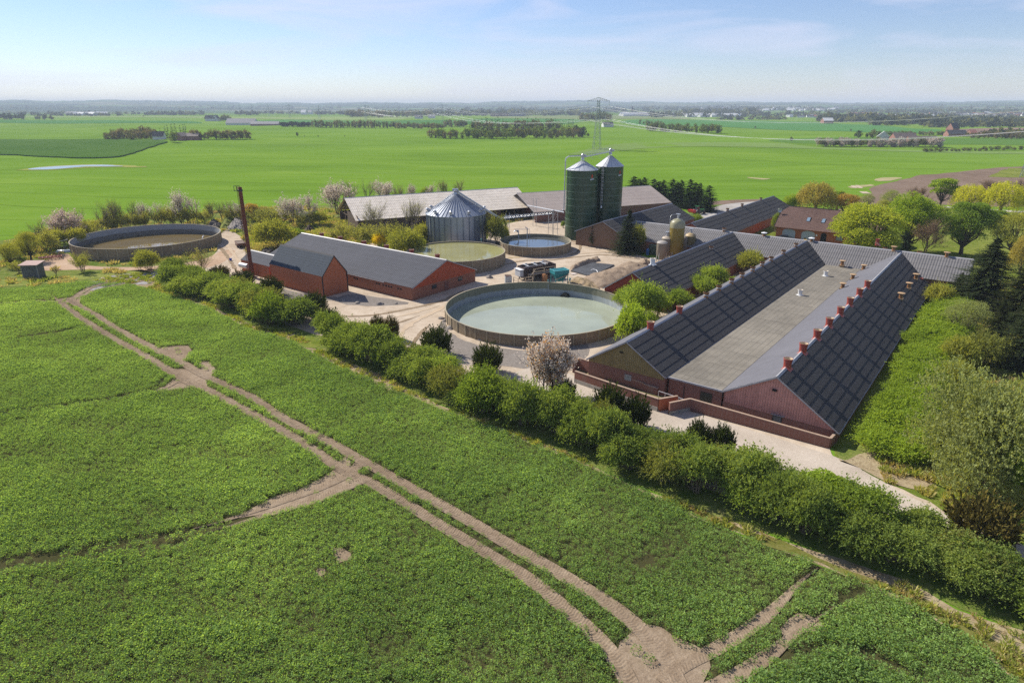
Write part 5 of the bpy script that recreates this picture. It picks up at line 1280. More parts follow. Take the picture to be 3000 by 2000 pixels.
# conveyors
bt = Vector((-15.5, 181.0, BT + 0.9))
cv = thing('grain_conveyor', 'galvanised conveyor sloping from the grain bin peak to the gantry', 'conveyor', (0, 0, 0))
pe = Vector((G(1470, 645, 9.0).x, 186.0, 6.0)); pe = G(1470, 643, 7.2)
m = MB(); m.bar(bt, pe, 0.35, 0.45); m.build('trough', M_GALV, cv)
m = MB(); m.tube([bt + Vector((-.8, 0, 0.2)), bt + Vector((.8, 0, 0.2))], 0.35, 10); m.build('drive_head', M_GALV, cv)
cg = thing('conveyor_gantry', 'galvanised conveyor gantry on lattice legs before the open barn', 'gantry', (0, 0, 0))
q0, q1 = G(1468, 641, 6.6), G(1620, 626, 6.6)
def truss(m, p, q, w=0.6, h=0.55, n=14):
    d = (q - p).normalized(); s = Vector((-d.y, d.x, 0)).normalized() * w / 2; u = Vector((0, 0, h))
    for e in (s, -s):
        m.bar(p + e, q + e, 0.08); m.bar(p + e + u, q + e + u, 0.08)
        for k in range(n): m.bar(p.lerp(q, k / n) + e, p.lerp(q, (k + .5) / n) + e + u, 0.045); m.bar(p.lerp(q, (k + .5) / n) + e + u, p.lerp(q, (k + 1) / n) + e, 0.045)
    m.bar(p, q, w * 0.9, 0.12)
m = MB(); truss(m, q0, q1); m.build('conveyor_bridge', M_GALV, cg)
r0_, r1_ = G(1545, 602, 9.0), G(1652, 622, 8.4)
m = MB(); m.tube([r0_, r1_], 0.16, 8); m.build('grain_pipe', M_WHITE, cg)
for u, v, z, w_ in ((1487, 690, 6.6, 1.0), (1612, 688, 6.6, 1.2), (1627, 688, 7.0, 1.2), (1566, 662, 8.6, 1.0)):
    b_ = G(u, v, 0); m = MB()
    for dx in (-w_ / 2, w_ / 2): m.bar((b_.x + dx, b_.y, 0), (b_.x + dx, b_.y, z), 0.14)
    k = int(z / 2.2)
    for i in range(k): m.bar((b_.x - w_ / 2, b_.y, 2.2 * i + 1.6), (b_.x + w_ / 2, b_.y, 2.2 * i + 1.6), 0.07); m.bar((b_.x - w_ / 2, b_.y, 2.2 * i + 1.6), (b_.x + w_ / 2, b_.y, min(z, 2.2 * i + 3.8)), 0.05)
    m.build('lattice_leg', M_GALV, cg)

# feed silos by the cross barn
M_FEED = mat_plain('yellowed_fibreglass', (0.22, 0.165, 0.030), 0.45, var=0.22, scale=0.5, spec=0.4)
M_FEED_G = mat_plain('grey_fibreglass', (0.22, 0.19, 0.145), 0.5, var=0.25, scale=0.6)
M_FEED_B = mat_plain('bronze_fibreglass', (0.17, 0.15, 0.075), 0.5, var=0.25, scale=0.6)
def feed(lab, c, r, h, hd, mat, top, pipe=True, cap=M_FEED_G):
    t = thing('feed_silo', lab, 'feed silo', (c[0], c[1], 0), 0.5)
    m = MB(); m.lathe([(0.4, 0.6), (r, 2.2), (r, h)], 32); m.build('shell', mat, t, smooth=True)
    m = MB(); m.lathe([(r + 0.02, h - 0.9 * (hd > 1.2)), (r + 0.02, h), (r * 0.9, h + (hd) * 0.45), (r * 0.6, h + hd * 0.8), (0.3, h + hd), (0, h + hd)], 32); m.build('dome', cap, t, smooth=True)
    for k in range(4):
        a = k * math.pi / 2 + .4; m = MB(); m.bar((r * .95 * math.cos(a), r * .95 * math.sin(a), -0.2), (r * .95 * math.cos(a), r * .95 * math.sin(a), 2.4), 0.14); m.build('leg', M_GALV, t)
    if top:
        m = MB(); m.lathe([(0.26, h + hd - 0.1), (0.26, h + hd + 0.9), (0.55, h + hd + 1.0), (0.55, h + hd + 1.1), (0, h + hd + 1.15)], 14); m.build('filler_cap', M_GALV, t)
    if pipe:
        m = MB(); a = R(150); x, y = (r + 0.12) * math.cos(a), (r + 0.12) * math.sin(a)
        m.tube([(x, y, 1.0), (x, y, h + hd + 0.4), (x * .8, y * .8, h + hd + 0.9), (0, 0, h + hd + 1.05)], 0.06, 6); m.build('fill_pipe', M_GALV, t)
feed('tall mustard yellow feed silo with domed pale top', (40.6, 159.2), 1.80, 8.9, 1.3, M_FEED, True, True, mat_plain('pale_dome', (0.30, 0.285, 0.17), 0.4))
feed('squat grey feed silo in front, nearest the white roof vent', (36.6, 156.6), 1.3, 4.75, 0.5, M_FEED_G, False, False, mat_plain('grey_lid', (0.36, 0.33, 0.29), 0.5))
feed('grey feed silo with black fittings half behind the squat one', (38.4, 159.6), 1.25, 5.3, 0.5, M_FEED_G, True, False, mat_plain('grey_lid_two', (0.40, 0.34, 0.26), 0.5))
feed('slim grey feed silo tucked right of the yellow one', (42.9, 160.8), 0.85, 5.2, 0.4, M_FEED_G, False, False)
feed('bronze feed silo with white filler cap right of the yellow one', (44.8, 161.8), 1.3, 5.5, 0.7, M_FEED_B, True, False, mat_plain('tan_lid', (0.40, 0.30, 0.16), 0.5))
# small things by the brown gable barn
bl = thing('blue_drum', 'upright blue drum with hose by the corner of the cross barn', 'drum', G(1897, 747, 0))
m = MB(); m.lathe([(0, 0), (0.42, 0.02), (0.42, 1.3), (0.3, 1.5), (0.3, 1.7), (0, 1.72)], 16); m.build('drum_body', mat_plain('blue_plastic', (0.03, 0.12, 0.32), 0.4), bl)
gc = thing('green_container', 'dull green steel container against the cross barn wall', 'container', G(1915, 745, 0), PHI)
m = MB(); m.box(-1, 1, -1, 1, 0, 2.5); m.box(-1.05, 1.05, -1.05, 1.05, 2.35, 2.52); m.build('container_body', mat_plain('dull_green', (0.06, 0.085, 0.06), 0.6), gc)
m = MB()
for k in range(6): m.box(-1.04, -1.0, -0.85 + k * .33, -0.75 + k * .33, 0.1, 2.3)
m.build('ribs', mat_plain('dull_green_rib', (0.07, 0.10, 0.07), 0.6), gc)
for u, v, lab in ((1507, 748, 'blue pressure vessel on the left of the pair by the small tank'), (1520, 750, 'blue pressure vessel on the right of the pair by the small tank')):
    t = thing('pressure_vessel', lab, 'pressure vessel', G(u, v, 0), 0, 'pair of blue pressure vessels')
    m = MB(); m.lathe([(0.30, 0.0), (0.34, 0.25), (0.42, 0.3), (0.42, 1.45), (0.3, 1.65), (0.1, 1.72), (0, 1.72)], 18); m.build('vessel', mat_vessel if 'mat_vessel' in globals() else globals().setdefault('mat_vessel', mat_plain('bright_blue_paint', (0.02, 0.17, 0.50), 0.35)), t, smooth=True)
    m = MB(); m.tube([(0, 0, 1.7), (0, -0.1, 1.95), (-0.4, -0.3, 1.9)], 0.06, 6); m.build('pipe', M_GALV, t)
pl = thing('timber_board', 'pale timber boards lying before the blue pressure vessels', 'board', G(1506, 755, 0), 0.2)
m = MB(); m.box(-1.8, 1.3, -0.35, 0.0, 0.03, 0.10); m.box(-1.2, 1.6, 0.05, 0.35, 0.03, 0.09); m.build('board', mat_plain('pale_pine', (0.48, 0.36, 0.16), 0.7), pl)

# separator container, hopper, stairs, IBC
sc = G(1585, 828, 0)
M_BLACKST = mat_plain('black_stained_steel', (0.045, 0.030, 0.028), 0.5, 0.1, var=0.5, scale=1.5)
e0_, e1_ = G(1526, 828, 0), G(1628, 812, 0); dirc = (e1_ - e0_).normalized(); Lc = (e1_ - e0_).length
sp_ = thing('separator_tub', 'long black steel tub with pipes on top beside the largest tank', 'container', (e0_.x, e0_.y, 0), math.atan2(dirc.y, dirc.x))
H_, Wd = 3.1, 2.9
m = MB(); m.box(0.9, Lc, 0, Wd, 0.7, H_ - 0.35); m.box(0.9, Lc, 0, 0.12, H_ - .35, H_); m.box(0.9, Lc, Wd - .12, Wd, H_ - .35, H_); m.box(0.9, 1.02, 0.12, Wd - .12, H_ - .35, H_); m.box(Lc - .12, Lc, 0.12, Wd - .12, H_ - .35, H_)
for k in range(7): m.box(1.4 + k * (Lc - 2) / 6, 1.55 + k * (Lc - 2) / 6, -0.08, 0.0, 0.7, H_)
m.tube([(Lc - 1.6, 0.15, H_ - 0.2), (Lc - 1.6, Wd - .15, H_ - .2)], 0.75, 14); m.build('tub', M_BLACKST, sp_)
m = MB(); m.box(0, 0.95, 0.3, Wd - .5, 1.2, H_ - .45); m.build('control_cabinet', mat_plain('grey_cabinet', (0.40, 0.42, 0.45), 0.45), sp_)
m = MB(); m.box(-0.15, 1.0, 0.15, Wd - .35, H_ - .44, H_ - .36); m.build('cabinet_roof', M_WHITE, sp_)
for x in (2.2, 4.4, 6.6): 
    m = MB(); m.tube([(x, 0.2, H_ + .25), (x, Wd - .2, H_ + .25)], 0.09, 6); m.tube([(x, 0.4, H_ - .2), (x, 0.4, H_ + .25)], 0.12, 6); m.lathe([(0, 0.0), (0.2, 0.05), (0.2, 0.45), (0, 0.5)], 10, (x + .2, Wd * .6, H_ + .1)); m.build('spray_pipe', M_GALV, sp_)
m = MB(); m.bar((1.4, 0.5, H_ + .2), (Lc - 1, 0.5, H_ + .2), 0.1); m.bar((1.4, Wd - .5, H_ + .2), (Lc - 1, Wd - .5, H_ + .2), 0.08); m.build('top_pipe', M_GALV, sp_)
for x in (1.3, Lc - .5):
    for y in (0.2, Wd - .2): m = MB(); m.bar((x, y, 0), (x, y, 0.7), 0.2); m.build('leg', M_BLACKST, sp_)
M_PALETIM = mat_plain('pale_timber_rail', (0.36, 0.29, 0.21), 0.8, var=0.25, scale=3)
ws = thing('timber_walkway', 'timber walkway with rails and steps before the black tub', 'walkway', (e0_.x, e0_.y, 0), math.atan2(dirc.y, dirc.x))
m = MB(); m.box(-2.2, 1.6, -2.4, -0.6, 0.25, 0.35); m.box(1.6, 8.0, -1.3, -0.2, 1.7, 1.8)
for k in range(6): m.box(1.4 + k * .3, 1.75 + k * .3, -1.3, -0.3, 0.4 + k * .23, 0.46 + k * .23)
m.build('deck', M_PALETIM, ws)
m = MB()
for x, y in ((-2.2, -2.4), (-2.2, -0.6), (-0.3, -2.4), (1.5, -2.4), (1.5, -0.7)): m.bar((x, y, 0), (x, y, 1.75), 0.12)
for z in (1.05, 1.7): m.bar((-2.2, -2.4, z), (1.5, -2.4, z), 0.1); m.bar((-2.2, -2.4, z), (-2.2, -0.6, z), 0.1)
for x in (2.4, 5.2, 8.0): m.bar((x, -1.3, 0), (x, -1.3, 3.0), 0.11)
for z in (2.3, 2.95): m.bar((2.4, -1.3, z), (8.0, -1.3, z), 0.1)
m.bar((1.5, -1.35, 1.5), (3.0, -1.35, 2.95), 0.1); m.build('railing', M_PALETIM, ws)
m = MB(); m.tube([(5.2, -2.0, 0.0), (5.2, -2.0, 1.4)], 0.35, 12); m.box(4.4, 5.0, -2.3, -1.6, 0, 1.7); m.build('pump_box', mat_plain('rusty_orange', (0.42, 0.20, 0.09), 0.6, var=0.3), ws)
hp = G(1645, 838, 0)
ho = thing('teal_hopper', 'teal steel hopper on legs beside the black tub', 'hopper', (hp.x, hp.y, 0), math.atan2(dirc.y, dirc.x) - 0.12)
M_TEAL = mat_plain('teal_paint', (0.025, 0.20, 0.22), 0.4, var=0.25, scale=1.5)
def frus(m, a0, a1, b0, b1, z0, c0, c1, d0, d1, z1): m.hexa([(a0, b0, z0), (a1, b0, z0), (a1, b1, z0), (a0, b1, z0), (c0, d0, z1), (c1, d0, z1), (c1, d1, z1), (c0, d1, z1)])
m = MB(); frus(m, -0.5, 0.6, 0.6, 1.4, 0.9, -1.6, 1.7, 0.0, 2.3, 2.6); m.box(-1.65, 1.75, -0.05, 2.35, 2.6, 3.3); m.build('bin', M_TEAL, ho)
m = MB(); m.box(-1.7, 1.8, -0.1, 0.05, 3.3, 3.42); m.box(-1.7, 1.8, 2.25, 2.4, 3.3, 3.42); m.box(-1.7, -1.55, 0.05, 2.25, 3.3, 3.42); m.box(1.65, 1.8, 0.05, 2.25, 3.3, 3.42); m.box(-1.55, 1.65, 1.05, 1.2, 3.3, 3.40); m.build('top_frame', mat_plain('light_teal', (0.10, 0.32, 0.33), 0.4), ho)
for x in (-1.4, 1.5):
    for y in (0.1, 2.2): m = MB(); m.bar((x, y, 0), (x, y, 2.6), 0.13); m.build('leg', M_TEAL, ho)
m = MB(); m.bar((-1.5, -0.1, 1.6), (1.7, -0.1, 2.4), 0.12); m.bar((1.6, -0.1, 0.6), (2.1, 0.2, 1.6), 0.12); m.build('brace', M_PALETIM, ho)
ib = thing('plastic_tote_tank', 'white caged tote tank with torn lid beside the timber walkway', 'tote tank', G(1489, 832, 0), 0.15)
m = MB(); m.box(-.68, .68, -.5, .5, 0.2, 1.7); m.build('bottle', mat_plain('milky_plastic', (0.45, 0.52, 0.55), 0.35, var=0.15, scale=2), ib)
m = MB()
for z in (0.25, 0.7, 1.15, 1.6): m.bar((-.72, -.54, z), (.72, -.54, z), 0.04); m.bar((-.72, -.54, z), (-.72, .54, z), 0.04); m.bar((.72, -.54, z), (.72, .54, z), 0.04)
for k in range(6): m.bar((-.72 + k * .288, -.54, .15), (-.72 + k * .288, -.54, 1.72), 0.04)
m.build('cage', M_GALV, ib)
m = MB(); m.box(-.75, .75, -.6, .6, 0.0, 0.18); m.build('pallet', M_TIMBER, ib)
m = MB(); m.add([(-.7, -.5, 1.75), (.1, -.45, 1.72), (.2, .5, 1.95), (-.75, .45, 2.0), (.72, -.5, 1.72), (.7, .5, 1.9)], [(0, 1, 2, 3), (1, 4, 5, 2)]); m.build('torn_cover', mat_plain('dark_sheet', (0.10, 0.06, 0.045), 0.7), ib)

# sand pit with black membrane, heaps
def heap(name, lab, pts, h, mat, seed, rough=0.12, cat='sand heap', grid=34):
    """a mound filling an outline, real height falling to nothing at its edge"""
    O = np.array([list(G(u, v)[:2]) for u, v in pts]); c = O.mean(0)
    x = np.linspace(O[:, 0].min(), O[:, 0].max(), grid); y = np.linspace(O[:, 1].min(), O[:, 1].max(), grid)
    X, Y = np.meshgrid(x, y); ins = inside(O, X, Y)
    dmin = np.full(X.shape, 1e9)
    for i in range(len(O)):
        a, b_ = O[i], O[(i + 1) % len(O)]; ab = b_ - a
        t_ = np.clip(((X - a[0]) * ab[0] + (Y - a[1]) * ab[1]) / (ab @ ab + 1e-9), 0, 1)
        dmin = np.minimum(dmin, np.hypot(X - a[0] - ab[0] * t_, Y - a[1] - ab[1] * t_))
    rg = np.random.default_rng(seed)
    D = np.where(ins, dmin, 0); D = D / max(D.max(), 1e-6)
    nz = np.array([[mnoise.noise(Vector((xx * .9, yy * .9, seed))) + .5 * mnoise.noise(Vector((xx * 2.7, yy * 2.7, seed))) for xx, yy in zip(r1, r2)] for r1, r2 in zip(X, Y)])
    Z = h * np.sqrt(D) * (1 + 0.45 * nz) + rough * nz * (D > 0) - 0.12 * (D <= 0) + 0.03
    V = np.stack([X - c[0], Y - c[1], Z], -1).reshape(-1, 3); n = grid
    i = np.arange(n - 1)[:, None] * n + np.arange(n - 1)[None, :]; Q = np.stack([i, i + 1, i + n + 1, i + n], -1).reshape(-1, 4)
    keep = (D.ravel()[Q] > 0).any(1); Q = Q[keep]
    used = np.unique(Q); mp = -np.ones(len(V), int); mp[used] = np.arange(len(used))
    me = fast_mesh(name, V[used], mp[Q], [mat], smooth=True)
    o = link(name, me); o.location = (c[0], c[1], 0)
    return tag(o, lab, cat)
M_HEAP = mat_ground('damp_sand', [(0.15, 0.115, 0.08), (0.26, 0.20, 0.145), (0.38, 0.305, 0.23)], (0.3, 1.5, 8.0), (0.3, 0.35, 0.35), 0.12)
heap('sand_heap', 'long ridge of sand between the black sheet and the dark red gable', [(1700, 818), (1740, 802), (1800, 786), (1825, 772), (1850, 768), (1900, 780), (1890, 792), (1862, 800), (1810, 826), (1770, 845), (1740, 842)], 0.95, M_HEAP, 3, 0.22)
heap('sand_heap', 'thin dark ridge of sand along the far side of the black sheet', [(1668, 786), (1690, 776), (1730, 762), (1752, 755), (1758, 765), (1730, 772), (1690, 790), (1675, 795)], 0.9, M_HEAP, 5)
heap('sand_heap', 'rough low sand bank beside the teal hopper', [(1660, 830), (1690, 812), (1745, 826), (1760, 850), (1730, 858), (1690, 850)], 0.8, mat_ground('weedy_sand', [(0.10, 0.10, 0.04), (0.25, 0.19, 0.12), (0.38, 0.30, 0.21)], (0.4, 1.5, 8.0)), 7)
heap('sand_heap', 'small pointed sand heap by the pit corner', [(1872, 770), (1890, 762), (1905, 770), (1900, 778), (1880, 780)], 1.0, M_HEAP, 9)
pm = sheet('black_membrane', [G(u, v)[:2] for u, v in ((1672, 796), (1735, 773), (1800, 779), (1740, 809), (1722, 810))], mat_plain('black_membrane_sheet', (0.075, 0.078, 0.082), 0.45, var=0.45, scale=0.6), 0.35, 'black plastic sheet over the pit in the sandy yard', 'plastic sheet', None, top=0.35)
pm['kind'] = 'thing'
hs = thing('drain_hose', 'short pale hose on the black plastic sheet', 'hose', G(1735, 793, 0.36))
m = MB(); m.tube([(-0.3, 0.1, 0.1), (0.2, 0, 0.35), (0.9, -0.6, 0.3), (1.1, -1.6, 0.05)], 0.08, 8); m.build('hose', M_WHITE, hs)
pb = thing('loose_board', 'pale board lying by the corner of the black plastic sheet', 'board', G(1680, 803, 0.03), 0.5)
m = MB(); m.box(-.7, .7, -.6, .6, 0.1, 0.15); m.build('board', mat_plain('pale_board', (0.55, 0.48, 0.42), 0.7), pb)
# boulders
def boulder(lab, p, s, seed, grp=None, mat=None):
    import bmesh
    bm = bmesh.new(); bmesh.ops.create_icosphere(bm, subdivisions=3, radius=1.0)
    for v in bm.verts:
        k = 1 + 0.30 * mnoise.noise(v.co * 1.1 + Vector((seed, 0, 0))) + 0.10 * mnoise.noise(v.co * 3.1 + Vector((0, seed, 0)))
        v.co = Vector((v.co.x * s[0] * k, v.co.y * s[1] * k, max(-0.15, v.co.z * s[2] * k)))
    me = bpy.data.meshes.new('boulder'); bm.to_mesh(me); bm.free(); me.materials.append(mat or M_STONE)
    o = link('boulder', me); o.location = (p.x, p.y, p.z + 0.06); o.rotation_euler = (0, 0, seed)
    return tag(o, lab, 'boulder', grp)
M_STONE = mat_plain('grey_fieldstone', (0.24, 0.215, 0.19), 0.9, var=0.35, scale=2.5, bump=0.02)
for i, (u, v, s, lab) in enumerate(((1005, 883, .5, 'small boulder nearest the shadow of the brick hut'), (1048, 889, .62, 'flat boulder second from the brick hut on the gravel edge'), (1112, 892, .8, 'largest of the boulders along the red barn gravel'), (1161, 890, .38, 'small boulder near the red barn corner'),
     (1433, 814, .95, 'domed boulder alone before the olive tank'), (1294, 934, .62, 'pale boulder at the left side of the largest tank'), (1304, 941, .6, 'grey boulder beside the pale one at the largest tank'), (1319, 963, .75, 'flat pale stone by the wall of the largest tank'), (1408, 997, .55, 'flat stone under the front wall of the largest tank'))):
    boulder(lab, G(u, v), (s, s * .75, s * .6), i + 1.3)
# rubble
M_RUBBLE = mat_plain('grey_rubble', (0.19, 0.17, 0.155), 0.9, var=0.4, scale=2)
heap('rubble_heap', 'heap of broken grey stones behind the smokestack', [(662, 678), (680, 655), (695, 640), (714, 640), (722, 665), (712, 677)], 1.4, M_RUBBLE, 11, 0.9, 'rubble heap', 44)
heap('rubble_heap', 'low dark heap of stones at the right of the brown water tank', [(605, 668), (615, 655), (635, 650), (648, 660), (640, 672)], 1.3, mat_plain('dark_rubble', (0.10, 0.085, 0.075), 0.9, var=0.4, scale=2), 13, 0.5, 'rubble heap', 36)
heap('earth_bank', 'grassy earth bank left of the rubble heap', [(645, 672), (652, 650), (680, 640), (688, 650), (668, 676)], 1.6, M_VERGE, 15, 0.3, 'earth bank')
# flatbed trailer
ft = thing('flatbed_trailer', 'rusty brown flatbed trailer parked behind the smokestack', 'trailer', G(706, 722, 0), R(118))
m = MB()
for y in (-1.1, 1.1): m.box(-3.0, 3.0, y - .1, y + .1, 0.85, 1.05)
for k in range(9): m.box(-3.0 + k * .74, -2.85 + k * .74, -1.1, 1.1, 0.86, 1.0)
m.box(-3.0, -2.92, -1.15, 1.15, 0.85, 1.4); m.box(2.95, 3.03, -1.15, 1.15, 0.85, 1.15)
m.build('bed_frame', mat_plain('rusty_brown', (0.16, 0.085, 0.06), 0.8, var=0.4, scale=2), ft)
m = MB(); m.box(-2.8, 2.8, -0.95, 0.95, 1.02, 1.06); m.build('bed_planks', M_TIMBER, ft)
for x in (-1.6, -0.6, 2.0):
    for y in (-1.0, 1.0):
        m = MB(); m.tube([(x, y - .14, .45), (x, y + .14, .45)], 0.45, 16); wh = m.build('wheel', M_STEEL_D, ft)
        m = MB(); m.tube([(x, y - .16, .45), (x, y + .16, .45)], 0.2, 10); m.build('hub', M_RUST, wh)
m = MB(); m.bar((3, 0, .8), (4.6, 0, .55), .14); m.build('drawbar', M_RUST, ft)
bb = thing('blue_bucket', 'tiny blue bucket on the sand by the boiler hut', 'bucket', G(676, 764, 0))
m = MB(); m.lathe([(0, 0), (.26, 0), (.34, .6), (.30, .6), (.24, .05), (0, .05)], 14); m.build('bucket', mat_plain('cobalt_plastic', (0.02, 0.06, 0.40), 0.4), bb)
# tarpaulin-covered heap by boiler hut
heap('dark_heap', 'dark heap of fuel behind the boiler hut', [(758, 742), (775, 735), (800, 738), (812, 748), (800, 756), (775, 752)], 1.2, mat_plain('dark_fuel', (0.035, 0.028, 0.022), 0.9, var=0.4, scale=2), 17, 0.3, 'fuel heap')
heap('log_heap', 'dark heap of old timber beyond the red barn ridge', [(890, 682), (900, 670), (912, 668), (922, 678), (915, 684)], 1.4, mat_plain('dark_timber', (0.06, 0.04, 0.032), 0.9, var=0.5, scale=2), 19, 0.6, 'timber heap')

# shed at the far left
shd = thing('field_shed', 'small weathered grey shed with rusty roof by the grass verge', 'shed', G(103, 812, 0), 0.1)
m = MB(); m.box(-1.6, 1.6, -1.3, 1.3, 0, 3.1); m.build('wall', mat_boards('grey_boards', (0.115, 0.12, 0.115), 0.22), shd)
m = MB(); m.hexa([(-2.0, -1.7, 3.0), (2.0, -1.7, 3.0), (2.0, 1.7, 3.35), (-2.0, 1.7, 3.35), (-2.0, -1.7, 3.12), (2.0, -1.7, 3.12), (2.0, 1.7, 3.47), (-2.0, 1.7, 3.47)]); m.build('roof', mat_plain('rusty_roof', (0.36, 0.24, 0.20), 0.8, var=0.25), shd)
m = MB()
for x in (-1.62, 1.62): m.bar((x, -1.33, 0), (x, -1.33, 3.05), 0.14)
m.build('corner_post', mat_plain('pale_post', (0.26, 0.25, 0.22), 0.8), shd)
# scrap near the brown water tank
sr = thing('rusty_harrow', 'rusty red harrow frame at the foot of the bushes by the brown water tank', 'harrow', G(149, 760, 0), 0.6)
m = MB()
rg = np.random.default_rng(4)
for k in range(5): m.bar((-2.4, -1.2 + k * .6, .7), (2.4, -1.2 + k * .6, .7), .12)
for k in range(7): m.bar((-2.4 + k * .8, -1.3, .75), (-2.4 + k * .8, 1.3, .75), .10)
m.build('harrow_frame', mat_plain('red_rust', (0.24, 0.06, 0.035), 0.7, var=.4), sr)
m = MB()
for k in range(24): x, y = rg.uniform(-2.3, 2.3), rg.uniform(-1.2, 1.2); m.bar((x, y, .7), (x + .15, y, 0), .05)
for k in range(4): a, b_ = rg.uniform(-2, 2, 2); m.bar((a, b_ * .6, .9), (a + rg.uniform(-1.5, 1.5), b_ * .6 + .6, 1.6), .09)
m.build('tines', M_RUST, sr)
bo = thing('upturned_boat', 'pale blue upturned boat among the scrap', 'boat', G(190, 738, 0), 0.15)
prof = [(-2.2, .05), (-1.6, .75), (0, 1.0), (1.3, .8), (2.4, .04)]
V = []; F = []
for i, (x, w_) in enumerate(prof):
    for a in np.linspace(0, math.pi, 9): V.append((x, w_ * math.cos(a), .65 * math.sin(a) * min(1, w_ + .25)))
for i in range(4):
    for j in range(8): F.append((i * 9 + j, i * 9 + j + 1, (i + 1) * 9 + j + 1, (i + 1) * 9 + j))
m = MB(); m.add(V, F); m.build('hull', mat_plain('pale_blue_hull', (0.42, 0.50, 0.60), 0.35, var=.1), bo, smooth=True)
sf = thing('scrap_frame', 'grey steel scrap frame behind the pale blue boat', 'scrap', G(178, 732, 0), 0.3)
m = MB()
for k in range(7): a = rg.uniform(-2, 2, 4); m.bar((a[0], a[1] * .5, rg.uniform(0, .6)), (a[2], a[3] * .5, rg.uniform(.8, 2.2)), .09)
m.bar((-2.2, 0, 1.9), (2.0, .3, 2.6), .2); m.bar((2.0, 0, .2), (3.8, 1.2, 2.4), .16); m.build('frame', M_GALV, sf)

# vehicles by the house and spruces
def car(lab, p, rot, body):
    t = thing('parked_car', lab, 'car', p, rot)
    prof = [(-2.1, .35), (-2.15, .8), (-1.95, .95), (-1.5, 1.0), (-0.9, 1.42), (0.5, 1.45), (1.2, 1.0), (1.95, .85), (2.15, .6), (2.1, .35)]
    m = MB(); k = len(prof)
    def wd(z): return 0.86 if z < 1.02 else 0.70
    m.add([(x, -wd(z), z) for x, z in prof] + [(x, wd(z), z) for x, z in prof], [tuple(range(k))[::-1], tuple(range(k, 2 * k))] + [(i, (i + 1) % k, k + (i + 1) % k, k + i) for i in range(k)])
    m.build('body', body, t)
    m = MB(); m.hexa([(-1.3, -.80, 1.0), (1.0, -.80, 1.0), (1.0, .80, 1.0), (-1.3, .80, 1.0), (-.85, -.72, 1.36), (.45, -.72, 1.36), (.45, .72, 1.36), (-.85, .72, 1.36)]); m.build('side_glass', M_GLASS, t)
    for x in (-1.35, 1.35):
        for y in (-.80, .80): m = MB(); m.tube([(x, y - .1, .33), (x, y + .1, .33)], .33, 14); m.build('wheel', M_STEEL_D, t)
    return t
cp = W(193.5, -51.5); car('dark parked car before the left garage door', cp, PHI - math.pi / 2 + .2, mat_plain('dark_car_paint', (0.03, 0.032, 0.035), 0.25, 0.3, spec=.6))
mw = thing('yellow_ride_on_mower', 'yellow ride-on mower before the right garage door', 'mower', W(193.0, -45.8), PHI + .4)
m = MB(); m.box(-.9, -.1, -.45, .45, .35, .95); m.box(-.1, .9, -.5, .5, .3, .6); m.build('bonnet', mat_plain('yellow_paint', (0.55, 0.34, 0.02), 0.4), mw)
m = MB(); m.box(.2, .6, -.25, .25, .62, .8); m.box(.55, .68, -.25, .25, .8, 1.25); m.build('seat', M_TRIM_D, mw)
for x, r_ in ((-.6, .25), (.6, .35)):
    for y in (-.5, .5): m = MB(); m.tube([(x, y - .1, r_), (x, y + .1, r_)], r_, 12); m.build('wheel', M_STEEL_D, mw)
tp = G(2047, 627, 0)
tr = thing('green_tractor', 'green tractor with cab parked by the dark spruces', 'tractor', tp, 0.4)
M_TGREEN = mat_plain('tractor_green', (0.03, 0.14, 0.05), 0.4)
m = MB(); m.box(-.2, 2.2, -.45, .45, .8, 1.7); m.build('bonnet', M_TGREEN, tr)
m = MB(); m.hexa([(-1.5, -.7, 1.2), (-.2, -.7, 1.2), (-.2, .7, 1.2), (-1.5, .7, 1.2), (-1.35, -.6, 2.7), (-.4, -.6, 2.7), (-.4, .6, 2.7), (-1.35, .6, 2.7)]); m.build('cab', M_GLASS, tr)
m = MB(); m.box(-1.5, -.2, -.72, .72, 2.71, 2.85); m.build('cab_roof', M_TGREEN, tr)
for x, r_, w_ in ((-1.1, .9, .25), (1.5, .6, .18)):
    for y in (-.95, .95): m = MB(); m.tube([(x, y - w_, r_), (x, y + w_, r_)], r_, 18); m.build('wheel', M_STEEL_D, tr)
im = thing('red_seed_drill', 'red seed drill behind the green tractor', 'seed drill', G(2026, 629, 0), 0.4)
m = MB(); m.hexa([(-.5, -1.5, .8), (.5, -1.5, .8), (.5, 1.5, .8), (-.5, 1.5, .8), (-.8, -1.5, 1.7), (.8, -1.5, 1.7), (.8, 1.5, 1.7), (-.8, 1.5, 1.7)]); m.build('hopper', mat_plain('red_paint', (0.36, 0.03, 0.03), 0.45), im)
m = MB()
for k in range(8): m.bar((0, -1.4 + k * .4, .8), (-.5, -1.4 + k * .4, 0), .07)
m.build('coulters', M_STEEL_D, im)

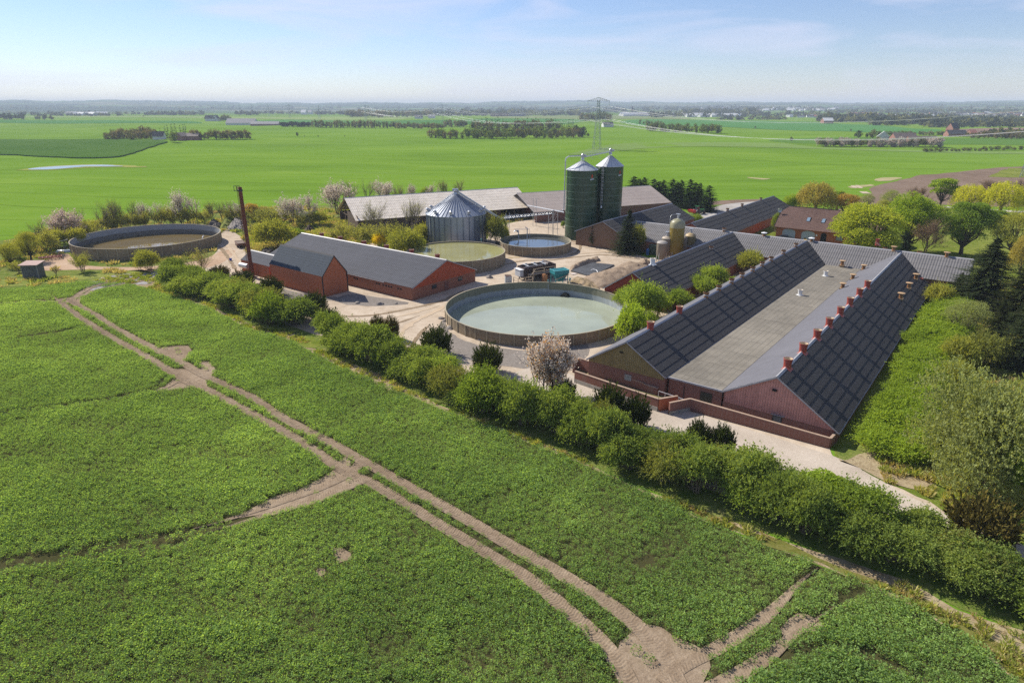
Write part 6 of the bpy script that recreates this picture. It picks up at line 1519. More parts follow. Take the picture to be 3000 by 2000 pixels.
# ---- pylons and wires
M_PYL = mat_plain('pylon_steel', (0.26, 0.30, 0.31), 0.6, 0.2, var=.1)
M_WIRE = mat_plain('bright_cable', (0.62, 0.62, 0.60), 0.35, 0.5, var=.05)
def pylon_meshes():
    out = {}
    m = MB()
    def sec(z): return 3.1 + (1.15 - 3.1) * min(1, z / 27.0) if z < 27 else 1.15 - 0.35 * (z - 27) / 11
    zs = [0, 4.5, 9, 13, 16.5, 19.5, 22.2, 24.6, 27, 29.6, 32.2, 34.8, 38]
    cn = [(-1, -1), (1, -1), (1, 1), (-1, 1)]
    for z0, z1 in zip(zs[:-1], zs[1:]):
        a, b_ = sec(z0), sec(z1)
        for i in range(4):
            c0, c1 = cn[i], cn[(i + 1) % 4]
            m.bar((c0[0] * a, c0[1] * a, z0), (c0[0] * b_, c0[1] * b_, z1), 0.20)
            m.bar((c0[0] * a, c0[1] * a, z0), (c1[0] * b_, c1[1] * b_, z1), 0.10); m.bar((c1[0] * a, c1[1] * a, z0), (c0[0] * b_, c0[1] * b_, z1), 0.10)
            m.bar((c0[0] * b_, c0[1] * b_, z1), (c1[0] * b_, c1[1] * b_, z1), 0.10)
    out['lattice_body'] = m
    for z, half, rise_, nm in ((27.0, 12.5, 3.2, 'lower_crossarm'), (37.2, 9.2, 2.8, 'upper_crossarm')):
        m = MB(); w_ = sec(z)
        for s in (-1, 1):
            for y in (-w_, w_):
                m.bar((0, y, z), (s * half, 0, z), 0.18); m.bar((0, y * .8, z + rise_), (s * half, 0, z + .2), 0.18)
                for k in range(1, 6):
                    f = k / 6; m.bar((s * half * f, y * (1 - f), z), (s * half * f, y * .8 * (1 - f), z + rise_ * (1 - f) + .2 * f), 0.09); m.bar((s * half * f, y * (1 - f), z), (s * half * (f - 1 / 6), y * .8 * (1 - f + 1 / 6), z + rise_ * (1 - f + 1 / 6)), 0.09)
        out[nm] = m
    m = MB()
    for x in (-12, -6.5, 6.5, 12): m.bar((x, 0, 27.0), (x, 0, 23.2), 0.26)
    for x in (-8.8, 8.8): m.bar((x, 0, 37.2), (x, 0, 33.4), 0.26)
    out['insulators'] = m
    return {k: v.mesh(k, [M_PYL if k != 'insulators' else mat_plain('insulator_glass', (0.42, 0.45, 0.46), 0.3)]) for k, v in out.items()}
PYM = pylon_meshes()
PYL_PX = [(3012, 520), (1748, 437), (1298, 370), (1072, 353.5), (936, 349), (850, 346), (789, 342), (740, 338.5), (704, 336), (674, 334.5), (648, 333), (628, 332), (611, 331)]
pyl = [G(u, v) for u, v in PYL_PX]
rots = []
for i, p in enumerate(pyl):
    a = pyl[max(i - 1, 0)]; b_ = pyl[min(i + 1, len(pyl) - 1)]; d = b_ - a; rots.append(math.atan2(d.y, d.x) + math.pi / 2)
rots[1] = 0.12; rots[2] = 0.10
PYO = []
for i, p in enumerate(pyl):
    lab = ['tall grey lattice pylon cut by the edge of the frame beyond the willows', 'tall grey lattice pylon nearest the farm, standing in the wheat behind the silos', 'lattice pylon rising behind the round wood'][i] if i < 3 else 'grey lattice pylon in the receding row before the blue hills'
    t = thing('lattice_pylon', lab, 'pylon', p, rots[i], 'receding row of pylons' if i >= 3 else None)
    for k, me in PYM.items(): link(k, me, t)
    PYO.append((p, rots[i]))
CABP = [(-12, 23.2), (-6.5, 23.2), (6.5, 23.2), (12, 23.2), (-8.8, 33.4), (8.8, 33.4)]
for ci, (cx, cz) in enumerate(CABP):
    m = MB(); pts = []
    for i in range(0, 3):
        (p, r1), (q, r2) = PYO[i], PYO[i + 1]
        A_ = p + Vector((cx * math.cos(r1), cx * math.sin(r1), cz)); B_ = q + Vector((cx * math.cos(r2), cx * math.sin(r2), cz))
        n = 26; sag = 9.5 if i == 0 else 9.0
        for k in range(n + (i == 2)):
            t_ = k / n; s = A_.lerp(B_, t_); s.z -= 4 * sag * t_ * (1 - t_); pts.append(s)
    for off in (-0.25, 0.25):
        m.tube([s + Vector((off, 0, 0)) for s in pts], 0.05 if ci else 0.05, 4)
    o = m.build('power_cable', M_WIRE); tag(o, 'twin bright power cable ' + ('slung from the lower crossarms of the pylons' if cz < 30 else 'slung from the upper crossarms of the pylons'), 'power cable', 'power cables on the lower arms' if cz < 30 else 'power cables on the upper arms')

# ================================================================== VEGETATION
def unit(v): return v / (np.linalg.norm(v, axis=-1, keepdims=True) + 1e-9)
def rdirs(rg, n): return unit(rg.normal(size=(n, 3)))

class Leaves:
    """diamond-shaped leaves collected as arrays"""
    def __init__(s): s.V = []; s.mi = []
    def add(s, rg, pos, axis, size, width=0.55, mi=0, flat=None):
        n = len(pos); axis = unit(axis)
        side = np.cross(axis, rdirs(rg, n) if flat is None else unit(flat + 0.35 * rg.normal(size=(n, 3)))); side = unit(side)
        size = np.broadcast_to(np.asarray(size, float), (n,))[:, None]
        a = pos; b = pos + axis * size * 0.45 + side * size * width * 0.5; c = pos + axis * size; d = pos + axis * size * 0.45 - side * size * width * 0.5
        s.V.append(np.stack([a, b, c, d], 1).reshape(-1, 3)); s.mi.append(np.full(n, mi))
    def arrays(s):
        V = np.concatenate(s.V); return V, np.arange(len(V)).reshape(-1, 4), np.concatenate(s.mi)
    def mesh(s, name, mats):
        V, Q, mi = s.arrays(); return fast_mesh(name, V, Q, mats, mi)

class Limbs:
    """tapered branches as arrays of 4- or 3-sided tubes"""
    def __init__(s): s.V = []; s.Q = []; s.n = 0
    def add(s, pts, r0, r1, k=4):
        pts = np.asarray(pts, float); n = len(pts)
        d = unit(np.gradient(pts, axis=0)); ref = np.where(np.abs(d[:, 2:3]) < 0.9, np.array([[0, 0, 1.0]]), np.array([[1.0, 0, 0]]))
        sd = unit(np.cross(d, ref)); up = np.cross(sd, d); r = np.linspace(r0, r1, n)[:, None, None]
        a = 2 * np.pi * np.arange(k) / k
        ring = pts[:, None, :] + r * (sd[:, None, :] * np.cos(a)[None, :, None] + up[:, None, :] * np.sin(a)[None, :, None])
        s.V.append(ring.reshape(-1, 3))
        i = s.n + np.arange(n - 1)[:, None] * k + np.arange(k)[None, :]; j = s.n + np.arange(n - 1)[:, None] * k + (np.arange(k)[None, :] + 1) % k
        s.Q.append(np.stack([i, j, j + k, i + k], -1).reshape(-1, 4)); s.n += n * k
    def mesh(s, name, mat): return fast_mesh(name, np.concatenate(s.V), np.concatenate(s.Q), [mat])

def grow(rg, lb, base, direc, length, rad, level, maxlev, nchild, spread, tips, upw=0.25, curl=0.18, shrink=0.62, start=0.25):
    nseg = 4 if level < 2 else 3
    pts = [np.array(base)]; d = unit(np.array(direc))
    for i in range(nseg):
        d = unit(d + rg.normal(0, curl, 3) + np.array([0, 0, upw * 0.3])); pts.append(pts[-1] + d * length / nseg)
    lb.add(pts, rad, rad * 0.45, 5 if level == 0 else (4 if level == 1 else 3))
    pts = np.array(pts)
    if level == maxlev:
        tips.append((pts[-1], d, pts)); return
    k = nchild[level]
    for c in range(k):
        t = start + (1 - start) * (c + rg.uniform(0.2, 0.8)) / k if c < k - 1 else 1.0
        f = t * nseg; i = min(int(f), nseg - 1); p = pts[i] + (pts[i + 1] - pts[i]) * (f - i)
        bd = unit(pts[i + 1] - pts[i]); o = rg.normal(size=3); o = unit(o - bd * (o @ bd))
        sp = spread[level] * rg.uniform(0.7, 1.25) * (0.4 if (c == k - 1) else 1)
        nd = unit(bd * math.cos(sp) + o * math.sin(sp) + np.array([0, 0, upw]))
        grow(rg, lb, p, nd, length * shrink * rg.uniform(0.75, 1.15) * (1.15 - 0.45 * t * (level == 0)), max(rad * 0.5 * (1.1 - 0.4 * t), 0.012), level + 1, maxlev, nchild, spread, tips, upw, curl, shrink, start)

# --- leaf and bark materials (real leaf colours)
M_BARK = mat_plain('bark', (0.085, 0.066, 0.050), 0.9, var=0.35, scale=3)
M_BARK_G = mat_plain('grey_bark', (0.155, 0.130, 0.105), 0.9, var=0.3, scale=3)
M_TWIG = mat_plain('pale_twigs', (0.19, 0.145, 0.10), 0.9, var=0.25, scale=3)
ML = {
    'hedge': mat_leaf('hedge_leaf', (0.076, 0.111, 0.028), (0.135, 0.182, 0.045), (0.222, 0.267, 0.070), 0.38, 0.0, 0.12),
    'hedge_y': mat_leaf('yellow_hedge_leaf', (0.093, 0.135, 0.025), (0.154, 0.213, 0.040), (0.228, 0.286, 0.060), 0.40, 0.0, 0.12),
    'hedge_b': mat_leaf('brownish_hedge_leaf', (0.085, 0.098, 0.028), (0.142, 0.156, 0.044), (0.214, 0.222, 0.063), 0.34, 0.0, 0.12),
    'lime': mat_leaf('lime_leaf', (0.149, 0.194, 0.026), (0.247, 0.284, 0.036), (0.344, 0.351, 0.055), 0.42, 0.03),
    'limeb': mat_leaf('fresh_green_leaf', (0.115, 0.168, 0.024), (0.187, 0.258, 0.033), (0.272, 0.344, 0.050), 0.42, 0.0),
    'green': mat_leaf('green_leaf', (0.082, 0.134, 0.026), (0.142, 0.208, 0.036), (0.224, 0.283, 0.050), 0.40, 0.03),
    'yellow': mat_leaf('yellow_willow_leaf', (0.238, 0.262, 0.023), (0.357, 0.362, 0.033), (0.476, 0.446, 0.049), 0.42, 0.03),
    'olive': mat_leaf('olive_leaf', (0.149, 0.166, 0.035), (0.236, 0.245, 0.052), (0.333, 0.324, 0.079), 0.36, 0.03),
    'pale_olive': mat_leaf('pale_olive_leaf', (0.146, 0.166, 0.064), (0.202, 0.228, 0.086), (0.269, 0.297, 0.121), 0.36, 0.03),
    'ochre': mat_leaf('ochre_leaf', (0.190, 0.166, 0.043), (0.265, 0.229, 0.063), (0.342, 0.293, 0.085), 0.38, 0.03),
    'orange': mat_leaf('orange_leaf', (0.212, 0.142, 0.046), (0.279, 0.199, 0.058), (0.346, 0.257, 0.080), 0.38, 0.03),
    'gold': mat_leaf('golden_leaf', (0.396, 0.297, 0.009), (0.506, 0.396, 0.011), (0.605, 0.473, 0.022), 0.4, 0.03),
    'yew': mat_leaf('yew_needle', (0.028, 0.042, 0.010), (0.055, 0.074, 0.016), (0.095, 0.118, 0.026), 0.16, 0.0),
    'yew_b': mat_leaf('bronze_yew_needle', (0.053, 0.050, 0.015), (0.107, 0.090, 0.024), (0.178, 0.139, 0.035), 0.12, 0.03),
    'spruce': mat_leaf('spruce_needle', (0.022, 0.034, 0.014), (0.040, 0.056, 0.022), (0.072, 0.088, 0.032), 0.12, 0.0),
    'darkfir': mat_leaf('dark_fir_needle', (0.012, 0.026, 0.012), (0.021, 0.039, 0.017), (0.039, 0.061, 0.023), 0.08, 0.03),
    'blossom': mat_leaf('white_blossom', (0.321, 0.260, 0.216), (0.442, 0.377, 0.315), (0.527, 0.481, 0.408), 0.35, 0.0, 0.0, (1.2, 1.2, 1.15)),
    'pink': mat_leaf('pink_blossom', (0.314, 0.232, 0.200), (0.434, 0.356, 0.312), (0.527, 0.497, 0.448), 0.35, 0.0, 0.0, (1.2, 1.15, 1.1)),
    'bronze': mat_leaf('bronze_young_leaf', (0.420, 0.210, 0.070), (0.578, 0.298, 0.096), (0.700, 0.420, 0.140), 0.35, 0.02),
    'bud': mat_leaf('buds', (0.175, 0.193, 0.044), (0.263, 0.263, 0.070), (0.350, 0.350, 0.088), 0.35, 0.0),
    'far': mat_leaf('far_leaf', (0.096, 0.106, 0.042), (0.144, 0.152, 0.058), (0.208, 0.208, 0.083), 0.3, 0.0),
    'farbrown': mat_leaf('far_twigs', (0.152, 0.128, 0.080), (0.208, 0.176, 0.109), (0.272, 0.240, 0.144), 0.3, 0.0),
    'fargreen': mat_leaf('far_green_leaf', (0.105, 0.145, 0.041), (0.162, 0.212, 0.058), (0.238, 0.289, 0.085), 0.3, 0.0),
    'fardark': mat_leaf('far_dark_leaf', (0.026, 0.038, 0.022), (0.042, 0.058, 0.032), (0.064, 0.083, 0.042), 0.15, 0.0),
    'farpale': mat_leaf('far_blossom', (0.364, 0.308, 0.252), (0.504, 0.434, 0.378), (0.644, 0.574, 0.518), 0.3, 0.0, 0.0, (1.2, 1.15, 1.0)),
}

# --- generators; all sized to about 1 unit wide crowns in metres, scaled when planted
def gen_shrub(seed, w=5.4, h=3.4, n=1500, k=9, size=0.23, lobes=9, arch=0.55, low=-0.1, zlo=0.28):
    """arching leafy sprays breaking out of several lobes"""
    rg = np.random.default_rng(seed); L = Leaves(); lb = Limbs()
    C = np.stack([rg.uniform(-1, 1, lobes) * w * 0.30, rg.uniform(-1, 1, lobes) * w * 0.26, rg.uniform(zlo, 0.66, lobes) * h], -1)
    Rr = np.stack([rg.uniform(0.22, 0.34, lobes) * w, rg.uniform(0.22, 0.32, lobes) * w, rg.uniform(0.26, 0.40, lobes) * h], -1)
    li = rg.integers(0, lobes, n); d = rdirs(rg, n); d[:, 2] = np.where(d[:, 2] < low, -d[:, 2] * 0.6, d[:, 2])
    fill = rg.uniform(0.55, 1.0, n) ** 0.5
    o = C[li] + d * Rr[li] * fill[:, None]
    keep = o[:, 2] > 0.1; o, d = o[keep], d[keep]; m = len(o)
    sd = unit(d * np.array([1, 1, 0.5]) + np.array([0, 0, arch]) + rg.normal(0, 0.45, (m, 3))); ln = np.where(rg.random(m) < 0.16, rg.uniform(1.1, 1.9, m), rg.uniform(0.45, 1.05, m))
    t = np.linspace(0.05, 1, k)[None, :, None]
    pos = o[:, None, :] + sd[:, None, :] * ln[:, None, None] * t - np.array([0, 0, 1]) * (t ** 2) * ln[:, None, None] * 0.35
    ax = sd[:, None, :] + rg.normal(0, 0.75, (m, k, 3)) - np.array([0, 0, 0.35]) * t
    L.add(rg, pos.reshape(-1, 3), ax.reshape(-1, 3), size * rg.uniform(0.7, 1.25, m * k), 0.6)
    for i in range(26):
        a = rg.uniform(0, 2 * np.pi); tip = C[rg.integers(lobes)] + rg.normal(0, 0.5, 3); b = np.array([0.5 * math.cos(a) * rg.uniform(0, 1.4), 0.5 * math.sin(a) * rg.uniform(0, 1.4), -0.1])
        md = (b + tip) / 2 + rg.normal(0, 0.25, 3); lb.add([b, md, tip], 0.05, 0.015, 4)
    return L, lb

def gen_crown(seed, w=9.0, h=8.0, trunk=2.6, lobes=46, n=11000, size=0.34, lr=0.17, droop=0.0, zmin=-0.55, topple=0.0, flatb=0.75):
    """broadleaf tree: trunk, limbs and a crown of many leaf clumps with gaps between them"""
    rg = np.random.default_rng(seed); L = Leaves(); lb = Limbs()
    d = rdirs(rg, lobes); d[:, 2] = np.where(d[:, 2] < zmin, -d[:, 2], d[:, 2]); rad = rg.uniform(0.45, 0.92, lobes) ** 0.6
    cz = trunk + h * 0.48
    C = np.stack([d[:, 0] * rad * w * 0.40, d[:, 1] * rad * w * 0.40, cz + d[:, 2] * rad * h * (0.42)], -1)
    lrad = rg.uniform(0.7, 1.3, lobes) * lr * w
    li = rg.integers(0, lobes, n); dd = rdirs(rg, n); dd[:, 2] = np.where(dd[:, 2] < -0.35, -dd[:, 2], dd[:, 2])
    pos = C[li] + dd * (lrad[li] * rg.uniform(0.35, 1.05, n) ** 0.5)[:, None] * np.array([1, 1, flatb])
    ax = dd * 0.6 + rg.normal(0, 0.6, (n, 3)) + np.array([0, 0, -droop])
    L.add(rg, pos, ax, size * rg.uniform(0.65, 1.3, n), 0.65)
    lb.add([[0, 0, -0.2], [0.05, 0.02, trunk * 0.5], [0.0, 0.1, trunk]], 0.045 * w, 0.032 * w, 7)
    for i in range(min(lobes, 26)):
        b = np.array([0, 0.05, trunk * rg.uniform(0.75, 1.1)]); e = C[i]; md = b * 0.45 + e * 0.55 + rg.normal(0, 0.3, 3) + np.array([0, 0, -0.05 * h]); lb.add([b, md, e], 0.016 * w, 0.004 * w, 4)
    return L, lb

def gen_weeping(seed, w=9.0, h=8.0, strands=620, k=16, size=0.30):
    rg = np.random.default_rng(seed); L = Leaves(); lb = Limbs()
    d = rdirs(rg, strands); d[:, 2] = np.abs(d[:, 2]) * 0.95 - 0.05
    r_ = rg.uniform(0.45, 1.0, strands) ** 0.5
    o = np.stack([d[:, 0] * w * 0.45 * r_, d[:, 1] * w * 0.45 * r_, h * 0.42 + d[:, 2] * h * 0.55 * r_], -1)
    ln = rg.uniform(0.16, 0.42, strands) * h
    t = np.linspace(0, 1, k)[None, :, None]
    outw = unit(d * np.array([1, 1, 0.1]))
    pos = o[:, None, :] + outw[:, None, :] * ln[:, None, None] * 0.28 * np.sqrt(t) + np.array([0, 0, 0.10]) * ln[:, None, None] * np.sin(t * np.pi) - np.array([0, 0, 1]) * ln[:, None, None] * t * t
    pos = np.maximum(pos, np.array([-99, -99, 0.7])) + rg.normal(0, 0.10, pos.shape)
    ax = np.array([0, 0, -0.7]) + rg.normal(0, 0.55, pos.shape)
    L.add(rg, pos.reshape(-1, 3), ax.reshape(-1, 3), size * rg.uniform(0.7, 1.3, strands * k), 0.42)
    lb.add([[0, 0, -0.2], [0.1, 0, h * 0.2], [0.1, 0.15, h * 0.38]], 0.05 * w, 0.03 * w, 7)
    for i in range(24):
        e = o[i]; b = np.array([0.1, 0.1, h * rg.uniform(0.22, 0.38)]); lb.add([b, b * 0.4 + e * 0.6 + np.array([0, 0, 0.06 * h]), e], 0.014 * w, 0.004 * w, 4)
    return L, lb

def gen_bare(seed, h=9.0, levels=4, nchild=(7, 5, 4, 4), spread=(0.75, 0.65, 0.6, 0.6), multi=1, buds=0.0, flowers=0.0, fsize=0.14, size=0.12, rad=0.13, shrink=0.62, upw=0.25, start=0.28, fmi=0, cl=1.0):
    """leafless spring tree: trunk splitting down to twigs, with buds or blossom along the twigs"""
    rg = np.random.default_rng(seed); lb = Limbs(); tips = []; L = Leaves()
    for m_ in range(multi):
        a = rg.uniform(0, 6.28); off = 0.0 if multi == 1 else rg.uniform(0.1, 0.5)
        direc = [math.cos(a) * 0.35 * (multi > 1) + rg.normal(0, .05), math.sin(a) * 0.35 * (multi > 1) + rg.normal(0, .05), 1]
        grow(rg, lb, [off * math.cos(a), off * math.sin(a), -0.1], direc, h * 0.52 * rg.uniform(.8, 1.05), rad, 0, levels - 1, nchild, spread, tips, upw, 0.14, shrink, start)
    for amt, mi, sz in ((buds, 0, size), (flowers, 1, fsize)):
        if amt <= 0: continue
        P = np.concatenate([t[2] for t in tips]); q = int(len(P) * amt); idx = rg.integers(0, len(P), q)
        pos = P[idx] + rg.normal(0, 0.10 * cl, (q, 3)); L.add(rg, pos, rg.normal(size=(q, 3)), sz * rg.uniform(0.7, 1.3, q), 0.8, mi)
    return L, lb

def gen_conifer(seed, h=10.0, w=5.0, layers=24, per=11, blades=15, size=0.42, bare=0.04, power=0.85, ragged=0.22, droop=0.30):
    rg = np.random.default_rng(seed); L = Leaves(); lb = Limbs()
    lb.add([[0, 0, -0.2], [0, 0, h * 0.5], [0, 0, h]], 0.022 * h, 0.01, 6)
    for i in range(layers):
        f = i / (layers - 1); z = h * (bare + (1 - bare) * f * 0.985); rr = w * 0.5 * (1 - f) ** power + 0.10
        for j in range(max(4, int(per * (0.45 + 0.55 * (1 - f))))):
            a = rg.uniform(0, 2 * np.pi); l = rr * (1 + rg.normal(0, ragged)); l = max(0.15, l)
            t = np.linspace(0.12, 1, blades); out = np.array([math.cos(a), math.sin(a), 0])
            z0 = z + rg.normal(0, h / layers * 0.4)
            c = out[None, :] * (l * t)[:, None] + np.array([0, 0, 1.0])[None, :] * (z0 - droop * l * t + 0.22 * l * t ** 2.2)[:, None]
            if c[:, 2].min() < 0.05: c[:, 2] = np.maximum(c[:, 2], 0.05)
            for s in (-1, 1):
                sd = np.array([-math.sin(a), math.cos(a), 0]) * s
                ax = out[None, :] * 0.75 + sd[None, :] * (0.9 - 0.3 * t)[:, None] + np.array([0, 0, -0.22]) + rg.normal(0, 0.22, (blades, 3))
                L.add(rg, c + rg.normal(0, 0.03, c.shape), ax, size * (1.15 - 0.55 * t) * (0.55 + 0.45 * (1 - f)) * rg.uniform(0.7, 1.3, blades), 0.42, flat=np.array([0, 0, 1.0]))
            if j % 3 == 0: lb.add([c[0], c[len(c) // 2], c[-1]], 0.03, 0.008, 3)
    return L, lb

def gen_yew(seed, w=3.2, h=2.4, n=520, k=12, size=0.20):
    """dense upright dark sprays: a yew or juniper mound"""
    rg = np.random.default_rng(seed); L = Leaves(); lb = Limbs()
    a = rg.uniform(0, 2 * np.pi, n); rr = np.sqrt(rg.uniform(0, 1, n)); base = np.stack([np.cos(a) * rr * w * 0.40, np.sin(a) * rr * w * 0.36, rg.uniform(0.05, 0.60, n) * h * (1 - 0.30 * rr)], -1)
    d = unit(np.stack([np.cos(a) * rr * 0.8, np.sin(a) * rr * 0.8, np.ones(n) * 0.85], -1) + rg.normal(0, 0.22, (n, 3))); ln = rg.uniform(0.22, 0.50, n) * h * (1.0 - 0.25 * rr)
    t = np.linspace(0.1, 1, k)[None, :, None]; pos = base[:, None, :] + d[:, None, :] * ln[:, None, None] * t
    ax = d[:, None, :] * 1.0 + rg.normal(0, 0.5, (n, k, 3)); L.add(rg, pos.reshape(-1, 3), ax.reshape(-1, 3), size * rg.uniform(0.7, 1.3, n * k), 0.45)
    for i in range(10): lb.add([[rg.normal(0, .15), rg.normal(0, .15), -0.1], base[i] * 0.6, base[i] + d[i] * ln[i] * .5], 0.06, 0.015, 4)
    return L, lb

def extent(Ls, lb):
    V = np.concatenate(([Ls.arrays()[0]] if Ls.V else []) + ([np.concatenate(lb.V)] if lb.V else []))
    lo, hi = np.percentile(V, 0.4, axis=0), np.percentile(V, 99.6, axis=0)
    return max(hi[0] - lo[0], hi[1] - lo[1]), np.percentile(V[:, 2], 99.5)

PROTO = {}
def proto(key, gen, mats, bark=M_BARK, names=('crown', 'trunk')):
    Ls, lb = gen; w, h = extent(Ls, lb)
    parts = []
    if Ls.V: parts.append((names[0], Ls.mesh(names[0], mats)))
    if lb.V: parts.append((names[1], lb.mesh(names[1], bark)))
    PROTO[key] = (parts, w, h)

def plant(key, p, height, width, label, cat, name, group=None, rot=None, tilt=None):
    parts, w, h = PROTO[key]
    t = thing(name, label, cat, p, random.uniform(0, 6.28) if rot is None else rot, group, (width / w, width / w, height / h))
    for n, me in parts: link(n, me, t)
    return t

def plant_px(key, u, v, vtop, wpx, label, cat, name, group=None, **k):
    """plant where the photograph shows its foot at (u, v), its top at row vtop and its width wpx"""
    p = G(u, v); m = mpp(p)
    h = max(0.6, rise(p, vtop) - p.z)
    return plant(key, p, h, wpx * m, label, cat, name, group, **k)

H1 = [ML['hedge']]
for i in range(4): proto(f'hedge{i}', gen_shrub(100 + i, n=2500, size=0.19, lobes=7 + i), [ML['hedge']], M_TWIG, ('foliage', 'stems'))
for i in range(2): proto(f'hedge_y{i}', gen_shrub(110 + i, n=2300, size=0.18, lobes=7), [ML['hedge_y']], M_TWIG, ('foliage', 'stems'))
for i in range(2): proto(f'hedge_b{i}', gen_shrub(115 + i, n=1300, size=0.19), [ML['hedge_b']], M_TWIG, ('foliage', 'stems'))
for i in range(2): proto(f'lime_shrub{i}', gen_shrub(120 + i, n=1700, arch=0.35), [ML['limeb']], M_TWIG, ('foliage', 'stems'))
for i in range(2): proto(f'olive_shrub{i}', gen_shrub(125 + i, n=1500, size=0.2), [ML['olive']], M_TWIG, ('foliage', 'stems'))
proto('pale_shrub', gen_shrub(128, w=9, h=6.5, n=6500, k=8, size=0.17, lobes=26, arch=0.9, zlo=0.1), [ML['pale_olive']], M_TWIG, ('foliage', 'stems'))
proto('gold_shrub', gen_shrub(129, n=900, size=0.2, arch=1.1), [ML['gold']], M_TWIG, ('foliage', 'stems'))
proto('dark_shrub', gen_shrub(130, n=1300, size=0.19), [ML['hedge_b']], M_BARK, ('foliage', 'stems'))
proto('lime_tree', gen_crown(200, trunk=1.3, lobes=70, n=30000, size=0.22, zmin=-0.8), [ML['lime']])
proto('fresh_tree', gen_crown(201, trunk=1.4, lobes=60, n=26000, size=0.22, zmin=-0.8), [ML['limeb']])
proto('green_tree', gen_crown(202, w=8, h=9, trunk=1.6, lobes=55, n=24000, size=0.22, zmin=-0.8), [ML['green']])
proto('small_tree', gen_crown(203, w=6, h=6.5, trunk=2.2, lobes=34, n=7000, size=0.28), [ML['limeb']])
proto('olive_tree', gen_crown(204, trunk=1.6, lobes=55, n=14000, size=0.19, zmin=-0.8), [ML['olive']])
proto('grey_tree', gen_crown(205, trunk=1.4, lobes=46, n=10000, size=0.18, zmin=-0.8), [ML['pale_olive']])
proto('ochre_tree', gen_weeping(206, strands=900, k=14), [ML['ochre']])
proto('orange_tree', gen_crown(207, w=7, h=5, trunk=0.8, lobes=36, n=6500, size=0.24), [ML['orange']])
proto('willow0', gen_weeping(208), [ML['yellow']]); proto('willow1', gen_weeping(209, w=10, h=8), [ML['yellow']])
for i in range(4): proto(f'bare{i}', gen_bare(300 + i, buds=0.5, multi=1 if i < 2 else 3, rad=0.17 if i < 2 else 0.12, nchild=(9, 6, 4, 4)), [ML['bud']], M_BARK_G)
for i in range(2): proto(f'thicket{i}', gen_bare(310 + i, h=5, levels=4, multi=7, buds=2.0, nchild=(5, 4, 4, 3), rad=0.05, size=0.14), [ML['bud'], ML['bud']], M_TWIG, ('buds', 'branches'))
proto('bare_pale', gen_bare(315, h=6, levels=4, multi=4, nchild=(7, 6, 4, 4), spread=(0.8, 0.7, 0.6, 0.6), rad=0.09, buds=0.6), [ML['bud']], mat_plain('tan_twigs', (0.30, 0.21, 0.125), 0.9, var=.2), ('buds', 'branches'))
proto('bare_brown', gen_bare(316, h=9, levels=4, multi=2, nchild=(10, 8, 5, 4), spread=(0.8, 0.7, 0.6, 0.6), rad=0.10, buds=1.0), [mat_leaf('brown_buds', (0.13, 0.09, 0.06), (0.18, 0.125, 0.085), None, 0.3, 0.0)], mat_plain('brown_twigs', (0.17, 0.12, 0.085), 0.9, var=.2), ('buds', 'branches'))
for i in range(4): proto(f'cherry{i}', gen_bare(320 + i, buds=0.3, flowers=2.1 if i < 2 else 1.2, fsize=0.20, multi=1 if i % 2 else 3, rad=0.12, nchild=(8, 6, 4, 3), spread=(0.85, 0.7, 0.6, 0.6)), [ML['bud'], ML['blossom']], M_BARK)
proto('cherry_pink', gen_bare(326, buds=0.9, flowers=3.0, fsize=0.20, multi=3, rad=0.12, nchild=(8, 6, 5, 3), spread=(1.0, 0.75, 0.6, 0.6)), [ML['bud'], ML['pink']], M_BARK)
proto('front_blossom', gen_bare(327, h=5.0, levels=4, buds=0.5, flowers=3.4, fsize=0.14, size=0.12, multi=9, rad=0.06, nchild=(6, 5, 4, 3), spread=(0.6, 0.55, 0.5, 0.5), start=0.2), [ML['bronze'], ML['blossom']], M_BARK, ('blossom', 'branches'))
proto('spruce', gen_conifer(400, h=11, w=8, layers=34, per=18, blades=18, size=0.50, power=0.8), [ML['spruce']])
proto('sapling', gen_conifer(401, h=5, w=2.4, layers=14, per=8, blades=8, size=0.34, bare=0.25), [ML['spruce']])
proto('bigfir0', gen_conifer(402, h=15, w=12, layers=44, per=26, blades=24, size=0.60, power=0.75, ragged=0.30), [ML['spruce']])
proto('bigfir1', gen_conifer(403, h=13, w=11, layers=34, per=20, blades=20, size=0.62, power=0.7, ragged=0.32), [mat_leaf('olive_fir_needle', (0.018, 0.026, 0.009), (0.032, 0.042, 0.013), (0.060, 0.062, 0.020), 0.12, 0.03)])
for i in range(2): proto(f'darkfir{i}', gen_conifer(405 + i, h=9, w=4.6, layers=26, per=15, blades=14, size=0.55, power=0.42, ragged=0.28), [ML['darkfir']])
for i in range(3): proto(f'yew{i}', gen_yew(420 + i), [ML['yew']], M_BARK, ('foliage', 'stems'))
proto('yew_b', gen_yew(425), [ML['yew_b']], M_BARK, ('foliage', 'stems'))
